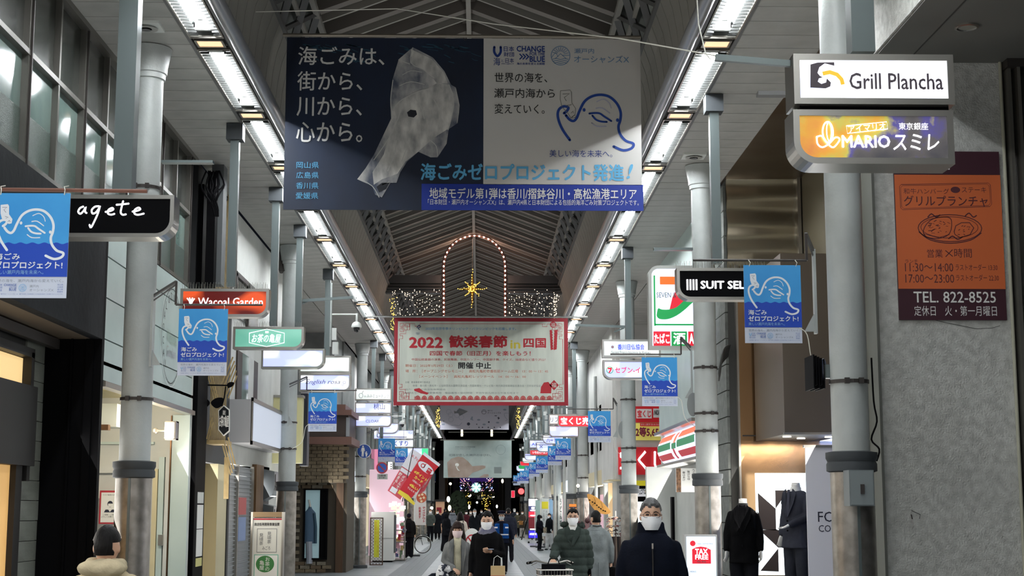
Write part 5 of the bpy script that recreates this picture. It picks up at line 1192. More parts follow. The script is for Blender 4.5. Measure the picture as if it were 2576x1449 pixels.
# concrete pier with the beam and low ceiling
pr = thing('concrete_pier', 'big rough concrete pier at the right edge', 'pier', (XP+.5, YP+.2, 0))
xe = SX(2574, YP)
MB().box(XP-.02, xe, YP, YP+.5, 0, zc+.3).build('pier_block', G_conc, pr)
MB().box(XP-.04, XP-.015, YP-.02, YP+.5, 0, zc).build('edge_strip', mat('edge_strip', (104, 106, 100), .7), pr)
b = MB(); b.tube([at(2226+60, 1449, Y=YP-.01), at(2226+60, 1300, Y=YP-.01)], .001, 3)
cr_ = MB(); pd = padY(2255, 380, 2525, 1449, YP-.001)
pd.line(cr_, [(2330, 810), (2380, 822), (2420, 830), (2460, 838), (2500, 836), (2520, 830)], 1.2); pd.line(cr_, [(2278, 1290), (2300, 1300), (2297, 1310)], 1.5); cr_.build('hairline_crack', M_seam, pr)
MB().box(XP-.02, XP+1.6, 3, YP, zc, ZS+.1).build('concrete_beam', G_conc, pr)
low = structure('ceiling_low', (XP+1, 10, zc), 'dim low ceiling of the near right entrance'); low.name = 'ceiling.002'
MB().box(XP+.33, XP+4.0, 3, YP, zc-.02, zc-.0).build('ceiling_sheet', mat('low_ceiling', (112, 112, 108), .7), low)
MB().box(XP+.0, XP+.33, 3, YP, zc-.02, zc-.0).build('ceiling_sheet', mat('low_ceiling', (0, 0, 0)), low)
MB().box(XP+.325, XP+.335, 3, YP, zc-.026, zc-.01).build('ceiling_joint', M_seam, low)
p = at(2432, 66, Z=zc-.02); t = thing('downlight', 'unlit round downlight in the low ceiling, top right', 'ceiling light', (p.x, p.y, zc-.05)); b = MB(); b.lathe([(.105, zc-.02), (.105, zc-.035), (.085, zc-.04), (.075, zc-.03)], (p.x, p.y, 0), 24); b.build('ring', G_steel, t, smooth=True); MB().lathe([(.074, zc-.031), (.05, zc-.028)], (p.x, p.y, 0), 20).build('lens', mat('dl_lens', (150, 150, 140), .3), t)
# conduit, window frame at the far right
t = tag(MB().tube([(SX(2567, YP), YP-.03, 0), (SX(2567, YP), YP-.03, zc)], .016, 8).build('conduit', mat('conduit', (168, 168, 150), .5), smooth=True), 'thin pale conduit running down the right side of the concrete pier', 'conduit')
gf = thing('glazed_frame', 'dark glazed frame with bright metal edges at the right margin', 'window frame', (xe+.3, YP, 0))
MB().box(xe+.02, xe+.05, YP-.1, YP+.1, 0, zc).build('mullion', M_mull, gf); MB().box(xe+.09, xe+.12, YP-.15, YP+.1, 0, zc).build('mullion', G_steel, gf); MB().box(xe+.05, xe+2, YP+.0, YP+.04, 0, zc-.1).build('pane', M_glassU, gf); MB().box(xe+.12, xe+2, YP-.14, YP+.05, 2.6, 2.75).build('transom', G_dark, gf); MB().box(xe+.0, xe+2.5, YP-.16, YP+.1, zc-.1, zc-.0).build('head', G_dark, gf)
# restaurant poster on the pier
t = thing('restaurant_sign', 'orange and maroon restaurant sign with a steak drawing on the concrete pier', 'sign', tuple(at(2390, 806, Y=YP-.03)))
pd = padY(2255, 381, 2523, 805, YP-.03); pd.step = .001
c = MB(); a, b_ = pd.p(2255, 381, 0), pd.p(2523, 805, 0); c.box(a.x, b_.x, YP-.03, YP, b_.z, a.z); mar = mat('sign_maroon', (62, 28, 40), .5); ora = mat('sign_orange', (206, 104, 56), .5); c.build('board', mar, t)
b = MB(); pd.rect(b, 2255, 441, 2523, 728); b.build('orange_field', ora, t); pd.up(); pt = mat('print_maroon', (84, 36, 44), .6)
words(pd, t, pt, [('和牛ハンバーグ', 2277, 476, 2392, 490), ('ステーキ', 2424, 472, 2486, 486), ('グリルプランチャ', 2277, 494, 2488, 521, {'bold': .01}), ('営業', 2330, 629, 2369, 650), ('時間', 2398, 627, 2442, 650), ('ランチ', 2274, 655, 2306, 664), ('11:30～14:00', 2273, 664, 2394, 685), ('ラストオーダー 13:30', 2400, 666, 2505, 682), ('17:00～23:00', 2273, 692, 2395, 713), ('ラストオーダー 22:30', 2400, 692, 2507, 708)])
words(pd, t, TXW, [('TEL. 822-8525', 2292, 735, 2497, 762, {'bold': .01}), ('定休日　火・第一月曜日', 2292, 770, 2498, 795), ('21', 2358, 409, 2396, 428)])
b = MB(); fr_ = [(2272, 466), (2492, 461), (2497, 466), (2498, 515), (2493, 521), (2273, 530), (2268, 525), (2267, 471)]; pd.line(b, fr_, 1, closed=True); pd.line(b, [(2272+(x-2382)*.0+ (3 if x < 2380 else -3)+(x-2272), y+(3 if y < 490 else -3)) for x, y in fr_], .8, closed=True)
pd.ring(b, 2390, 576, 80, 2.2, r2=34); pd.ring(b, 2389, 574, 72, 1.4, r2=27); pd.line(b, [(2312, 586), (2340, 606), (2390, 614), (2440, 606), (2468, 588)], 2.4, smooth=4)
pd.line(b, [(2322, 585), (2330, 568), (2350, 552), (2385, 548), (2395, 560), (2388, 590), (2360, 602), (2330, 598), (2322, 585)], 2, smooth=3); pd.line(b, [(2322, 590), (2360, 600), (2388, 592)], 1.4)
pd.line(b, [(2400, 585), (2405, 570), (2420, 562), (2440, 562), (2450, 575), (2440, 592), (2415, 600), (2402, 592)], 2, closed=True); pd.line(b, [(2336, 548), (2345, 540), (2356, 548), (2366, 543)], 3, smooth=3); pd.line(b, [(2430, 545), (2440, 538), (2450, 548), (2458, 544)], 3, smooth=3); pd.line(b, [(2386, 602), (2396, 596), (2408, 604), (2420, 598)], 3, smooth=3); pd.line(b, [(2376, 632), (2394, 647)], 2.2); pd.line(b, [(2394, 630), (2376, 648)], 2.2)
rr = random.Random(9)
for k in range(26): x = rr.uniform(2334, 2384); y = rr.uniform(557, 590); pd.line(b, [(x, y), (x+rr.uniform(3, 9), y+rr.uniform(-5, 4))], rr.uniform(.8, 2.2))
for k in range(10): x = rr.uniform(2408, 2440); y = rr.uniform(568, 592); pd.line(b, [(x, y), (x+rr.uniform(2, 6), y+rr.uniform(-3, 3))], 1.6)
pd.disc(b, 2408, 479, 12, 8); b.build('steak_drawing', pt, t)
t = tag(MB().tube([at(2292, 1295, Y=YP-.005), at(2293, 1296, Y=YP-.06), at(2295, 1306, Y=YP-.06)], .006, 6).build('wall_hook', G_dark), 'small rusty hook low on the concrete pier', 'hook')
# suit shop alcove
M_mirror = mat('mirror_steel', (176, 168, 148), .12, 1.0, bump=.55, bscale=1.6, stretch=(.25, 1, 1.4))
M_mirror2 = mat('brushed_steel', (150, 140, 126), .3, .95, noise_c=(120, 100, 82), scale=.6)
YB2 = 22.0; XA = SX(2036, YB2)
su = thing('suit_shop_front', 'suit-shop front of mirror steel and bronze panels with lit ceiling', 'shop front', (XP+.5, YB2, 0))
zt_ = SZ(428, YB2, 1940); zb_ = SZ(684, YB2, 1940)
MB().box(XP, XA, 13.9, YB2+.4, ZS+.0, ZS+.06).build('steel_ceiling', M_mirror2, su)
mp_ = MB(); nx, nz = 8, 24
for s_ in (0, .05):
    base = [(SX(1845, YB2)+(XA-.06-SX(1845, YB2))*i/nx, YB2+s_+.035*math.sin(j*.9)+.02*math.sin(j*.37+i*.3), zb_+(ZS-zb_)*j/nz) for j in range(nz+1) for i in range(nx+1)]
    mp_.add(base, [(j*(nx+1)+i, j*(nx+1)+i+1, (j+1)*(nx+1)+i+1, (j+1)*(nx+1)+i) for j in range(nz) for i in range(nx)])
mp_.build('mirror_panel', mat('mirror_plain', (188, 180, 160), .24, .8), su, smooth=True)
MB().box(XA-.07, XA-.02, YB2-.12, YB2+.1, zb_-.05, ZS).build('panel_frame', G_steel, su)
MB().box(XA, XA+.06, 14.0, YB2, 3.6, ZS).build('side_wall', mat('olive_wall', (112, 104, 84), .5, .3), su)
MB().box(XA, XA+.06, 14.0, YB2, 0, 3.6).build('side_glass', mat('shop_glass', (96, 120, 170), .1, .6), su)
bz = mat('bronze_sheet', (190, 152, 112), .2, .95, bump=.25, bscale=1.2)
MB().box(SX(1866, YB2), SX(2130, YB2), YB2, YB2+.1, 0, zb_).build('bronze_wall', bz, su)
MB().box(SX(1866, YB2)-.03, SX(1866, YB2), YB2-.04, YB2+.1, 0, zb_+.1).build('bronze_edge', G_steel, su)
b = MB(); b.box(SX(1872, YB2), SX(2080, YB2), YB2-.008, YB2, SZ(1096, YB2, 1900)-.01, SZ(1096, YB2, 1900)+.01); b.build('sheet_joint', G_dark, su)
A = at(1968, 850, Y=19.8); B = at(2098, 1092, Y=19.8)
MB().box(A.x, B.x+.35, 19.8, 21.9, B.z, A.z+1.15).build('canopy_box', mat('canopy_box', (104, 94, 84), .4, .4), su)
for (dx, dy) in ((.15, .5), (.45, 1.0), (.75, .6)):
    q = MB(); q.lathe([(.06, B.z-.012), (.05, B.z-.002)], (A.x+dx, 19.9+dy, 0), 16); q.build('canopy_spot', glow('canopy_spot', (255, 244, 224), 12), su)
ld = bpy.data.lights.new('suit', 'AREA'); ld.energy = 60; ld.size = 1.2; ld.color = (1, .9, .78); lo = bpy.data.objects.new('canopy_light', ld); COL.objects.link(lo); lo.location = (A.x+.4, 20.6, B.z-.03)
MB().box(A.x-.02, B.x+.4, 19.75, 19.8, B.z-.01, B.z+.02).build('canopy_lip', G_steel, su)
# lit geometric poster
t = thing('lit_poster', 'backlit poster of black and white triangles in the suit shop', 'lit poster', tuple(at(1965, 1449, Y=21.6)))
pd = padY(1905, 1190, 2042, 1447, 21.6); b = MB(); a, c_ = pd.p(1905, 1190, 0), pd.p(2042, 1447, 0); b.box(a.x, c_.x, 21.6, 21.7, c_.z, a.z); b.build('lit_panel', glow('poster_glow', (232, 244, 248), 1.3), t); pd.step = .002
b = MB(); pd.poly(b, [(1908, 1240), (1952, 1280), (1952, 1335), (1910, 1332)]); pd.poly(b, [(1952, 1234), (1985, 1234), (1952, 1280)]); pd.poly(b, [(1910, 1436), (1956, 1380), (1956, 1438)]); pd.poly(b, [(1952, 1332), (1985, 1345), (2042, 1345), (2042, 1378), (1956, 1378), (1910, 1334)]); b.build('black_shapes', mat('poster_black', (40, 32, 30), .5), t)
b = MB(); pd.poly(b, [(1905, 1190), (1985, 1190), (1985, 1225), (1915, 1225)]); pd.rect(b, 2010, 1192, 2042, 1225); b.build('pale_blue_shapes', glow('poster_pale_blue', (190, 224, 230), .9), t)
t = thing('rollup_banner', 'white roll-up banner with black capitals in the suit-shop doorway', 'banner stand', tuple(at(2080, 1449, Y=17.2)))
pd = padY(2030, 1126, 2118, 1449, 17.2); a, c_ = pd.p(2030, 1126, 0), pd.p(2118, 1449, 0); b = MB(); b.box(a.x, c_.x, 17.2, 17.22, .1, a.z); b.build('sheet', mat('rollup_white', (226, 224, 228), .5), t); MB().box(a.x-.02, c_.x, 17.18, 17.24, a.z, a.z+.03).build('top_rail', G_steel, t); MB().box(a.x-.02, c_.x, 17.1, 17.32, 0, .1).build('base', G_steel, t)
pd.up(); words(pd, t, mat('print_ink', (36, 36, 52), .5), [('FOR', 2057, 1288, 2121, 1314), ('COLOR', 2058, 1322, 2130, 1339)])
# interior seen between column and pier
b = MB(); b.box(SX(2160, 18.4), XA, 18.4, 18.5, 0, 2.35); b.build('back_shelf', mat('shop_brown', (70, 40, 34), .6), su)
MB().box(SX(2160, 18.5), XA, 18.5, 18.6, 2.35, 3.4).build('lit_bulkhead', mat('bulkhead', (222, 206, 186), .5, em=(222, 206, 186), es=.35), su)
MB().box(SX(2222, 14.2), SX(2246, 14.2), 14.0, 14.25, 0, SZ(1005, 14.2, 2230)).build('bronze_door_jamb', bz, su)
MB().box(XP-.12, XP-.02, 13.9, 14.1, 0, 6.5).build('steel_edge', mat('mirror_plain', (0, 0, 0)), su)
t = thing('hanging_jacket', 'dark jacket on a hanger in the gap between column and pier', 'jacket', tuple(at(2215, 1449, Y=17.8))); b = MB(); p = at(2217, 1330, Y=17.8)
b.loft([[Vector((p.x+rx*math.cos(a), 17.8+.08*math.sin(a), z_)) for a in [k*math.pi/6 for k in range(12)]] for z_, rx in ((p.z-.9, .2), (p.z-.4, .18), (p.z-.08, .2), (p.z-.02, .08), (p.z, .04))]); b.build('cloth', mat('jacket_navy', (24, 26, 40), .7), t, smooth=True)
MB().tube([(p.x, 17.8, p.z), (p.x, 17.8, p.z+.06), (p.x+.03, 17.8, p.z+.09), (p.x+.05, 17.8, p.z+.06)], .006, 6).build('hook', G_steel, t)
# box on the nearest right column
t = thing('meter_box', 'grey locked meter box strapped to the nearest right column', 'meter box', tuple(at(2160, 1275, Y=12.55)))
A = at(2128, 1183, Y=12.6); B = at(2193, 1273, Y=12.6); MB().box(A.x, B.x, 12.5, 12.7, B.z, A.z).build('case', mat('meter_grey', (112, 120, 122), .45), t); MB().box(A.x+.01, B.x-.01, 12.49, 12.5, B.z+.01, A.z-.01).build('lid', mat('meter_lid', (122, 130, 132), .42), t); MB().box(A.x+.09, A.x+.12, 12.47, 12.49, B.z+.1, B.z+.18).build('latch', G_dark, t)
t = thing('speaker_unit', 'ribbed black speaker mounted beside the nearest right column', 'speaker', tuple(at(2068, 975, Y=13.0)))
A = at(2042, 893, Y=13.0); B = at(2062, 978, Y=13.0)
for k in range(5): x = A.x+k*.022; MB().box(x, x+.012, 12.95, 13.3, B.z+.03*(k % 2), A.z-.01*k).build('rib', G_black, t)
MB().ball(tuple(at(2072, 930, Y=12.98)), (.03, .03, .1), 10, 8).build('cover', mat('speaker_blue', (60, 66, 84), .3), t, smooth=True); b = MB(); A = at(2074, 918, Y=12.95); B = at(2096, 952, Y=12.95); b.box(A.x, B.x, 12.9, 13.0, B.z, A.z); b.build('bracket', G_post, t)
tag(MB().tube([tuple(q) for q in spline([tuple(at(2192, 900, Y=12.95)), tuple(at(2198, 1010, Y=12.95)), tuple(at(2206, 1060, Y=12.9)), tuple(at(2192, 1105, Y=12.9)), tuple(at(2212, 1130, Y=12.85)), tuple(at(2205, 1160, Y=12.85))], 4)], .008, 6).build('power_cable', G_black, smooth=True), 'black cable looping down the right of the nearest right column', 'cable')
t = tag(MB().bar(at(1800, 145, Y=10.4), at(2005, 162, Y=10.4), .04, .045).build('channel_bracket', G_post), 'galvanised channel arm holding the wire at the restaurant sign', 'bracket')
tag(MB().tube([at(1752, -20, Y=10.6), at(1757, 60, Y=10.6), at(1775, 135, Y=10.5), at(1788, 150, Y=10.42)], .005, 5).build('tie_wire', G_wire), 'white wire dropping to the end of the channel arm', 'wire')
tag(MB().box(at(1905, 236, Y=13.2).x, at(2000, 236, Y=13.2).x, 13.15, 13.25, at(1905, 242, Y=13.2).z, at(1905, 232, Y=13.2).z).build('slotted_rail', G_brace), 'short slotted rail left of the restaurant sign', 'bracket')
for (x0, x1, y, Y, s) in ((408, 537, 408, 15.3, 'thin flat bar beside the nearest left column'), (1644, 1742, 627, 20.9, 'thin flat bar beside the second right column')):
    tag(MB().box(at(x0, y, Y=Y).x, at(x1, y, Y=Y).x, Y-.05, Y+.05, at(x0, y+3, Y=Y).z, at(x0, y-3, Y=Y).z).build('flat_bar', G_post), s, 'bracket')
# --- stone block wall and ribbed canopy
sb = thing('stone_block_wall', 'grey granite block wall left of the bronze suit-shop panel', 'wall', (XP, 22.6, 0))
MB().box(XP+.04, XP+.5, 22.1, 24.6, 0, ZS).build('wall_core', M_seam, sb)
M_gran = mat('granite_block', (112, 116, 112), .7, noise_c=(90, 94, 91), scale=9, bump=.2, bscale=40)
z = 0; k = 0
while z < ZS-.1:
    for j, (ya, yb) in enumerate(((22.12, 23.4), (23.42, 24.6))): MB().box(XP+random.uniform(-.005, .005), XP+.06, ya, yb, z+.006, min(z+.38, ZS)).build('stone_block', M_gran, sb)
    z += .39
t = thing('ribbed_canopy', 'dark ribbed curved canopy sticking out above the stone block wall', 'canopy', tuple(at(1835, 960, Y=22.0)))
for k in range(16):
    f = k/15; P = [at(1808+f*4, 958-f*22, Y=21.7), at(1812+f*8, 920-f*40, Y=21.7), at(1838+f*6, 888-f*24, Y=22.3), at(1862, 862-f*4, Y=22.6)]
    MB().tube(spline([tuple(q) for q in P], 4), .014, 5).build('rib', mat('rib_grey', (86, 88, 88), .4, .5), t)
# --- convenience shop: curved lit fascia, white walls
cs = thing('convenience_shop_front', 'white convenience-shop front with a striped curved fascia', 'shop front', (XP, 27, 0))
MB().box(XP, XP+.5, 24.6, 30.6, 3.3, ZS).build('upper_wall', G_mint, cs); MB().box(XP+.3, XP+.5, 24.6, 30.6, 0, 3.3).build('recess_wall', M_offw, cs)
MB().box(XP-.3, XP+.3, 30.4, 30.6, 0, 2.6).build('end_wall', M_offw, cs); MB().box(XP+.0, XP+.3, 24.6, 25.4, 0, 3.3).build('pier', M_offw, cs)
z0, z1 = 2.62, 3.2; XF = XP-.12
def fas(zf0, zf1, ya, yb, off, m_, nm='fascia_stripe'):
    b = MB(); n = 5
    pr_ = []
    for k in range(n+1):
        f = zf0+(zf1-zf0)*k/n; x = XF+.16*(2*f-1)**2-off; pr_.append((x, z0+(z1-z0)*f))
    r = [[Vector((x, y, z)) for x, z in pr_]+[Vector((XF+.3, y, z)) for x, z in pr_[::-1]] for y in (ya, yb)]
    b.loft(r); return b.build(nm, m_, cs)
fas(0, 1, 24.7, 30.0, 0, glow('fascia_white', (214, 220, 248), 1.0), 'fascia_body')
for (ya, yb) in ((24.8, 27.0), (28.0, 29.9)):
    fas(.72, .92, ya, yb, .006, glow('fascia_orange', (240, 120, 90), .9)); fas(.42, .64, ya, yb, .006, glow('fascia_green', (40, 120, 80), .6)); fas(.12, .30, ya, yb, .006, glow('fascia_red', (170, 50, 60), .7))
fas(.5, .9, 27.3, 27.5, .008, glow('fascia_orange', (0, 0, 0), 1)); fas(.1, .5, 27.45, 27.6, .008, glow('fascia_red', (0, 0, 0), 1)); fas(.4, .58, 27.2, 27.7, .01, glow('fascia_green', (0, 0, 0), 1))
MB().box(XF-.05, XF+.4, 24.7, 30.1, z1+.0, z1+.06).build('fascia_cap', G_steel, cs); MB().box(XF, XF+.4, 24.7, 30.1, z0-.05, z0).build('fascia_cap', G_steel, cs)
t = thing('window_poster', 'white vertical poster with brush characters under the striped fascia', 'poster', tuple(at(1728, 1235, Y=25.2))); pd = padY(1700, 1178, 1752, 1238, 25.2); b = MB(); pd.rect(b, 1700, 1178, 1752, 1238); b.build('sheet', TXW, t); pd.up(); b = MB(); pd.rect(b, 1701, 1178, 1713, 1238); b.build('photo_strip', mat('food_photo', (150, 110, 80), .6, noise_c=(80, 60, 44), scale=20), t); words(pd, t, TXK, [(tuple('春はあけ'), 1717, 1186, 1724, 1210, {'vertical': True}), (tuple('贅沢な味'), 1729, 1184, 1736, 1208, {'vertical': True}), (tuple('うまい！'), 1741, 1180, 1749, 1214, {'vertical': True})])
b = MB(); b.box(SX(1690, 27), SX(1697, 27), 27, 27.2, .0, SZ(1250, 27, 1700)); t = tag(b.build('folded_banner_pole', G_black), 'tall black leaning pole in the convenience-shop doorway', 'pole')
t = thing('tax_free_sign', 'white lit floor sign with a red tax-free badge', 'floor sign', tuple(at(1763, 1449, Y=18)))
pd = padY(1722, 1345, 1805, 1460, 18.0); a, c_ = pd.p(1722, 1345, 0), pd.p(1805, 1460, 0); MB().box(a.x, c_.x, 18.0, 18.15, .05, a.z).build('frame', mat('floor_sign_frame', (190, 190, 186), .5), t); pd.O.y = 17.995; b = MB(); pd.rect(b, 1727, 1350, 1801, 1600); b.build('lit_panel', glow('floor_sign_glow', (214, 228, 244), .9), t); pd.up()
b = MB(); pd.poly(b, [(1741, 1382), (1751, 1377), (1763, 1375), (1776, 1377), (1788, 1383), (1788, 1418), (1741, 1418)]); pd.disc(b, 1743, 1367, 7); b.build('badge', rd, t); pd.up(); words(pd, t, EW, [('TAX', 1749, 1381, 1780, 1394, {'bold': .04}), ('FREE', 1749, 1396, 1781, 1407, {'bold': .04})]); words(pd, t, gpr, [('Japan. Tax-Free Shop', 1755, 1366, 1793, 1370), ('免税', 1752, 1410, 1776, 1416), ("MEN'S", 1735, 1436, 1750, 1440)]); MB().box(a.x+.05, c_.x-.05, 17.95, 18.25, 0, .05).build('base', G_dark, t)
# --- lottery shop facing the side street
YL = 40.0
lt = thing('lottery_shop', 'lottery shop with red signboards and a bright ticket window', 'shop', (SX(1625, YL), YL+.5, 0))
X0, X1_ = SX(1558, YL), SX(1700, YL)
LZ = lambda py: SZ(py, YL, 1620)
MB().box(X0-.05, X1_+.3, YL+.1, YL+3, 0, ZS).build('wall', M_offw, lt)
def lrect(nm, x0, y0, x1, y1, m_, d=.05, Yo=0): return MB().box(SX(x0, YL), SX(x1, YL), YL+.1-d-Yo, YL+.1-Yo, LZ(y1), LZ(y0)).build(nm, m_, lt)
Rd = mat('lottery_board_red', (186, 24, 34), .5, em=(186, 24, 34), es=.2)
lrect('upper_board', 1598, 1022, 1680, 1062, Rd); lrect('prize_board', 1598, 1064, 1680, 1107, mat('prize_yellow', (232, 222, 110), .5, em=(232, 222, 110), es=.2)); lrect('main_board', 1557, 1125, 1684, 1194, Rd, .12)
lrect('yellow_band', 1600, 1209, 1684, 1222, mat('band_yellow', (214, 204, 40), .5, em=(214, 204, 40), es=.25)); lrect('black_frame', 1598, 1222, 1684, 1262, G_black); lrect('ticket_window', 1600, 1262, 1680, 1345, mat('ticket_glow', (220, 232, 230), .5, em=(226, 238, 236), es=1.0, noise_c=(150, 170, 120), scale=7, ramp=(.55, .66)))
lrect('counter', 1600, 1345, 1690, 1480, M_offw, .2); lrect('steel_post', 1681, 1195, 1688, 1400, G_steel, .2)
pd = padY(1557, 1020, 1690, 1450, YL-.03); pd.step = .003; b = MB(); pd.rect(b, 1603, 1029, 1642, 1053); pd.rect(b, 1646, 1028, 1677, 1051); b.build('white_patch', TXW, lt); pd.up(); b = MB(); pd.rect(b, 1612, 1065, 1680, 1073); b.build('crimson_strip', Rd, lt); pd.up()
words(pd, lt, Rd, [('宝くじ', 1606, 1032, 1640, 1050, {'bold': .04})]); words(pd, lt, TXK, [('NUMBERS', 1649, 1032, 1682, 1044, {'bold': .05, 'shear': .2})]); words(pd, lt, mat('lottery_crimson', (130, 20, 60), .5), [('2等5,656', 1601, 1076, 1668, 1100, {'bold': .05}), ('万', 1670, 1078, 1680, 1098, {'bold': .04})]); words(pd, lt, TXW, [('当せん数字 03-10-15-21-24-33', 1614, 1066, 1676, 1071)])
pd.O.y = YL-.1; words(pd, lt, EW, [('宝くじ', 1560, 1134, 1672, 1182, {'bold': .03})])
lrect('lotto_tile', 1605, 1230, 1637, 1249, mat('tile_white', (220, 222, 226), .5, em=(220, 222, 226), es=.4), .09); lrect('lottery_tile', 1640, 1229, 1676, 1249, Rd, .09); pd.O.y = YL-.06; words(pd, lt, TXK, [('LOTO', 1608, 1233, 1624, 1245, {'bold': .04})]); words(pd, lt, EW, [('宝くじ', 1643, 1232, 1673, 1246, {'bold': .03})]); b = MB(); pd.poly(b, [(1622, 1235), (1634, 1232), (1634, 1246), (1622, 1244)]); b.build('gold_flag', mat('gold_flag', (190, 150, 80), .5), lt)
# accessory shop with warm curved corner beyond it (left of the third column)
ac = thing('accessory_shop', 'accessory shop corner with warm interior and racks of hair clips', 'shop', (SX(1545, 41), 42, 0))
MB().box(SX(1529, 42), SX(1560, 42), 40.2, 44, SZ(1215, 42, 1540), ZS).build('upper_corner', M_offw, ac)
MB().box(SX(1531, 41.5), SX(1562, 41.5), 41.5, 41.6, 0, SZ(1215, 41.5, 1540)).build('warm_wall', mat('warm_interior', (240, 206, 160), .6, em=(240, 206, 160), es=.45), ac)
MB().box(SX(1531, 40), SX(1562, 40), 40.0, 41.6, SZ(1212, 41, 1540), SZ(1208, 41, 1540)).build('corner_soffit', M_cream, ac)
pd = padY(1530, 1100, 1560, 1300, 41.48); b = MB(); pd.poly(b, [(1532, 1180), (1542, 1175), (1541, 1200), (1534, 1202)]); b.build('pink_figure', mat('pink_figure', (206, 160, 165), .6), ac) if False else None
t = thing('oval_sign', 'maroon oval hanging sign inside the accessory shop', 'sign', tuple(at(1553, 1242, Y=41.2))); pd = padY(1543, 1220, 1565, 1244, 41.2); b = MB(); b.prism([pd.p(1556+12*math.cos(a), 1232+11*math.sin(a), 0) for a in [k*math.pi/8 for k in range(16)]], (0, .03, 0)); b.build('board', mat('oval_maroon', (96, 44, 34), .5), t); b = MB(); pd.ring(b, 1556, 1232, 9, 1, r2=8); b.build('border', mat('oval_line', (190, 140, 110), .5), t)
# --- right row beyond
far_r = [(44.2, 50.5, M_offw), (50.5, 58, M_grey), (58, 66, M_offw), (66, 78, M_grey), (78, 104, M_offw)]
for i, (ya, yb, m_) in enumerate(far_r):
    t = thing('far_shop_front', ('white shop front with tall windows behind the small right-hand banners', 'grey shop front behind the padded-coat man', 'pale shop front behind the lit pillar sign', 'far grey shop front on the right', 'farthest pale shop front on the right')[i], 'shop front', (XP, ya, 0))
    MB().box(XP+.03*(i % 2), XP+.6, ya, yb, 2.6, ZS).build('upper_wall', m_, t); MB().box(XP+.35, XP+.6, ya, yb, 0, 2.6).build('recess_wall', M_offw, t); MB().box(XP-.02, XP+.4, ya, ya+.4, 0, 2.6).build('pier', m_, t)
    MB().box(XP-.05, XP+.36, ya+.5, yb-.3, 2.45, 2.9).build('fascia_board', (M_cream, M_offw, glow('far_lit_board', (0, 0, 0), 1))[i % 3], t)
    for k in range(3): w0 = ya+(yb-ya)*(.1+.3*k); MB().box(XP-.0, XP+.02+.03*(i % 2), w0, w0+(yb-ya)*.2, 3.5, 4.9).build('window', M_glassU, t)
    MB().box(XP+.32, XP+.35, ya+.6, yb-.4, .3, 2.2).build('lit_display', glow('far_display_%d' % ((i+1) % 3), (230, 214, 190), .6), t)
# conduits up the columns on the right
for px, ya in ((1396, 58), (1420, 52), (1500, 46)):
    X = SX(px, ya); tag(MB().tube([(X, ya, 0), (X, ya, 5.8)], .05, 8).build('downpipe', G_paint, smooth=True), 'pale downpipe behind the right column row', 'pipe', 'downpipes on the right')
# backdrop beyond the arcade's end
eb = structure('wall_back', (0, 176, 0), 'dark buildings beyond the arcade mouth')
MB().box(-30, 30, 175, 176, 0, 24).build('far_facade', M_back, eb)
for (xa, xb, ya, yb, h) in ((-14, -4.6, 112, 150, 9), (4.3, 14, 116, 150, 9)): MB().box(xa, xb, ya, yb, 0, h).build('dark_block', M_back, eb)
# ================================================================ people
def remesh(mb, voxel, smooth=6, fold=0., quilt=None, fscale=7., seed=0):
    me = mb.mesh('tmp'); o = bpy.data.objects.new('tmp', me); COL.objects.link(o)
    r = o.modifiers.new('r', 'REMESH'); r.mode = 'VOXEL'; r.voxel_size = voxel
    m = o.modifiers.new('s', 'SMOOTH'); m.factor = .5; m.iterations = smooth
    dg = bpy.context.evaluated_depsgraph_get(); out = bpy.data.meshes.new_from_object(o.evaluated_get(dg))
    bpy.data.objects.remove(o); bpy.data.meshes.remove(me)
    if fold or quilt:
        nr = [v.normal.copy() for v in out.vertices]
        for v, n in zip(out.vertices, nr):
            d = 0.
            if fold: d += fold*noise.noise(Vector((v.co.x*fscale+seed, v.co.y*fscale, v.co.z*fscale*.45)))+fold*.5*noise.noise(Vector((v.co.x*fscale*2, v.co.y*fscale*2+seed, v.co.z*fscale*1.6)))
            if quilt: d += quilt*(abs(math.sin(v.co.z*math.pi/.105))**.5-.6)
            v.co += n*d
    out.shade_smooth(); return out
def ell(z, rx, ry, cx=0., cy=0., n=20, p=2.3):
    out = []
    for k in range(n):
        a = 2*math.pi*k/n; c, s = math.cos(a), math.sin(a)
        out.append(Vector((cx+rx*math.copysign(abs(c)**(2/p), c), cy+ry*math.copysign(abs(s)**(2/p), s), z)))
    return out
def limb(mb, pts, rs, n=12):
    """tapered limb with rounded ends"""
    P = [Vector(p) for p in pts]; a = (P[0]-P[1]).normalized(); b = (P[-1]-P[-2]).normalized()
    mb.tube([P[0]+a*rs[0]*.8, P[0]+a*rs[0]*.45]+P+[P[-1]+b*rs[-1]*.45, P[-1]+b*rs[-1]*.8], [rs[0]*.45, rs[0]*.85]+list(rs)+[rs[-1]*.85, rs[-1]*.45], n)
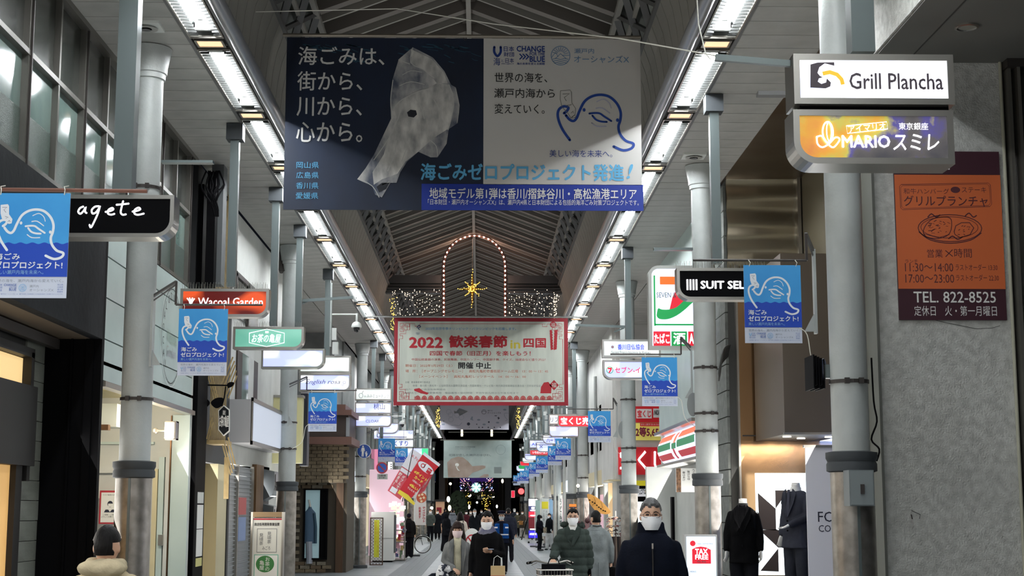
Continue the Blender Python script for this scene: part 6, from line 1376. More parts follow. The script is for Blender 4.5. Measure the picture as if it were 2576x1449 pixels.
def hand(mb, w, d, side, curl=.5, k=1.):
    """palm, four unequal curled fingers and a thumb from the palm's side; w wrist, d direction, side = outward vector"""
    w = Vector(w); d = Vector(d).normalized(); s = Vector(side); s = (s-d*s.dot(d)).normalized(); n = d.cross(s).normalized()
    mb.loft([[w+d*t*k+s*rx*math.cos(a)*k+n*ry*math.sin(a)*k for a in [j*math.pi/5 for j in range(10)]] for t, rx, ry in ((-.02, .024, .020), (.0, .027, .019), (.04, .04, .016), (.085, .04, .013), (.095, .034, .009))])
    for i, (o, L) in enumerate(((-.03, .062), (-.01, .072), (.011, .068), (.031, .052))):
        p = w+(d*.085+s*o)*k; q = p+(d*L*.45+n*curl*.012)*k; r = q+(d*L*.32*(1-curl*.5)+n*curl*.03)*k; t = r+(d*L*.22*(1-curl)+n*curl*.02)*k
        mb.tube([p, q, r, t], [.0095*k, .0088*k, .0078*k, .006*k], 6)
    p = w+(d*.02-s*.03)*k; mb.tube([p, p+(d*.028-s*.022)*k, p+(d*.055-s*.03+n*.012)*k, p+(d*.075-s*.026+n*.02)*k], [.013*k, .011*k, .0095*k, .007*k], 6)
SK = mat('skin', (206, 166, 140), .5, noise_c=(196, 152, 126), scale=8)
HB = mat('black_hair', (14, 12, 12), .5, bump=.3, bscale=90, stretch=(1, 1, .2), spec=.15); HG = mat('grey_hair', (104, 104, 104), .45, noise_c=(60, 60, 62), scale=14, bump=.4, bscale=80, stretch=(1, 1, .3)); HBR = mat('brown_hair', (38, 24, 20), .5, bump=.3, bscale=90, stretch=(1, 1, .2), spec=.15)
MASK = mat('face_mask', (236, 238, 240), .7, bump=.12, bscale=26, stretch=(.1, .1, 2.2)); MASKG = mat('face_mask_grey', (178, 186, 192), .7); MASKP = mat('face_mask_pink', (228, 206, 206), .7)
def cloth(n, c, c2=None, r=.85, b=.25, bs=60): return mat(n, c, r, noise_c=c2 or tuple(v*.8 for v in c), scale=5, bump=b, bscale=bs, spec=.06)
TROU = cloth('black_trousers', (24, 25, 30)); SHOE = mat('black_shoe', (18, 18, 20), .4)
ARMS = {'down': ((.235, .02, 1.16), (.25, -.04, .92)), 'pocket': ((.27, .05, 1.17), (.2, -.08, .98)), 'phone': ((.24, -.02, 1.15), (.10, -.26, 1.20)), 'front': ((.24, -.02, 1.16), (.08, -.22, 1.05)), 'bag': ((.25, .03, 1.17), (.26, -.02, .94)), 'push': ((.26, -.06, 1.17), (.30, -.30, 1.04)), 'up': ((.25, -.08, 1.2), (.06, -.24, 1.42)), 'wide': ((.28, .03, 1.17), (.34, -.04, .95))}
def person(label, px, Y, top, face=0., coat=(24, 25, 30), hem=.72, hair='short', hairm=None, mask=MASK, arms=('down', 'down'), near=False, legs=None, trm=None, walk=.0, glasses=False, width=1.0,
           collar='stand', quilt=None, hood=None, extra=None, cname=None, head_tilt=0., inner=None, bare_hands=True, coatm=None, sleeve=1., group=None, name='person', wh=1.72, headless=False, puff=0., lift=0.):
    zt = SZ(top, Y, px) if top is not None else wh; s = zt/1.72; vx = (.009 if near else .019)
    t = thing(name, label, 'person' if name == 'person' else 'mannequin', (0, 0, 0), group)
    cm = coatm or cloth(cname or 'coat_%02x%02x%02x' % tuple(int(v) for v in coat), coat)
    V = lambda x, y, z: Vector((x, y, z))
    hw = .150*width
    M = Matrix.Rotation(head_tilt, 4, 'X'); hc = V(0, -.012, 1.60); nb = V(0, .01, 1.50)
    Hd = lambda p: nb+M @ (Vector(p)-nb)
    J = []
    for sd, kind in ((-1, arms[0]), (1, arms[1])):
        e, w_ = ARMS[kind]; J.append((V(sd*hw, .01, 1.378), V(sd*(e[0]*.86+(width-1)*.15), e[1], e[2]), V(sd*(w_[0]*.86+(width-1)*.15), w_[1], w_[2])))
    LG = []
    for sd in (-1, 1): LG.append((V(sd*.088, 0, .90), V(sd*.095, -.03+sd*walk*.12, .49), V(sd*.10, .01+sd*walk*.22, .085)))
    # ---- body
    b = MB()
    b.loft([ell(z, rx*(.9+.1*width), ry) for z, rx, ry in ((.82, .10, .08), (.88, .155, .10), (.96, .165, .11), (1.08, .14, .095), (1.22, .155, .105), (1.34, .172, .105), (1.41, .15, .09), (1.455, .08, .07), (1.49, .055, .058), (1.56, .052, .056))])
    if not headless:
        def hf(d, p):
            x, y, z = p
            if z < 0: k = 1-.34*(-z/.118)**1.7; x *= k; y *= (1-.12*(-z/.118)**2)
            if y < 0: y *= .93
            if abs(d.x) < .16 and d.y < -.6 and -.35 < d.z < .12: y -= .018*(1-abs(d.x)/.16)*(1-abs(d.z+.15)/.27)
            if d.y < -.6 and .0 < d.z < .2 and .2 < abs(d.x) < .6: y += .006
            return Vector((x, y, z))
        n0 = len(b.v); b.ball(hc, (.076, .094, .118), 28, 20, hf)
        for k in range(n0, len(b.v)): b.v[k] = Hd(b.v[k])
        n0 = len(b.v)
        for sd in (-1, 1): b.ball(hc+V(sd*.078, .012, -.01), (.010, .018, .030), 8, 6)
        for k in range(n0, len(b.v)): b.v[k] = Hd(b.v[k])
    for sd, (a, e, w_) in zip((-1, 1), J):
        limb(b, [a, a.lerp(e, .5), e, e.lerp(w_, .5), w_], [.05, .045, .038, .034, .026]); d = (w_-e).normalized(); hand(b, w_+d*.01, d, V(sd*.3, -.6, .3) if abs(d.z) > .8 else V(sd, 0, .3), .55)
    for (h, k_, a) in LG:
        limb(b, [h, h.lerp(k_, .5), k_, k_.lerp(a, .35), a], [.083, .07, .052, .05, .036]); b.ball(a+V(0, -.06, -.045), (.04, .12, .035), 10, 6)
    me = remesh(b, vx*1.0 if near else .016, 3 if near else 2)
    o = link('body', me, SK, t)
    # ---- trousers, shoes
    tr_ = MB(); wid = 1.0 if legs is None else legs
    for (h, k_, a) in LG: limb(tr_, [h+V(0, 0, .04), h.lerp(k_, .5), k_, k_.lerp(a, .5), a+V(0, 0, .0)], [.105*wid, .095*wid, .08*wid, .075*wid, .07*wid])
    tr_.loft([ell(z, rx, ry) for z, rx, ry in ((.8, .15, .10), (.9, .185, .125), (1.0, .175, .12), (1.03, .15, .10))])
    link('trousers', remesh(tr_, .016 if near else .024, 3, fold=.006), trm or TROU, t)
    for (h, k_, a) in LG:
        sh_ = MB(); sh_.ball(a+V(0, -.06, -.045), (.05, .14, .042), 12, 8, lambda d, p: Vector((p.x*(1-.15*d.y), p.y, max(p.z, -.04)))); sh_.build('shoe', SHOE, t, smooth=True)
    # ---- coat
    c = MB(); T = .022+puff; W = width
    rings = [(1.472, .10, .085), (1.445, .135, .10), (1.418, .150*W, .105+T*.4), (1.37, .166*W, .12+T*.8), (1.30, .168*W, .125+T), (1.22, .160*W+T*.5, .125+T), (1.08, .150*W+T*.5, .118+T), (.96, .162*W+T*.5, .125+T)]
    if hem < .93: rings += [(max(hem, .80), .172*W+T*.6, .135+T), (hem, .180*W+T*.7+(.9-hem)*.06, .145+T)]
    else: rings += [(hem-.02, .168*W+T, .13+T)]
    if not headless or True: c.loft([ell(z, rx, ry, p=2.6) for z, rx, ry in sorted(rings)])
    for (a, e, w_) in J: limb(c, [a, a.lerp(e, .5), e, e.lerp(w_, .5), w_-(w_-e).normalized()*.015], [(.056+puff*.5)*sleeve, (.058+puff*.8)*sleeve, (.051+puff*.8)*sleeve, (.048+puff*.8)*sleeve, (.042+puff*.5)*sleeve], 14)
    link('coat', remesh(c, .012 if near else .022, 5, fold=.011 if near else .008, quilt=quilt, seed=px*.01), cm, t)
    # ---- collar or hood
    if collar == 'stand':
        q = MB(); q.loft([ell(z, rx, ry, cy=.0) for z, rx, ry in ((1.42, .12, .10), (1.46, .098, .088), (1.50, .082, .082), (1.535, .084, .085), (1.54, .07, .07))]); link('collar', remesh(q, .010 if near else .018, 2, fold=.004), cm, t)
    elif collar == 'shirt':
        q = MB(); q.loft([ell(z, rx, ry) for z, rx, ry in ((1.43, .085, .085), (1.47, .066, .07), (1.505, .06, .066))]); q.add([V(-.05, -.12, 1.47), V(.05, -.12, 1.47), V(0, -.145, 1.34), V(-.05, -.10, 1.47), V(.05, -.10, 1.47), V(0, -.12, 1.34)], [(0, 1, 2), (3, 5, 4), (0, 2, 5, 3), (1, 4, 5, 2), (0, 3, 4, 1)]); q.build('shirt_collar', TXW, t, smooth=True)
        for sd in (-1, 1):
            l = MB(); l.prism([V(sd*.06, -.115, 1.50), V(sd*.115, -.12, 1.45), V(sd*.09, -.165, 1.33), V(sd*.012, -.175, 1.20)], (0, -.012, 0)); l.build('lapel', cm, t)
    elif collar == 'scarf':
        q = MB(); q.loft([ell(z, rx, ry) for z, rx, ry in ((1.42, .13, .12), (1.45, .125, .12), (1.50, .095, .095), (1.53, .08, .085))]); link('scarf', remesh(q, .010, 2, fold=.008, fscale=16), inner or cloth('plaid_scarf', (84, 86, 110), (150, 150, 160), b=.5), t)
    elif collar == 'flat':
        q = MB(); q.loft([ell(z, rx, ry, cy=.01) for z, rx, ry in ((1.43, .15, .11), (1.47, .095, .085), (1.515, .076, .076))]); link('collar', remesh(q, .010 if near else .018, 2), cm, t)
    if hood:
        q = MB(); q.ball(V(0, .09, 1.475), (.150, .09, .062), 16, 10); q.ball(V(0, .02, 1.475), (.145, .115, .05), 16, 10); q.ball(V(-.08, .0, 1.50), (.05, .09, .035), 10, 8); q.ball(V(.08, .0, 1.50), (.05, .09, .035), 10, 8); link('hood', remesh(q, .012, 4, fold=.014, fscale=11), cm if hood is True else hood, t)
    if not headless:
        hm = hairm or HB; h = MB()
        def hairf(d, p):
            r = 1.10 if d.z > 0 else 1.07
            face = d.y < -.30 and d.z < .50+.1*math.sin(d.x*9)
            if hair == 'long' and abs(d.x) > .72: face = False
            if hair == 'long' and d.z > .28: face = False
            if face or d.z < -.62: return p*.80
            if ((d.z < -.02 and d.y < .30) or d.z < -.5 or (abs(d.x) > .8 and d.z < .15)) and hair != 'long': return p*.80
            return p*(r+.03*noise.noise(d*4))
        hair_kind = hair
        if hair != 'none':
            h.ball(hc+V(0, .004, .004), (.080, .098, .122), 30, 22, hairf)
            if hair == 'long':
                for sd in (-1, 1): h.tube([hc+V(sd*.074, .0, .04), hc+V(sd*.088, -.005, -.06), hc+V(sd*.10, -.03, -.16), hc+V(sd*.095, -.06, -.235)], [.025, .033, .038, .018], 8)
                h.loft([ell(z, rx, ry, cy=.055) for z, rx, ry in ((1.36, .10, .035), (1.45, .11, .05), (1.56, .095, .06), (1.66, .075, .05))])
            for k in range(len(h.v)): h.v[k] = Hd(h.v[k])
            if hair == 'long': link('hair', remesh(h, .009 if near else .018, 2, fold=.006, fscale=24), hm, t)
            else: h.build('hair', hm, t, smooth=True)
        def Fp(a, z, off): # point on the front of the face, a degrees from centre
            k = 1-.30*(max(0, -z)/.118)**1.7; return Hd(hc+V(.079*k*math.sin(a)*(1+off*8), -.092*math.cos(a)*(1-.10*(max(0, -z)/.118)**2)-off-.010*math.exp(-(a/.35)**2), z))
        if mask:
            m_ = MB(); R_ = 11; Z_ = 8; lay = []
            for off in (.010, .005):
                for j in range(Z_+1):
                    z = -.004-.100*j/Z_; am = 1.08-.25*(j/Z_)**2
                    for i in range(R_+1): lay.append(Fp(-am+2*am*i/R_, z, off+.007*math.sin(math.pi*j/Z_)))
            n1 = (R_+1)*(Z_+1); F1 = [(j*(R_+1)+i, j*(R_+1)+i+1, (j+1)*(R_+1)+i+1, (j+1)*(R_+1)+i) for j in range(Z_) for i in range(R_)]
            m_.add(lay, F1+[tuple(n1+q for q in f[::-1]) for f in F1]); m_.build('face_mask', mask, t, smooth=True)
            if near:
                l = MB()
                for sd in (-1, 1): l.tube([Fp(sd*1.05, -.01, .010), Hd(hc+V(sd*.083, .0, .0))], .0016, 4); l.tube([Fp(sd*.85, -.095, .010), Hd(hc+V(sd*.083, .005, -.035))], .0016, 4)
                l.build('ear_loop', MASK, t)
        if abs(face) < 100:
            for sd in (-1, 1):
                e = MB(); e.ball(Hd(hc+V(sd*.031, -.084, .008)), (.0135, .006, .0058), 10, 6); e.build('eye', mat('eye_dark', (30, 22, 20), .25), t, smooth=True)
                w2 = MB(); w2.tube([Hd(hc+V(sd*.014, -.090, .026)), Hd(hc+V(sd*.032, -.090, .031)), Hd(hc+V(sd*.052, -.080, .025))], [.003, .004, .002], 5); w2.build('eyebrow', hm if hairm is not HG else HB, t)
            if not mask: mo = MB(); mo.tube([Hd(hc+V(-.02, -.083, -.06)), Hd(hc+V(0, -.089, -.06)), Hd(hc+V(.02, -.083, -.06))], .004, 5); mo.build('mouth', mat('lips', (160, 100, 96), .5), t)
        if glasses:
            g = MB(); gm = mat('glasses_frame', (52, 28, 24), .3)
            for sd in (-1, 1):
                pts = [Hd(hc+V(sd*.034+.027*math.copysign(abs(math.cos(a))**.7, math.cos(a)), -.104+.010*abs(sd*.034+.027*math.cos(a))/.06, .004+.017*math.copysign(abs(math.sin(a))**.7, math.sin(a)))) for a in [k*math.pi/8 for k in range(16)]]
                g.tube(pts, .0018, 5, closed=True); g.tube([Hd(hc+V(sd*.061, -.094, .012)), Hd(hc+V(sd*.080, -.04, .008)), Hd(hc+V(sd*.083, .01, .004))], .0018, 5)
            g.tube([Hd(hc+V(-.008, -.106, .006)), Hd(hc+V(.008, -.106, .006))], .0018, 5); g.build('glasses', gm, t)
    if extra: extra(t, V, cm, J, Hd, hc)
    p0 = at(px, 1277, Y=Y)
    t.location = (p0.x, Y, lift); t.rotation_euler.z = math.radians(face); t.scale = (s, s, s)
    return t
def backpack(m_, strap=True):
    def f(t, V, cm, J, Hd, hc):
        q = MB(); q.loft([ell(z, rx, .08, cy=.19) for z, rx in ((1.0, .09), (1.04, .13), (1.25, .135), (1.36, .11), (1.38, .06))]); link('backpack', remesh(q, .02, 3, fold=.01), m_, t)
        for sd in (-1, 1): q = MB(); q.tube([V(sd*.09, .15, 1.40), V(sd*.10, .02, 1.475), V(sd*.115, -.13, 1.38), V(sd*.12, -.15, 1.2)], .014, 6); q.build('strap', m_, t)
    return f
# -- nearest man on the right
def big_collar(t, V, cm, J, Hd, hc):
    q = MB(); q.loft([ell(z, rx, ry, cy=cy) for z, rx, ry, cy in ((1.40, .16, .12, 0), (1.45, .125, .105, 0), (1.50, .105, .10, .01), (1.55, .098, .095, .02), (1.555, .085, .08, .02))])
    for k, v in enumerate(q.v):
        if v.y < -.02 and v.z > 1.48: v.z -= .075*(-v.y/.1)
    link('stand_collar', remesh(q, .009, 2, fold=.004), cm, t)
    q = MB(); q.tube([V(0, -.155, 1.40), V(.002, -.16, 1.25), V(0, -.165, 1.0)], .006, 6); q.build('zip_placket', mat('placket', (12, 13, 16), .4), t)
    q = MB(); q.box(-.006, .006, -.165, -.155, 1.36, 1.40); q.build('zip_pull', G_steel, t)
person('grey-haired man in glasses, white mask and dark navy coat, nearest on the right', 1637, 12.1, 1257, face=-3, coat=(20, 24, 36), cname='navy_coat', hem=.62, hairm=HG, glasses=True, arms=('down', 'down'), near=True, width=1.14, collar='none', extra=big_collar, inner=None)
# -- person seen from behind on the left
def ear_hook(t, V, cm, J, Hd, hc):
    q = MB(); q.tube([V(.03, .17, 1.42), V(.06, .175, 1.3), V(.09, .17, 1.1)], .012, 6); q.build('bag_strap', G_black, t)
person('person seen from behind with short black hair and a beige hooded jacket, bottom left', 272, 9.15, 1327, face=176, coat=(206, 192, 160), cname='beige_jacket', hem=.9, near=True, width=1.05, collar='flat', hood=True, mask=None, arms=('pocket', 'pocket'), extra=ear_hook, puff=.008)
# -- woman in grey coat
def woman_extra(t, V, cm, J, Hd, hc):
    q = MB(); q.loft([ell(z, rx, ry, cy=-.045) for z, rx, ry in ((.99, .085, .11), (1.15, .08, .115), (1.30, .085, .118), (1.40, .08, .095), (1.47, .06, .062), (1.525, .056, .06))]); link('turtleneck', remesh(q, .011, 3, fold=.003), cloth('cream_knit', (220, 214, 186), b=.3, bs=90), t)
    q = MB(); q.loft([ell(z, rx, ry, cy=-.05) for z, rx, ry in ((.35, .16, .14), (.6, .125, .13), (.9, .095, .125), (1.0, .08, .11))]); link('patterned_skirt', remesh(q, .012, 3, fold=.006), mat('leopard_print', (18, 18, 18), .8, noise_c=(206, 200, 186), scale=42, ramp=(.54, .58)), t)
    for sd in (-1, 1): l = MB(); l.prism([V(sd*.055, -.13, 1.49), V(sd*.12, -.125, 1.44), V(sd*.12, -.165, 1.25), V(sd*.075, -.185, 1.0), V(sd*.085, -.18, .6), V(sd*.06, -.185, .6), V(sd*.05, -.19, 1.05)], (0, -.014, 0)); l.build('lapel', cm, t)
    q = MB(); q.lathe([(.013, -.006), (.013, .006)], (0, 0, 0), 12)
    for k, v in enumerate(q.v): q.v[k] = Vector((v.x+.11, v.z-.19, v.y+.92))
    q.build('button', G_black, t)
    q = MB(); q.ball(V(-.22, -.17, .95), (.10, .07, .16), 16, 12); q.ball(V(-.15, -.18, 1.05), (.12, .07, .06), 14, 10); link('folded_scarf', remesh(q, .012, 3, fold=.03, fscale=14), mat('checked_scarf', (222, 222, 224), .8, noise_c=(28, 34, 52), scale=9, ramp=(.48, .51)), t)
    q = MB(); q.tube([V(-.22, -.12, 1.06), V(-.30, -.12, .95)], .008, 5); q.build('bag_handle', G_black, t)
    q = MB(); q.loft([ell(z, rx, .09, cx=-.33, cy=-.10) for z, rx in ((.62, .19), (.72, .22), (.84, .20), (.92, .12), (.98, .05))]); link('shoulder_bag', remesh(q, .014, 3, fold=.01), cloth('navy_bag', (28, 32, 42)), t)
person('dark-haired woman in a grey coat and cream polo neck holding a checked scarf', 1151, 20.6, 1313, face=2, coat=(128, 130, 130), cname='grey_wool', hem=.45, hair='long', hairm=HBR, mask=MASKP, near=True, width=.92, collar='none', arms=('front', 'bag'), extra=woman_extra, head_tilt=.05, trm=cloth('tights', (40, 36, 36)))
# -- man with phone
def phone_extra(t, V, cm, J, Hd, hc):
    q = MB(); q.box(.06, .13, -.40, -.30, 1.225, 1.235); q.build('phone', G_black, t)
    q = MB(); q.box(.06, .13, -.40, -.30, 1.2352, 1.236); q.build('phone_screen', glow('phone_screen', (190, 200, 220), .6), t)
    x0, x1, y0, y1, z0, z1 = .09, .27, -.33, -.25, .86, 1.02
    q = MB(); q.box(x0, x1, y0, y1, z0, z1); q.build('paper_bag', mat('kraft_paper', (196, 168, 122), .75, bump=.2, bscale=12), t); q = MB(); q.box(x0-.002, x1+.002, y0-.002, y1+.002, z0, z0+.035); q.build('red_band', mat('bag_red', (176, 50, 44), .6), t)
    q = MB(); q.tube([V(.12, -.29, 1.02), V(.13, -.29, 1.12), V(.17, -.27, 1.15), V(.22, -.29, 1.12), V(.23, -.29, 1.02)], .004, 5); q.build('bag_handle', TXW, t)
person('black-haired man in a long black coat looking at his phone with a paper bag', 1226, 20.2, 1287, face=-8, coat=(16, 16, 18), cname='black_wool', hem=.48, near=True, width=1.0, collar='scarf', arms=('down', 'phone'), extra=phone_extra, head_tilt=.12)
# -- man in the padded coat with a bicycle
def padded_extra(t, V, cm, J, Hd, hc):
    l = MB(); l.prism([V(.03, -.19, 1.43), V(.10, -.18, 1.46), V(.09, -.20, 1.36), V(-.0, -.215, 1.22), V(-.02, -.215, 1.24)], (0, -.012, 0)); l.build('lapel', cm, t)
    q = MB(); q.ball(V(-.12, .05, 1.50), (.055, .05, .05), 10, 8); q.ball(V(.12, .05, 1.49), (.055, .05, .05), 10, 8); q.ball(V(0, .12, 1.47), (.13, .06, .06), 12, 8); link('fur_hood', remesh(q, .012, 3, fold=.02, fscale=24), cm, t)
    for sd, w_ in ((1, J[1][2]),): q = MB(); d = (w_-J[1][1]).normalized(); hand(q, w_+d*.01, d, V(.3, -.6, .3), .6, 1.2); link('glove', remesh(q, .008, 2), G_black, t)
person('man in glasses and a long green-grey padded coat pushing a bicycle', 1441, 21.6, 1280, face=-4, coat=(64, 74, 70), cname='padded_coat', hem=.40, near=True, width=1.06, collar='shirt', glasses=True, arms=('push', 'down'), quilt=.020, puff=.022, extra=padded_extra, hood=None)
# -- man from behind in grey coat
def back_extra(t, V, cm, J, Hd, hc):
    q = MB(); q.box(-.004, .004, .172, .18, .45, .95); q.build('back_vent', mat('coat_seam', (90, 98, 100), .8), t)
    q = MB(); q.tube([V(-.07, .09, 1.50), V(0, .105, 1.49), V(.07, .09, 1.50)], .006, 6); q.build('velvet_collar_edge', G_black, t)
    w_ = J[0][2]; q = MB(); q.loft([ell(z, rx, .05, cx=w_.x, cy=w_.y) for z, rx in ((.58, .10), (.62, .12), (.80, .12), (.88, .06))]); link('hand_bag', remesh(q, .014, 3, fold=.006), G_black, t)
person('man seen from behind in a light grey overcoat carrying a black bag', 1499, 23.2, 1286, face=186, coat=(132, 140, 142), cname='light_grey_coat', hem=.42, near=True, width=1.08, collar='flat', mask=None, extra=back_extra, arms=('bag', 'down'))
# -- guard
def guard_extra(t, V, cm, J, Hd, hc):
    bl = cloth('blue_vest', (28, 84, 160), b=.1); q = MB(); q.loft([ell(z, rx, ry, p=2.6) for z, rx, ry in ((.98, .215, .168), (1.1, .20, .16), (1.25, .21, .16), (1.38, .20, .15), (1.42, .14, .10))]); link('blue_vest', remesh(q, .018, 2), bl, t)
    q = MB()
    for sd in (-1, 1): q.box(sd*.15-.045, sd*.15+.045, -.185, -.165, 1.27, 1.31)
    q.box(-.20, .20, -.185, -.17, 1.08, 1.11); q.build('reflective_tape', MASK, t)
    q = MB(); q.box(-.05, .05, -.19, -.17, 1.12, 1.47); q.build('dark_front', cm, t)
    q = MB(); q.lathe([(.098, 1.655), (.10, 1.69), (.13, 1.735), (.125, 1.75), (.04, 1.762)], (0, -.005, 0), 20); q.build('peaked_cap', cloth('cap_navy', (26, 26, 44), b=.05), t, smooth=True); q = MB(); q.lathe([(.1005, 1.66), (.1005, 1.672)], (0, -.005, 0), 20); q.build('cap_band', MASK, t)
    q = MB(); q.prism([V(.085*math.cos(a), -.05-.10*abs(math.sin(a))**.7, 1.66-.0*a) for a in [math.pi+k*math.pi/8 for k in range(9)]], (0, 0, .008)); q.build('peak', G_black, t)
person('security guard in a peaked cap and blue reflective vest', 1262, 41.0, 1288, face=-3, coat=(24, 28, 44), cname='guard_navy', hem=.85, width=1.15, mask=MASKG, arms=('down', 'wide'), extra=guard_extra, collar='none')
# -- the crowd further off
dkc = (22, 24, 30)
def small_bag(side, c, z=.75, sz=.13):
    def f(t, V, cm, J, Hd, hc):
        w_ = J[0 if side < 0 else 1][2]; q = MB(); q.loft([ell(zz, rx*sz, .5*sz, cx=w_.x, cy=w_.y-.05) for zz, rx in ((z-.12, .9), (z-.08, 1), (z+.1, 1), (z+.13, .8))]); q.build('hand_bag', cloth('bag_%d' % c[0], c), t, smooth=True)
    return f
def woolhat(c):
    def f(t, V, cm, J, Hd, hc): q = MB(); q.ball(hc+V(0, .01, .035), (.09, .108, .1), 14, 10); q.build('woollen_hat', cloth('hat_%d' % c[0], c), t, smooth=True)
    return f
def both(*fs):
    def f(*a):
        for g_ in fs: g_(*a)
    return f
def hoodup(t, V, cm, J, Hd, hc):
    q = MB(); q.ball(hc+V(0, .03, .0), (.105, .115, .145), 14, 10, lambda d, p: p*(.78 if d.y < -.45 and d.z < .6 else 1)); q.build('raised_hood', cm, t, smooth=True)
person('person in a black hat and dark coat with backpack, walking away', 1029, 54.5, 1292, face=178, coat=(26, 25, 25), cname='black_down', hem=.78, legs=1.25, mask=None, extra=both(woolhat((22, 22, 34)), backpack(cloth('black_pack', (20, 20, 22)))), puff=.02, width=1.12)
person('person in a grey-green coat and scarf beside the pizza flag', 1083, 80.0, 1281, face=10, coat=(80, 88, 84), cname='green_grey_coat', hem=.82, arms=('down', 'pocket'), walk=.3, collar='scarf', inner=cloth('grey_scarf', (140, 144, 146)), width=1.15)
person('masked person in a long black coat behind the grey-green coat', 1101, 86.0, 1283, face=-5, coat=dkc, cname='black_coat_a', hem=.35, width=1.1)
person('person in a black hooded coat stepping left with a dark skirt', 1124, 62.0, 1290, face=140, coat=(20, 22, 26), cname='black_coat_b', hem=.7, legs=1.5, walk=.6, extra=hoodup, width=1.05, mask=MASK)
person('dark-haired person behind the black hooded one', 1119, 92.0, 1280, face=170, coat=(24, 26, 34), cname='black_coat_c', hem=.6, mask=None)
person('person in a light grey hooded jacket seen from behind', 1139, 72.0, 1280, face=175, coat=(120, 126, 132), cname='grey_hoodie', hem=.9, mask=None, hood=True)
person('woman in a cream jacket and backpack behind the grey-coat woman', 1158, 46.0, 1288, face=182, coat=(216, 206, 194), cname='cream_jacket', hem=.9, hair='long', mask=None, extra=backpack(cloth('charcoal_pack', (60, 58, 58))))
person('masked woman in a maroon coat in the distance', 1173, 84.0, 1284, face=0, coat=(80, 36, 44), cname='maroon_coat', hem=.6, hair='long')
person('masked person in a taupe coat in the distance', 1184, 88.0, 1284, face=4, coat=(110, 100, 96), cname='taupe_coat', hem=.6)
person('grey-haired man in a dark suit coat and white shirt at the centre', 1194, 66.0, 1281, face=2, coat=(26, 28, 32), cname='suit_coat', hem=.7, collar='shirt', hairm=HG, width=1.1)
person('dark-clad person just left of the guard', 1230, 76.0, 1279, face=-4, coat=(34, 38, 44), cname='dark_teal_coat', hem=.8, mask=MASKG)
person('person in a dark padded jacket close behind the guard', 1279, 50.0, 1279, face=184, coat=(38, 42, 54), cname='padded_navy', hem=.85, quilt=.008, puff=.02, mask=None, width=1.15)
person('masked woman in an olive coat with a white carrier bag', 1301, 93.0, 1287, face=6, coat=(82, 80, 66), cname='olive_coat', hem=.6, arms=('down', 'front'), extra=small_bag(-1, (214, 214, 206), .5))
person('masked woman in a brown-grey coat holding a tan bag', 1314, 90.0, 1285, face=-6, coat=(70, 64, 58), cname='brown_coat', hem=.62, arms=('front', 'front'), trm=cloth('pale_trousers', (190, 186, 186)), extra=small_bag(-1, (156, 112, 66), .95))
person('woman in a black hooded padded jacket looking down at her phone', 1357, 63.0, 1296, face=60, coat=(18, 18, 28), cname='black_puffer', hem=.86, hair='long', arms=('front', 'front'), extra=both(hoodup, small_bag(1, (150, 140, 120), 1.0)), legs=.8, puff=.02, head_tilt=.35)
person('person in a black coat and white trousers behind the column', 1382, 64.0, 1292, face=-40, coat=(18, 20, 24), cname='black_coat_d', hem=.8, trm=cloth('white_trousers', (206, 208, 208)), legs=1.2, walk=.3)
person('distant person with a round white hood', 1294, 96.0, 1279, face=0, coat=(44, 48, 58), cname='slate_coat', hem=.8, extra=woolhat((190, 190, 190)))
person('distant person in dark clothes beyond the centre man', 1211, 98.0, 1282, face=0, coat=(30, 30, 36), cname='black_coat_e', hem=.7, mask=MASK)
# -- mannequins of the suit shop
def suit_extra(dark):
    def f(t, V, cm, J, Hd, hc):
        q = MB(); q.lathe([(.05, 1.47), (.052, 1.56), (.05, 1.575), (.02, 1.58)], (0, 0, 0), 16); q.build('neck', mat('mannequin_white', (226, 224, 220), .3), t, smooth=True)
        q = MB(); q.loft([ell(z, rx, ry, cy=-.0) for z, rx, ry in ((1.43, .09, .085), (1.48, .066, .07), (1.52, .062, .066))]); q.build('shirt_collar', (mat('dark_shirt', (20, 20, 22), .8) if dark else TXW), t, smooth=True)
        for sd in (-1, 1): l = MB(); l.prism([V(sd*.055, -.12, 1.50), V(sd*.11, -.12, 1.45), V(sd*.10, -.165, 1.32), V(sd*.008, -.175, 1.14)], (0, -.01, 0)); l.build('lapel', cm, t)
        q = MB()
        for z in (1.1, .98): q.ball(V(.0, -.18, z), .012, 8, 6)
        q.build('button', G_black, t)
        q = MB()
        if dark: q.prism([V(-.045, -.13, 1.50), V(0, -.14, 1.485), V(.045, -.13, 1.50), V(.045, -.13, 1.46), V(0, -.14, 1.475), V(-.045, -.13, 1.46)], (0, -.015, 0)); q.build('bow_tie', G_black, t)
        else: q.prism([V(-.018, -.13, 1.49), V(.018, -.13, 1.49), V(.028, -.17, 1.2), V(0, -.17, 1.14), V(-.028, -.17, 1.2)], (0, -.006, 0)); q.build('tie', mat('tie_navy', (26, 30, 52), .6), t)
    return f
bk_sk = SK; SK = mat('mannequin_white', (226, 224, 220), .3)
person('headless white mannequin in a black jacket beside the stone block wall', 1869, 19.6, None, face=-14, lift=.30, coat=(14, 14, 16), cname='black_velvet', hem=.76, near=True, collar='none', headless=True, extra=suit_extra(True), name='mannequin', wh=1.74, arms=('down', 'down'))
mq = person('headless white mannequin in a dark grey suit before the lit triangle poster', 2003, 19.2, None, face=-52, lift=.50, coat=(62, 64, 74), cname='grey_suit', hem=.76, near=True, collar='none', headless=True, extra=suit_extra(False), name='mannequin', wh=1.74, arms=('down', 'front'), trm=cloth('grey_suit_trousers', (54, 56, 64)))
SK = bk_sk

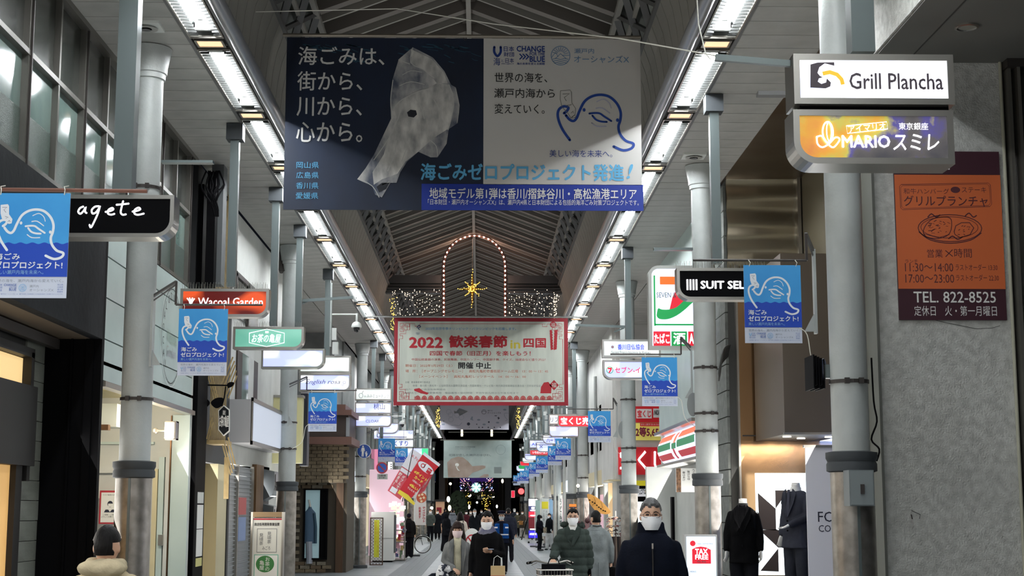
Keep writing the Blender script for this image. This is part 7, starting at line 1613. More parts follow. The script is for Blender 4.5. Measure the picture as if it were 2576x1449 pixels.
for x_, y_, h_, nm in ((SX(1869, 19.6), 19.6, .30, 'black-jacket'), (SX(2003, 19.2), 19.2, .50, 'grey-suit')):
    t = thing('display_plinth', 'low white plinth under the %s mannequin' % nm, 'plinth', (x_, y_, 0)); MB().box(x_-.3, x_+.3, y_-.3, y_+.3, .04, h_).build('block', M_offw, t); MB().box(x_-.27, x_+.27, y_-.27, y_+.27, 0, .04).build('kick', G_dark, t)
# ================================================================ things hung and standing along the street
# dome cameras
def dome(px, py, Y, r, lab, hung=True):
    c = at(px, py, Y=Y); t = thing('dome_camera', lab, 'camera', (c.x, c.y, c.z-r*1.6))
    b = MB(); b.lathe([(r, -r*.15), (r*1.02, r*.1), (r*.85, r*.6), (r*.5, r*.9), (r*.25, r*1.0)], c, 20); b.build('housing', G_white, t, smooth=True)
    MB().ball(c+Vector((0, 0, -r*.2)), (r*.62, r*.62, r*.9), 16, 10).build('dome', mat('dome_black', (20, 20, 24), .1), t, smooth=True)
    if hung: b = MB(); b.tube([c+Vector((0, 0, r)), c+Vector((0, 0, r*2.6))], r*.22, 8); b.tube([c+Vector((0, 0, r*2.4)), c+Vector((-.5, .0, r*2.4))], r*.15, 8); b.build('arm', G_white, t)
dome(897, 822, 30, .105, 'white dome camera hanging by the left light row above the script-lettered sign')
dome(1012, 1066, 52, .11, 'white dome camera beside the stack of three signs')
# perforated arm and cable box by the English sign post
t = thing('channel_bracket', 'long perforated steel arm reaching from the left column to the light row', 'bracket', tuple(at(830, 752, Y=27.2)))
MB().bar(at(752, 757, Y=27.3), at(888, 748, Y=27.3), .05).build('arm', G_post, t); b = MB(); b.bar(at(752, 768, Y=27.3), at(775, 757, Y=27.3), .03); b.build('stay', G_post, t)
t = thing('channel_bracket', 'thin arm on the right column reaching under the light row', 'bracket', tuple(at(1500, 822, Y=31.6))); MB().bar(at(1447, 818, Y=31.6), at(1572, 822, Y=31.6), .05).build('arm', G_post, t); MB().bar(at(1545, 835, Y=31.6), at(1570, 825, Y=31.6), .03).build('stay', G_post, t)
t = thing('cable_box', 'pair of white cable boxes on a thin pole left of the dome camera', 'box', tuple(at(840, 890, Y=29))); b = MB(); A = at(835, 825, Y=29); B = at(846, 855, Y=29); b.box(A.x, B.x, 29, 29.1, B.z, A.z); A = at(836, 860, Y=29); B = at(850, 890, Y=29); b.box(A.x, B.x, 29, 29.15, B.z, A.z); b.build('case', G_white, t); MB().tube([at(834, 712, Y=29), at(831, 872, Y=29)], .02, 6).build('pole', G_paint, t)
# cable bundle at the soffit, left
t = thing('cable_bundle', 'tangle of black cables under the left soffit behind the sign post', 'cables', tuple(at(545, 520, Y=20.6))); b = MB(); rr = random.Random(2)
for k in range(9):
    x = 530+rr.uniform(-12, 22); b.tube(spline([tuple(at(x, 430, Y=20.8)), tuple(at(x+rr.uniform(-14, 14), 465, Y=20.7)), tuple(at(x+rr.uniform(-14, 10), 490, Y=20.6)), tuple(at(540+rr.uniform(-8, 8), 520, Y=20.6)), tuple(at(545+rr.uniform(-4, 4), 545, Y=20.6))], 3), .012, 5)
b.build('cables', G_black, t, kind='stuff'); b = MB(); A = at(523, 432, Y=20.9); B = at(536, 720, Y=20.9); b.box(A.x, B.x, 20.9, 21.1, B.z, A.z); b.build('riser_duct', G_black, t)
t = tag(MB().box(at(530, 540, Y=21.2).x, at(560, 540, Y=21.2).x, 21.2, 21.5, 4.95, ZS).build('grey_pilaster', mat('pilaster_grey', (84, 88, 90), .6)), 'tall grey pilaster left of the bamboo slats', 'pilaster')
t = thing('soffit_pipe', 'dark hanging pipe behind the second left column top', 'pipe', tuple(at(705, 680, Y=27.9))); MB().tube([at(697, 620, Y=28.2), at(703, 650, Y=28.0), at(710, 684, Y=27.9)], .06, 8).build('pipe', G_dark, t, smooth=True)
# round traffic signs on the left columns
def disc_sign(px, py, Y, r, lab, kind):
    c = at(px, py, Y=Y); t = thing('road_sign', lab, 'road sign', (c.x, Y, c.z-r))
    b = MB(); b.prism([c+Vector((r*math.cos(a), 0, r*math.sin(a))) for a in [k*math.pi/18 for k in range(36)]], (0, .02, 0)); b.build('disc', TXW if kind == 'ped' else mat('sign_rim_red', (150, 36, 46), .5), t)
    pd = Pad(c+Vector((-r, 0, r)), (2*r, 0, 0), (0, 0, -2*r), (0, -1, 0), 0, 0, 100, 100); pd.step = .003
    b = MB(); pd.disc(b, 50, 50, 47 if kind == 'ped' else 38); b.build('blue_field', mat('sign_blue', (30, 76, 156) if kind == 'ped' else (36, 50, 130), .5), t); pd.up()
    if kind == 'ped':
        b = MB(); pd.disc(b, 42, 17, 6); pd.poly(b, [(33, 25), (51, 25), (56, 50), (52, 52), (49, 40), (48, 60), (47, 88), (42, 88), (41, 62), (38, 88), (33, 88), (34, 60), (33, 38), (30, 54), (27, 52)]); pd.disc(b, 66, 56, 4.5); pd.poly(b, [(60, 62), (72, 62), (75, 74), (71, 75), (70, 88), (62, 88), (61, 75), (55, 58), (57, 56)]); b.build('figures', TXW, t)
    else: b = MB(); pd.line(b, [(24, 24), (76, 76)], 10); b.build('slash', mat('sign_rim_red', (0, 0, 0)), t)
    return t
disc_sign(916, 1135, 44.2, .21, 'round blue pedestrians-only sign on the left column', 'ped')
disc_sign(961, 1177, 52.5, .20, 'round red and blue no-parking sign', 'park')
t = thing('road_sign_plate', 'small white plate with two rows of characters below the no-parking sign', 'sign', tuple(at(962, 1206, Y=52.5))); A = at(949, 1192, Y=52.5); B = at(975, 1206, Y=52.5); MB().box(A.x, B.x, 52.5, 52.52, B.z, A.z).build('plate', mat('plate_grey', (150, 156, 150), .5), t); pd = padY(949, 1192, 975, 1206, 52.49); words(pd, t, TXK, [('自動車', 952, 1194, 971, 1199), ('輪を除く', 953, 1200, 971, 1204)])
# payment flags, tilted
def tilted_flag(lab, quad, Y, cm, draw):
    P = [at(x, y, Y=Y) for x, y in quad]; t = thing('hanging_flag', lab, 'banner', tuple(P[2])); b = MB(); b.prism(P, (0, .02, 0)); b.build('sheet', cm, t)
    U = P[1]-P[0]; V_ = P[3]-P[0]; pd = Pad(P[0], U, V_, (0, -1, 0), 0, 0, 100, 100*V_.length/U.length); pd.step = .003; pd.up(); draw(t, pd, 100*V_.length/U.length); return t
pr_ = mat('flag_crimson', (190, 30, 44), .55); pk = mat('flag_pinkred', (200, 84, 96), .55)
def d1(t, pd, h):
    b = MB(); pd.rect(b, 0, 0, 100, h*.42); b.build('white_field', B_wh, t); pd.up(); b = MB(); pd.rect(b, 3, h*.44, 97, h*.52); b.build('white_strip', B_wh, t)
    words(pd, t, pk, [('R Pay', 25, h*.10, 85, h*.18)]); words(pd, t, TXW, [(tuple('ダブルで'), 36, h*.56, 58, h*.86, {'vertical': True, 'bold': .03}), (tuple('貯まる！'), 8, h*.54, 30, h*.84, {'vertical': True, 'bold': .03}), (tuple('楽天ポイントが'), 70, h*.53, 84, h*.92, {'vertical': True})])
    b = MB(); pd.rect(b, 12, h*.87, 58, h*.98); b.build('white_patch', B_wh, t)
def d2(t, pd, h):
    b = MB(); pd.poly(b, [(0, 0), (100, 0), (100, h*.06), (0, h*.06)]); pd.disc(b, 50, h*.24, 46, 20); b.build('white_field', B_wh, t); pd.up()
    b = MB(); pd.ring(b, 32, h*.24, 9, 4); pd.rect(b, 38, h*.17, 42, h*.27); pd.poly(b, [(60, h*.20), (84, h*.20), (84, h*.31), (60, h*.31)]); b.build('badge', pr_, t); pd.up(); words(pd, t, TXW, [('d払い', 62, h*.22, 82, h*.25, {'bold': .03}), ('1回払いも', 28, h*.58, 76, h*.62, {'bold': .02}), ('でんたろう', 26, h*.76, 76, h*.80, {'bold': .02})])
    words(pd, t, mat('flag_yellow', (236, 226, 90), .5), [('dポイント', 12, h*.40, 88, h*.46, {'bold': .04}), ('カード', 28, h*.49, 74, h*.55, {'bold': .04}), ('d払い', 28, h*.67, 74, h*.73, {'bold': .04})]); b = MB(); pd.poly(b, [(0, h), (0, h*.92), (50, h*.90), (100, h*.95), (100, h)]); b.build('yellow_foot', mat('flag_yellow2', (220, 200, 60), .5), t)
def d3(t, pd, h): words(pd, t, TXW, [(tuple('くスマホ決済で'), 20, h*.16, 80, h*.86, {'vertical': True, 'bold': .02})])
tilted_flag('white and pink-red payment flag hanging askew on the left', [(1037, 1128), (1068, 1148), (1007, 1257), (975, 1234)], 49.5, pk, d1)
tilted_flag('narrow pink-red flag edge behind the crimson payment flag', [(1083, 1182), (1106, 1160), (1068, 1235), (1048, 1247)], 49.3, pk, d3)
tilted_flag('crimson payment flag with yellow and white characters hanging askew on the left', [(1067, 1137), (1108, 1168), (1030, 1259), (1000, 1240)], 49.0, pr_, d2)
tag(MB().tube([at(1012, 1262, Y=49.2), at(1040, 1125, Y=49.2)], .012, 6).build('flag_pole', G_black), 'thin black pole of the askew payment flags', 'pole')
# nobori flags
def nobori(lab, x0, y0, x1, y1, Y, cm, draw):
    pd = padY(x0, y0, x1, y1, Y); a, c_ = pd.p(x0, y0, 0), pd.p(x1, y1, 0); t = thing('street_flag', lab, 'flag', (a.x, Y, 0)); b = MB(); b.box(a.x, c_.x, Y, Y+.012, c_.z, a.z); b.build('sheet', cm, t); pd.step = .003; pd.up(); draw(t, pd)
    MB().tube([(a.x-.03, Y, 0), (a.x-.03, Y, a.z+.05)], .015, 6).build('pole', G_white, t); MB().tube([(a.x-.03, Y, a.z+.03), (c_.x, Y, a.z+.03)], .01, 5).build('crossbar', G_white, t); MB().box(a.x-.25, a.x+.2, Y-.2, Y+.2, 0, .06).build('base', G_cap, t)
def pz_(t, pd):
    b = MB(); pd.disc(b, 1060, 1252, 13, 13); b.build('pizza_crust', mat('pizza_crust', (200, 110, 70), .6, noise_c=(170, 60, 40), scale=20), t); pd.up(); b = MB()
    for x, y in ((1054, 1246), (1062, 1244), (1058, 1254), (1066, 1252), (1060, 1261)): pd.disc(b, x, y, 3)
    b.build('pizza_cheese', mat('pizza_cheese', (226, 206, 170), .6), t); words(pd, t, mat('flag_text_red', (180, 40, 48), .6), [(tuple('テイクアウト'), 1063, 1275, 1070, 1314, {'vertical': True, 'bold': .03}), (tuple('出来ます'), 1053, 1275, 1059, 1304, {'vertical': True, 'bold': .03})])
nobori('white takeaway flag with a pizza picture', 1044, 1238, 1072, 1321, 56, mat('flag_white', (214, 214, 210), .6), pz_)
def ny(t, pd): b = MB(); pd.rect(b, 1363, 1262, 1379, 1280); b.build('yellow_patch', mat('flag_lemon', (214, 206, 40), .5), t); words(pd, t, gpr, [(tuple('ご自由に'), 1366, 1284, 1370, 1320, {'vertical': True}), (tuple('お入り下さい'), 1373, 1284, 1377, 1324, {'vertical': True})])
nobori('white flag with a yellow patch beside the lit pillar sign', 1361, 1253, 1381, 1349, 68, mat('flag_pale', (196, 206, 204), .6), ny)
nobori('pale green flag beside the yellow-patched flag', 1347, 1258, 1359, 1340, 69, mat('flag_mint', (150, 182, 176), .6), lambda t, pd: None)
nobori('light blue flag behind the yellow-patched flag', 1382, 1256, 1393, 1340, 69.5, mat('flag_blue', (120, 160, 190), .6), lambda t, pd: None)
nobori('narrow white flag with black brush strokes left of the padded-coat man', 1407, 1246, 1415, 1345, 60, TXW, lambda t, pd: words(pd, t, TXK, [(tuple('うどん処'), 1408, 1255, 1413, 1325, {'vertical': True, 'bold': .02})]))
# lit pillar sign
t = thing('lit_pillar_sign', 'tall lit pillar sign in white, red and blue on castors', 'floor sign', tuple(at(1340, 1360, Y=76)))
A = at(1330, 1255, Y=76); B = at(1352, 1353, Y=76); MB().box(A.x-.04, B.x+.04, 76.02, 76.3, B.z-.05, A.z+.04).build('case', G_cap, t)
for (y0, y1, c, e) in ((1255, 1273, (250, 250, 250), 1.3), (1273, 1287, (50, 60, 110), .5), (1287, 1301, (220, 50, 70), .8), (1301, 1330, (100, 26, 34), .5), (1335, 1353, (50, 40, 240), 1.0)): MB().box(A.x, B.x, 76.0, 76.03, at(1340, y1, Y=76).z, at(1340, y0, Y=76).z).build('lit_panel', glow('pillar_%d%d' % (c[0], c[2]), c, e), t)
pd = padY(1330, 1255, 1352, 1353, 75.98); pd.step = .004; b = MB(); pd.disc(b, 1341, 1278, 5, 3); pd.disc(b, 1341, 1284, 8, 2); pd.disc(b, 1341, 1297, 8, 1.6); pd.rect(b, 1333, 1330, 1351, 1333); b.build('print', EW, t); words(pd, t, EW, [('AIRBNK', 1332, 1341, 1350, 1346, {'bold': .04})]); b = MB()
for x in (A.x, B.x): b.ball((x, 76.1, .05), .05, 8, 6)
b.build('castors', G_black, t)
# traffic lights far right
t = thing('traffic_light', 'red traffic light far down on the right', 'traffic light', tuple(at(1311, 1252, Y=100))); c = at(1311, 1236, Y=100); MB().ball(c, .2, 12, 8).build('red_lamp', glow('signal_red', (255, 50, 50), 6), t); MB().box(c.x-.4, c.x+.25, 100.1, 100.4, c.z-.35, c.z+.3).build('case', G_black, t); MB().tube([(c.x+.6, 100.3, 0), (c.x+.6, 100.3, c.z+.6), (c.x-.6, 100.3, c.z+.6)], .06, 6).build('pole', G_cap, t)
t = thing('red_shop_sign', 'small glowing red sign beside the traffic light', 'sign', tuple(at(1291, 1250, Y=101))); A = at(1287, 1235, Y=101); B = at(1294, 1251, Y=101); MB().box(A.x-.03, B.x+.03, 101.02, 101.1, B.z-.03, A.z+.03).build('frame', G_white, t); MB().box(A.x, B.x, 101, 101.04, B.z, A.z).build('lit_face', glow('signal_crimson', (230, 24, 50), 1.4), t)
# notice board by second column left
t = thing('notice_stand', 'white notice stand with tea-shop poster and green round logo at the second left column', 'notice board', (SX(672, 23.5), 23.5, 0))
pd = padY(635, 1288, 708, 1449, 23.5); pd.step = .002; a = pd.p(635, 1288, 0); c_ = pd.p(708, 1449, 0); Ln = lambda y: pd.p(0, y, 0).z
MB().box(a.x, c_.x, 23.5, 23.62, .1, Ln(1303)).build('board', mat('stand_white', (214, 214, 206), .6), t); MB().box(a.x, c_.x, 23.48, 23.64, Ln(1301), a.z).build('header', mat('stand_brown', (140, 116, 84), .6), t); MB().box(a.x-.03, a.x, 23.48, 23.64, 0, a.z).build('side_post', G_steel, t)
MB().box(c_.x, c_.x+.03, 23.48, 23.64, 0, a.z).build('side_post', G_steel, t)
b = MB(); pd.rect(b, 636, 1304, 708, 1308); b.build('red_line', mat('poster_red', (0, 0, 0)), t); words(pd, t, TXK, [('商店街再開発事業協賛', 639, 1315, 702, 1323, {'bold': .02})]); b = MB(); pd.frame(b, 646, 1330, 696, 1390, 1); b.build('poster_border', gpr, t)
words(pd, t, gpr, [(tuple('見頃茶'), 652, 1342, 662, 1372, {'vertical': True}), (tuple('見頃茶'), 672, 1338, 682, 1368, {'vertical': True}), ('みごろ', 660, 1374, 680, 1384)]); b = MB(); pd.rect(b, 640, 1395, 701, 1449); b.build('green_border', mat('logo_green_edge', (120, 180, 160), .6), t); pd.up(); b = MB(); pd.rect(b, 642, 1397, 699, 1449); b.build('poster_sheet', TXW, t); pd.up(); b = MB(); pd.disc(b, 668, 1419, 23, 21); b.build('green_disc', mat('logo_green', (52, 120, 60), .5), t); pd.up(); words(pd, t, TXW, [(tuple('お茶の'), 668, 1402, 680, 1436, {'vertical': True}), (tuple('亀屋'), 654, 1410, 666, 1434, {'vertical': True})])
# lattice panel, white machine, drugstore goods
t = thing('lattice_screen', 'brown lattice screen with a yellow strip poster', 'screen', (SX(945, 46.5), 46.5, 0))
A = at(931, 1302, Y=46.5); B = at(963, 1418, Y=46.5); zb = .03; H_ = A.z; W_ = B.x-A.x; b = MB()
b.box(A.x, A.x+.03, 46.5, 46.55, zb, H_); b.box(B.x-.03, B.x, 46.5, 46.55, zb, H_); b.box(A.x, B.x, 46.5, 46.55, H_-.03, H_); b.box(A.x, B.x, 46.5, 46.55, zb, zb+.03); b.build('frame', mat('lattice_brown', (74, 50, 36), .6), t)
b = MB(); n_ = 5
k = -W_
while k < H_:
    for s_ in (1, -1):
        z0_, z1_ = max(k, zb), min(k+W_, H_)
        if z1_ > z0_:
            x0_ = (z0_-k); x1_ = (z1_-k)
            if s_ < 0: x0_, x1_ = W_-x0_, W_-x1_
            b.bar((A.x+x0_, 46.52+.01*s_, z0_), (A.x+x1_, 46.52+.01*s_, z1_), .025, .008)
    k += .095
b.build('lattice', mat('lattice_brown', (0, 0, 0)), t, kind='stuff')
pd = padY(941, 1308, 954, 1402, 46.46); b = MB(); pd.rect(b, 941, 1308, 954, 1402); b.build('yellow_poster', mat('poster_lemon', (206, 206, 50), .5), t); pd.up(); words(pd, t, mat('print_orange', (200, 120, 40), .6), [(tuple('営業中です'), 943, 1312, 947, 1370, {'vertical': True}), (tuple('いらっしゃい'), 949, 1325, 953, 1390, {'vertical': True})])
t = thing('vending_cabinet', 'tall plain white cabinet seen from its side beside the lattice screen', 'cabinet', (SX(970, 50), 50, 0)); A = at(934, 1288, Y=50); B = at(990, 1400, Y=50); MB().box(A.x, B.x, 50, 51, .05, A.z).build('body', mat('cabinet_white', (206, 210, 204), .5), t); MB().box(B.x, B.x+.03, 50.05, 50.95, .3, A.z-.1).build('door', G_cap, t); MB().box(A.x+.05, B.x-.05, 50.1, 50.9, 0, .05).build('plinth', G_black, t); MB().box(A.x, B.x, 49.99, 50.0, at(960, 1354, Y=50).z-.004, at(960, 1354, Y=50).z+.004).build('seam', G_cap, t)
rr = random.Random(21)
t = thing('drugstore_display', 'bright drugstore display frame with hanging pink and white price cards', 'display', (SX(1005, 53), 53, 0)); A = at(975, 1180, Y=53); B = at(1020, 1330, Y=53); MB().box(FL+.1, B.x-.1, 53.6, 53.7, .1, A.z).build('back_board', glow('drug_glow', (226, 196, 208), .3), t)
cc = [glow('card_%d' % i, c, .8) for i, c in enumerate(((250, 250, 250), (250, 200, 215), (250, 240, 190), (230, 240, 250)))]
for k in range(36): x = rr.uniform(985, 1018); y = rr.uniform(1262, 1352); p = at(x, y, Y=52.6+rr.uniform(0, .6)); w_ = rr.uniform(.04, .1); MB().box(p.x-w_, p.x+w_, p.y, p.y+.01, p.z-w_*.7, p.z+w_*.7).build('price_card', cc[k % 4], t)
for k in range(60):
    x = rr.uniform(990, 1021); Yq = 51+(1021-x)*.06; p = at(x, 1300, Y=Yq); z_ = rr.uniform(.05, 1.2); t2_ = None
    if k < 30: q = MB(); q.box(p.x-.05, p.x+.05, Yq, Yq+.1, z_, z_+rr.uniform(.08, .2)); q.build('packet', mat('packet_%d' % (k % 6), ((190, 60, 70), (220, 220, 220), (120, 150, 120), (200, 180, 120), (90, 100, 140), (230, 190, 200))[k % 6], .4), t)
b = MB(); b.box(at(988, 1300, Y=51.5).x, at(1020, 1300, Y=51.5).x, 51.2, 52.4, .02, .06); b.box(at(988, 1300, Y=51.5).x, at(1020, 1300, Y=51.5).x, 51.2, 52.4, .6, .63); b.box(at(988, 1300, Y=51.5).x, at(1020, 1300, Y=51.5).x, 51.2, 52.4, 1.0, 1.03)
for x in (988, 1020): b.box(at(x, 1300, Y=51.5).x-.02, at(x, 1300, Y=51.5).x+.02, 51.2, 51.24, 0, 1.35)
b.build('rack', G_steel, t)
t = thing('vertical_sign', 'narrow lit white sign with small squares above the drugstore', 'sign', tuple(at(980, 1200, Y=55))); A = at(976, 1162, Y=55); B = at(986, 1206, Y=55); MB().box(A.x, B.x, 55, 55.2, B.z, A.z).build('lit_face', glow('card_0', (0, 0, 0), 1), t); b = MB()
for k in range(7): p = at(984, 1168+k*5.5, Y=54.98); b.box(p.x-.02, p.x+.02, 54.97, 55, p.z-.02, p.z+.02)
b.build('squares', G_black, t)
t = thing('pink_sign', 'pink and white vertical shop sign behind the stack of signs', 'sign', tuple(at(945, 1260, Y=58))); A = at(940, 1130, Y=58); B = at(950, 1200, Y=58); MB().box(A.x, B.x+.2, 58, 58.2, B.z, A.z).build('lit_face', glow('pink_face', (226, 140, 170), .5), t); A = at(941, 1205, Y=58); B = at(953, 1262, Y=58); MB().box(A.x, B.x+.2, 58, 58.2, B.z, A.z).build('lower_face', glow('pale_pink_face', (236, 220, 224), .6), t)
# bicycle
def bicycle(label, px, Y, rot, basket=True, bag=False, s=1.0):
    t = thing('bicycle', label, 'bicycle', (0, 0, 0)); R_ = .33
    for yy in (0, 1.06):
        w_ = MB(); w_.tube([(0, yy+R_*math.cos(a), R_+.015+R_*math.sin(a)) for a in [k*math.pi/16 for k in range(32)]], .016, 6, closed=True); wo = w_.build('wheel', G_black, t, smooth=True)
        w_ = MB(); w_.tube([(0, yy+(R_-.025)*math.cos(a), R_+.015+(R_-.025)*math.sin(a)) for a in [k*math.pi/16 for k in range(32)]], .008, 5, closed=True)
        for k in range(14): a = k*2*math.pi/14; w_.tube([(0, yy, R_+.015), (0, yy+(R_-.025)*math.cos(a), R_+.015+(R_-.025)*math.sin(a))], .0016, 3)
        w_.build('rim', G_steel, wo)
        w_ = MB(); w_.tube([(0, yy+(R_+.035)*math.cos(a), R_+.015+(R_+.035)*math.sin(a)) for a in [.1+k*.2 for k in range(14)]], .014, 5); w_.build('mudguard', G_steel, t)
    f = MB(); hd = (0, .12, .78); bb_ = (0, .62, .29); st_ = (0, .78, .72)
    for p, q, r in (((0, 0, R_), hd, .013), (hd, (0, .14, .98), .013), (hd, bb_, .018), (bb_, st_, .016), (bb_, (0, 1.06, R_), .012), (st_, (0, 1.06, R_), .010)): f.tube([p, q], r, 8)
    f.build('frame', mat('bike_frame', (70, 74, 78), .35, .6), t)
    h = MB(); h.tube([(-.29, .30, 1.00), (-.20, .16, 1.03), (-.05, .12, 1.0), (.05, .12, 1.0), (.20, .16, 1.03), (.29, .30, 1.00)], .011, 8); h.build('handlebar', G_steel, t, smooth=True)
    g = MB()
    for sd in (-1, 1): g.tube([(sd*.25, .24, 1.01), (sd*.30, .34, .995)], .017, 8)
    g.build('grip', G_black, t); g = MB()
    for sd in (-1, 1): g.tube([(sd*.19, .15, 1.01), (sd*.26, .20, .975)], .005, 4)
    g.build('brake_lever', G_steel, t)
    q = MB(); q.ball((0, .82, .80), (.085, .13, .04), 14, 8, lambda d, p: Vector((p.x*(1.1+.6*d.y), p.y, p.z))); q.build('saddle', G_black, t, smooth=True)
    q = MB(); q.tube([(.0, .62, .29), (.07, .70, .20)], .01); q.tube([(0, .62, .29), (-.07, .54, .38)], .01); q.box(.05, .12, .66, .74, .19, .21); q.box(-.12, -.05, .5, .58, .37, .39); q.lathe([(.08, 0), (.08, .006)], (0, 0, 0), 16); q.build('pedals', G_cap, t) if False else MB().tube([(-.08, .54, .38), (.08, .70, .2)], .012).build('crank', G_cap, t)
    if basket:
        k_ = MB(); x0, x1, y0, y1, z0, z1 = -.19, .19, -.26, .03, .68, .93
        for z in (z0, z0+.06, z0+.12, z0+.18, z1):
            e = .03*(z-z0)/(z1-z0); k_.tube([(x0-e, y0-e, z), (x1+e, y0-e, z), (x1+e, y1, z), (x0-e, y1, z)], .006 if z < z1 else .009, 5, closed=True)
        for i in range(12):
            x = x0+(x1-x0)*i/11
            for yy in (y0, y1): k_.tube([(x, yy, z0), (x*1.1, yy-(.03 if yy == y0 else 0), z1)], .003, 4)
            if i < 9: y = y0+(y1-y0)*i/8; [k_.tube([(xx, y, z0), (xx*1.14, y, z1)], .003, 4) for xx in (x0, x1)]; k_.tube([(x0, y, z0), (x1, y, z0)], .003, 4)
        k_.build('basket', G_steel, t)
        q = MB(); q.box(-.12, .12, y0-.02, y0-.01, .71, .75); q.build('name_plate', G_white, t)
        q = MB(); q.ball((0, -.13, .62), (.035, .05, .035), 10, 8); q.build('front_lamp', G_cap, t)
    t.location = (SX(px, Y), Y, 0); t.rotation_euler.z = math.radians(rot); t.scale = (s, s, s)
    if bag:
        bt = thing('briefcase', 'black bag with round handles sitting in the bicycle basket', 'bag', (SX(px, Y), Y-.12, .75)); q = MB(); q.loft([ell(z, .16, .09, cx=SX(px, Y), cy=Y-.12, p=4) for z in (.74, .76, 1.0, 1.04)]); q.build('body', cloth('black_bag', (20, 20, 24)), bt, smooth=True); q = MB(); c_ = SX(px, Y); q.tube([(c_-.08, Y-.14, 1.03), (c_-.05, Y-.14, 1.11), (c_+.05, Y-.14, 1.11), (c_+.08, Y-.14, 1.03)], .008, 6); q.build('handle', G_black, bt)
    return t
bicycle('bicycle with a wire front basket wheeled by the padded-coat man', 1391, 20.2, 4, bag=True, s=1.04)
bicycle('parked bicycle with its wheel showing behind the person in the black hat', 1064, 59.5, 96, basket=False, s=.98)
# no-cycling floor board
t = thing('floor_board', 'white arch-topped no-cycling board standing between the couple', 'floor sign', (SX(1187, 34), 34, 0))
pd = padY(1168, 1329, 1208, 1440, 34); P = [pd.p(1187+20*math.cos(a), 1352-23*math.sin(a), 0) for a in [k*math.pi/12 for k in range(13)]]; lo_ = Vector((P[-1].x, 34, .3)); ro_ = Vector((P[0].x, 34, .3))
MB().prism(P+[lo_, ro_], (0, .03, 0)).build('board', TXW, t); pd.step = .003; pd.up(); b = MB(); pd.ring(b, 1187, 1365, 15, 3.2, r2=19); pd.line(b, [(1177, 1351), (1198, 1380)], 3.2); b.build('red_ring', pr_, t)
b = MB(); pd.disc(b, 1190, 1347, 2.6); pd.line(b, [(1191, 1351), (1192, 1360), (1184, 1361)], 2.4); pd.line(b, [(1184, 1361), (1186, 1368)], 2); b.build('figure', TXK, t); b = MB(); pd.rect(b, 1170, 1382, 1206, 1392); b.build('red_strip', pr_, t); pd.up(); words(pd, t, TXW, [('自転車は', 1173, 1383, 1203, 1390, {'bold': .02})]); words(pd, t, gpr, [('押して歩いて', 1173, 1372, 1203, 1378)]); MB().box(lo_.x+.02, ro_.x-.02, 33.8, 34.2, 0, .3).build('red_base', mat('base_red', (176, 40, 48), .5), t); MB().box(lo_.x-.02, ro_.x+.02, 33.75, 34.25, .3, .33).build('base_lip', TXW, t)
# fabric fan and racks by the accessory shop
t = thing('fabric_streamer', 'orange fish-shaped cloth streamer with dark spots above the accessory racks', 'streamer', tuple(at(1507, 1296, Y=38)))
L_ = spline([(1478, 1243), (1490, 1245), (1508, 1256), (1525, 1273), (1536, 1288), (1524, 1294), (1502, 1288), (1486, 1270), (1479, 1254)], 3, True); b = MB(); b.prism([at(x, y, Y=38) for x, y in L_], (0, .04, 0)); b.build('cloth', mat('streamer_orange', (206, 150, 70), .6, noise_c=(190, 134, 60), scale=6), t)
pd = padY(1478, 1243, 1536, 1295, 37.98); b = MB()
for x, y in ((1484, 1258), (1491, 1263), (1497, 1266), (1502, 1271), (1507, 1276), (1512, 1280), (1518, 1284), (1523, 1286)): pd.poly(b, [(x-3, y-1), (x, y-2), (x+2, y+1), (x-1, y+2)])
pd.line(b, [(1494, 1250), (1498, 1262), (1490, 1272)], .6); pd.line(b, [(1512, 1262), (1516, 1278)], .6); b.build('spots', G_black, t)
t = thing('hair_clip_rack', 'wire rack crowded with hair clips and scarves beside the third right column', 'display rack', (SX(1548, 37), 37, 0)); rr = random.Random(8)
b = MB(); c0x = SX(1548, 37); b.tube([(c0x, 37, 0), (c0x, 37, 1.7)], .02, 6); 
for z in (1.55, 1.35, 1.15): b.tube([(c0x+.17*math.cos(a), 37+.17*math.sin(a), z) for a in [k*math.pi/6 for k in range(12)]], .006, 4, closed=True)
b.build('stand', G_steel, t); cl = [mat('clip_%d' % i, c, .4) for i, c in enumerate(((206, 186, 166), (150, 96, 100), (70, 40, 44), (220, 214, 200), (180, 140, 120), (30, 26, 28)))]
for k in range(44): a = rr.uniform(math.pi, 2*math.pi); z = rr.choice((1.52, 1.42, 1.32, 1.22, 1.12)); p = Vector((c0x+.19*math.cos(a), 37+.19*math.sin(a), z+rr.uniform(-.03, .03))); MB().tube([p+Vector((-.04, 0, -.01)), p+Vector((0, -.02, .02)), p+Vector((.04, 0, -.01))], rr.uniform(.008, .018), 5).build('hair_clip', cl[k % 6], t)
for k in range(9): x = c0x-.17+k*.042; MB().tube([(x, 36.86, 1.08), (x+.01, 36.85, .7), (x, 36.86, .25)], .022, 6).build('scarf', mat('scarf_%d' % (k % 3), ((84, 70, 66), (150, 130, 118), (46, 40, 42))[k % 3], .8), t)
t = thing('hair_clip_rack', 'low rack of pink and brown bags between the two men in coats', 'display rack', (SX(1472, 39), 39, 0)); c1 = SX(1473, 39)
b = MB(); b.tube([(c1-.28, 39, 0), (c1, 39, 1.8), (c1+.28, 39, 0)], .018, 6); b.tube([(c1-.2, 39, .9), (c1+.2, 39, .9)], .012, 6); b.build('stand', mat('rack_brown', (120, 84, 70), .5), t)
for k in range(22): x = c1+rr.uniform(-.3, .3); z = rr.uniform(.95, 1.5); q = MB(); q.ball((x, 38.9+rr.uniform(-.05, .1), z), (rr.uniform(.04, .08), .04, rr.uniform(.04, .07)), 8, 6); q.build('small_bag', cl[rr.choice((0, 1, 1, 2, 4))], t, smooth=True)
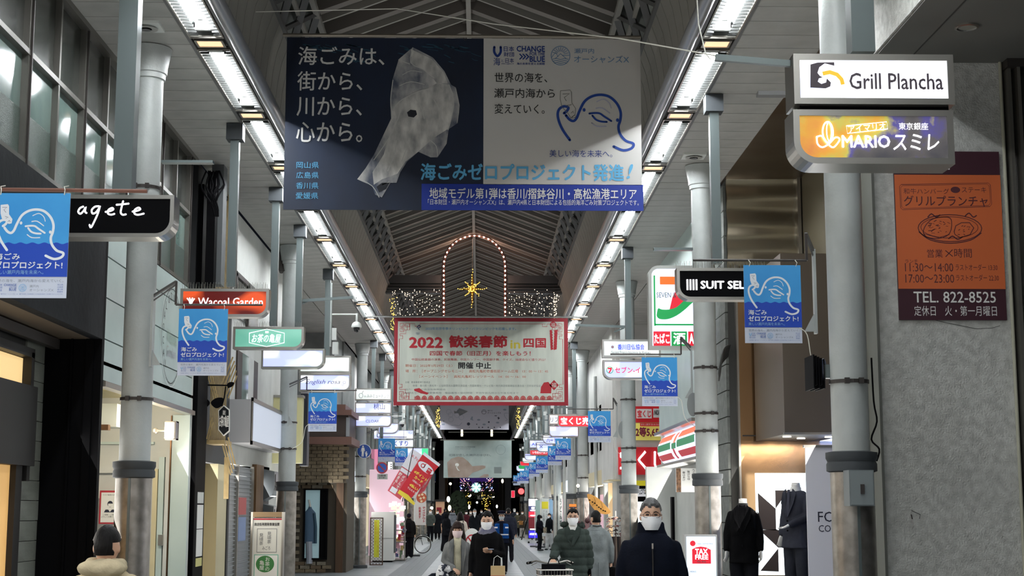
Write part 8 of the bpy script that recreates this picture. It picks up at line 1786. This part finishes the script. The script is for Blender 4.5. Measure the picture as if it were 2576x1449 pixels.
t = thing('bare_bulb', 'bare warm bulb glowing on the far right column', 'lamp', tuple(at(1454, 1226, Y=45.6))); c = at(1454, 1222, Y=45.6); MB().ball(c, .05, 10, 8).build('bulb', glow('bare_bulb', (255, 222, 170), 14), t); MB().tube([c+Vector((0, 0, -.05)), c+Vector((0, 0, -.25))], .02, 6).build('holder', G_cap, t)
t = thing('small_orange_sign', 'small orange sign above the padded-coat man', 'sign', tuple(at(1441, 1284, Y=46))); A = at(1432, 1268, Y=46); B = at(1450, 1285, Y=46); MB().box(A.x, B.x, 46, 46.05, B.z, A.z).build('face', mat('small_orange', (206, 120, 40), .5, em=(206, 120, 40), es=.4), t); MB().box(A.x, B.x, 45.99, 46, (A.z+B.z)/2-.02, (A.z+B.z)/2+.02).build('stripe', mat('clip_2', (0, 0, 0)), t)
t = thing('easel', 'small black A-frame easel near the lit pillar sign', 'easel', (SX(1321, 84), 84, 0)); x = SX(1323, 84); MB().bar((x-.25, 84, 0), (x+.1, 84, 1.2), .05).build('leg', G_black, t); MB().bar((x+.35, 84, 0), (x+.1, 84, 1.2), .05).build('leg', G_black, t); MB().box(x-.05, x+.3, 84.02, 84.05, .3, 1.0).build('board', G_cap, t)
# back of round disc signs seen edge-on at right columns
for px, py, Y, r, lab in ((1744, 1018, 21.3, .17, 'back of a round road sign on the second right column'), (1567, 1081, 32.3, .19, 'back of a round road sign on the third right column')):
    c = at(px, py, Y=Y); t = thing('road_sign', lab, 'road sign', (c.x, Y, c.z-r)); MB().prism([c+Vector((r*.5*math.cos(a), -r*.1*math.cos(a), r*math.sin(a))) for a in [k*math.pi/14 for k in range(28)]], (.0, .02, 0)).build('disc', mat('sign_back', (132, 136, 136), .5, .3), t); MB().box(c.x-.02, c.x+.12, Y+.02, Y+.06, c.z-.02, c.z+.02).build('bracket', G_dark, t)
# ---- the far crossing: trees with lights, snowflake, dark facades
Yf = 118
t = thing('light_snowflake', 'glowing white snowflake decoration at the far end of the street', 'decoration', tuple(at(1198, 1239, Y=Yf))); pd = padY(1186, 1214, 1210, 1239, Yf); b = MB(); pd.step = .01
for k in range(6):
    a = math.pi/6+k*math.pi/3; ca, sa = math.cos(a), math.sin(a); pd.line(b, [(1198, 1226.5), (1198+12*ca, 1226.5+12*sa)], 2.2)
    for f in (.5, .8): pd.line(b, [(1198+12*f*ca, 1226.5+12*f*sa), (1198+12*(f+.25)*math.cos(a+.35), 1226.5+12*(f+.25)*math.sin(a+.35))], 1.4); pd.line(b, [(1198+12*f*ca, 1226.5+12*f*sa), (1198+12*(f+.25)*math.cos(a-.35), 1226.5+12*(f+.25)*math.sin(a-.35))], 1.4)
pd.ring(b, 1198, 1226.5, 4, 1.4); b.build('lit_flake', glow('flake_glow', (200, 250, 240), 1.6), t); b = MB(); c = at(1198, 1226.5, Y=Yf+.05); b.prism([c+Vector((.38*math.cos(a), 0, .4*math.sin(a))) for a in [math.pi/6+k*math.pi/3 for k in range(6)]], (0, .05, 0)); b.build('backing', mat('flake_back', (120, 140, 140), .5, em=(150, 200, 196), es=.5), t); MB().tube([c+Vector((0, 0, .4)), c+Vector((0, 0, 2.5))], .01, 4).build('wire', G_steel, t)
t = thing('plaza_canopy', 'purple-lit dark canopy with pinkish light strings at the far end', 'canopy', tuple(at(1198, 1245, Y=Yf+6)))
A = at(1157, 1190, Y=Yf+6); B = at(1241, 1236, Y=Yf+6); MB().box(A.x, B.x, Yf+6, Yf+8, B.z, A.z+1).build('purple_panel', mat('purple_panel', (40, 26, 80), .7, em=(70, 44, 130), es=.35, noise_c=(24, 18, 50), scale=1.5), t)
MB().box(A.x-.1, B.x+.1, Yf+5.8, Yf+8, at(1198, 1246, Y=Yf+6).z, B.z).build('lintel', mat('lintel_grey', (84, 76, 76), .7), t)
b = MB(); rr = random.Random(5); bo = MB()
for (x0, y0, x1, y1) in ((1157, 1204, 1186, 1234), (1160, 1215, 1180, 1235), (1165, 1204, 1184, 1225), (1240, 1202, 1212, 1232), (1236, 1204, 1214, 1228), (1240, 1212, 1222, 1234), (1158, 1234, 1184, 1234), (1210, 1234, 1240, 1234)):
    b.tube([at(x0, y0, Y=Yf+4), at(x1, y1, Y=Yf+4)], .02, 4)
    for k in range(12): bo.ball(at(x0+(x1-x0)*rr.random()+rr.uniform(-1.5, 1.5), y0+(y1-y0)*rr.random()+rr.uniform(-1.5, 1.5), Y=Yf+3.9), .03, 5, 4)
b.build('string', glow('rose_string', (220, 150, 150), .8), t); bo.build('bulbs', glow('rose_bulb', (255, 220, 210), 4), t, kind='stuff')
for i, px in enumerate((1160, 1171, 1224, 1236)):
    c = at(px, 1226, Y=Yf+3); t = thing('light_star', 'small pale-blue star light %s the snowflake' % ('left of' if px < 1198 else 'right of'), 'decoration', tuple(c-Vector((0, 0, .15))), 'blue star lights %s the snowflake' % ('left of' if px < 1198 else 'right of')); pts = [c+Vector((r*math.cos(a), 0, r*math.sin(a))) for a, r in [(k*math.pi/6, .16 if k % 2 else .08) for k in range(12)]]; MB().prism(pts, (0, .05, 0)).build('star', glow('blue_star', (150, 180, 255), 1.6), t)
def far_tree(px, y0, y1, lab):
    t = thing('lit_tree', lab, 'tree', (SX(px, Yf+1), Yf+1, 0)); x = SX(px, Yf+1); zt = at(px, y0, Y=Yf+1).z
    MB().tube([(x, Yf+1, 0), (x+.1, Yf+1, zt*.6), (x-.05, Yf+1, zt)], [.14, .1, .05], 8).build('trunk', mat('bark', (50, 40, 32), .9), t); b = MB()
    for k in range(90): z = rr.uniform(.3, zt); a = rr.uniform(3.14, 6.28); r = .13+(.25 if z > zt*.7 else 0); b.ball((x+r*math.cos(a), Yf+1+r*math.sin(a), z), .03, 5, 3)
    b.build('bulbs', BG, t, kind='stuff')
    b = MB()
    for k in range(240): a = rr.uniform(0, 6.28); r = rr.uniform(0, 1.0); z = zt+rr.uniform(-.6, .8); p = Vector((x+r*math.cos(a), Yf+1+r*math.sin(a), z)); b.quad(p, p+Vector((.1, 0, .03)), p+Vector((.1, .03, .12)), p+Vector((0, .02, .1)))
    b.build('foliage', mat('leaf_dark', (40, 56, 34), .8), t, kind='stuff')
far_tree(1172, 1240, 1300, 'street tree wrapped in gold lights left of the snowflake'); far_tree(1224, 1240, 1300, 'street tree wrapped in gold lights right of the snowflake')
t = thing('dark_bush', 'dark leafy bush at the far crossing left of the centre', 'bush', (SX(1150, 112), 112, 0)); b = MB()
for k in range(1500):
    d = Vector((rr.gauss(0, 1), rr.gauss(0, 1), rr.gauss(0, 1))).normalized(); p = Vector((SX(1150, 112), 112, 1.5))+Vector((d.x*.75, d.y*.7, d.z*1.45))*rr.uniform(.8, 1); b.quad(p, p+Vector((.12, 0, .03)), p+Vector((.12, .03, .14)), p+Vector((0, .02, .12)))
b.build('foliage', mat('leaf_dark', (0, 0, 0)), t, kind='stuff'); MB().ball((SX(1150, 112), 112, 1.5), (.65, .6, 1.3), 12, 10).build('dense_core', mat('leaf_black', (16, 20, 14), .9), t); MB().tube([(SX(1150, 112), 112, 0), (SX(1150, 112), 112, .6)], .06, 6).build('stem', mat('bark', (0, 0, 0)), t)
for i, (px, py, Y, r, c) in enumerate(((1181, 1246, 122, .14, (255, 240, 200)), (1155, 1249, 122, .10, (255, 240, 210)), (1241, 1249, 122, .10, (255, 240, 210)), (1200, 1264, 130, .09, (255, 255, 255)), (1133, 1217, 112, .10, (255, 230, 180)), (1264, 1210, 114, .09, (240, 250, 255)), (1274, 1209, 113, .06, (240, 250, 255)), (1128, 1256, 110, .12, (210, 240, 250)), (1131, 1278, 110, .12, (210, 240, 250)), (1180, 1275, 120, .10, (220, 240, 255)), (1086, 1278, 96, .10, (255, 230, 180)), (1250, 1274, 115, .07, (255, 240, 200)))):
    t = thing('street_lamp_glow', 'small glowing street lamp head in the dark far crossing', 'lamp', tuple(at(px, py, Y=Y)), 'lamp heads of the far crossing'); c0 = at(px, py, Y=Y); MB().ball(c0, (r, r, r*(1.8 if i in (5, 6, 7, 8, 9, 11) else 1)), 8, 6).build('globe', glow('lampglow_%d' % (i % 4), c, 5), t); MB().tube([(c0.x, Y+.1, 0), (c0.x, Y+.1, c0.z-r)], .03, 5).build('post', G_dark, t)
t = thing('plaza_signboard', 'pale grey signboard hanging in the dark beyond the snowflake', 'sign', tuple(at(1220, 1256, Y=124))); A = at(1200, 1246, Y=124); B = at(1240, 1256, Y=124); MB().box(A.x, B.x, 124, 124.1, B.z, A.z).build('board', mat('plaza_grey', (120, 124, 120), .6, em=(90, 94, 90), es=.4), t); b = MB(); b.tube([(A.x, 124, A.z), (A.x, 124, A.z+.5)], .01, 4); b.tube([(B.x, 124, A.z), (B.x, 124, A.z+.5)], .01, 4); b.build('hanger', G_dark, t)
for i, (px, Y, h, c) in enumerate(((1111, 110, 5.2, (50, 44, 42)), (1146, 126, 7, (70, 62, 58)), (1248, 126, 7, (66, 60, 58)), (1262, 120, 7, (40, 36, 38)), (1278, 112, 6.5, (26, 24, 28)), (1119, 118, 5, (90, 66, 44)))):
    x = SX(px, Y); MB().box(x-.22, x+.22, Y, Y+.4, 0, h).build('plaza_pillar', mat('pillar_%d' % i, c, .8), eb)
for (px, py, Y) in ((1089, 1270, 98), ): 
    t = thing('far_doorway', 'small warm lit doorway at the far left end', 'doorway', (SX(1105, 108), 108, 0)); A = at(1096, 1262, Y=108); B = at(1118, 1300, Y=108); MB().box(A.x, B.x, 108, 108.1, 0, A.z).build('lit_opening', glow('door_warm', (190, 150, 120), .35), t); MB().box(A.x-.1, B.x+.1, 107.9, 108.1, A.z, A.z+.15).build('lintel', G_dark, t)
    p = at(1102, 1280, Y=107.8); MB().box(p.x-.1, p.x+.25, 107.8, 107.9, p.z-.3, p.z+.1).build('red_curtain', mat('poster_red', (0, 0, 0)), t)
# arms and small boxes along the left posts
rr = random.Random(31)
for k in range(8):
    Y = 46+k*5.5; x0 = sx(-1, 2.45); x1 = sx(-1, 3.2); z = 4.9+.12*(k % 3); t = thing('cross_bracket', 'thin steel arm between a hanging post and the light row, far left', 'bracket', ((x0+x1)/2, Y, z), 'steel arms of the far left row'); MB().bar((x0, Y, z), (x1, Y, z), .04).build('arm', G_post, t); MB().box(x0-.05, x0+.05, Y-.04, Y+.04, z-.03, z+.1).build('clamp', G_white, t)
    x0 = sx(1, 2.45); x1 = sx(1, 3.2); t = thing('cross_bracket', 'thin steel arm between a hanging post and the light row, far right', 'bracket', ((x0+x1)/2, Y, z), 'steel arms of the far right row'); MB().bar((x0, Y+1, z), (x1, Y+1, z), .04).build('arm', G_post, t); MB().box(x0-.05, x0+.05, Y+.96, Y+1.04, z-.03, z+.1).build('clamp', G_white, t)
bpy.context.view_layer.update()
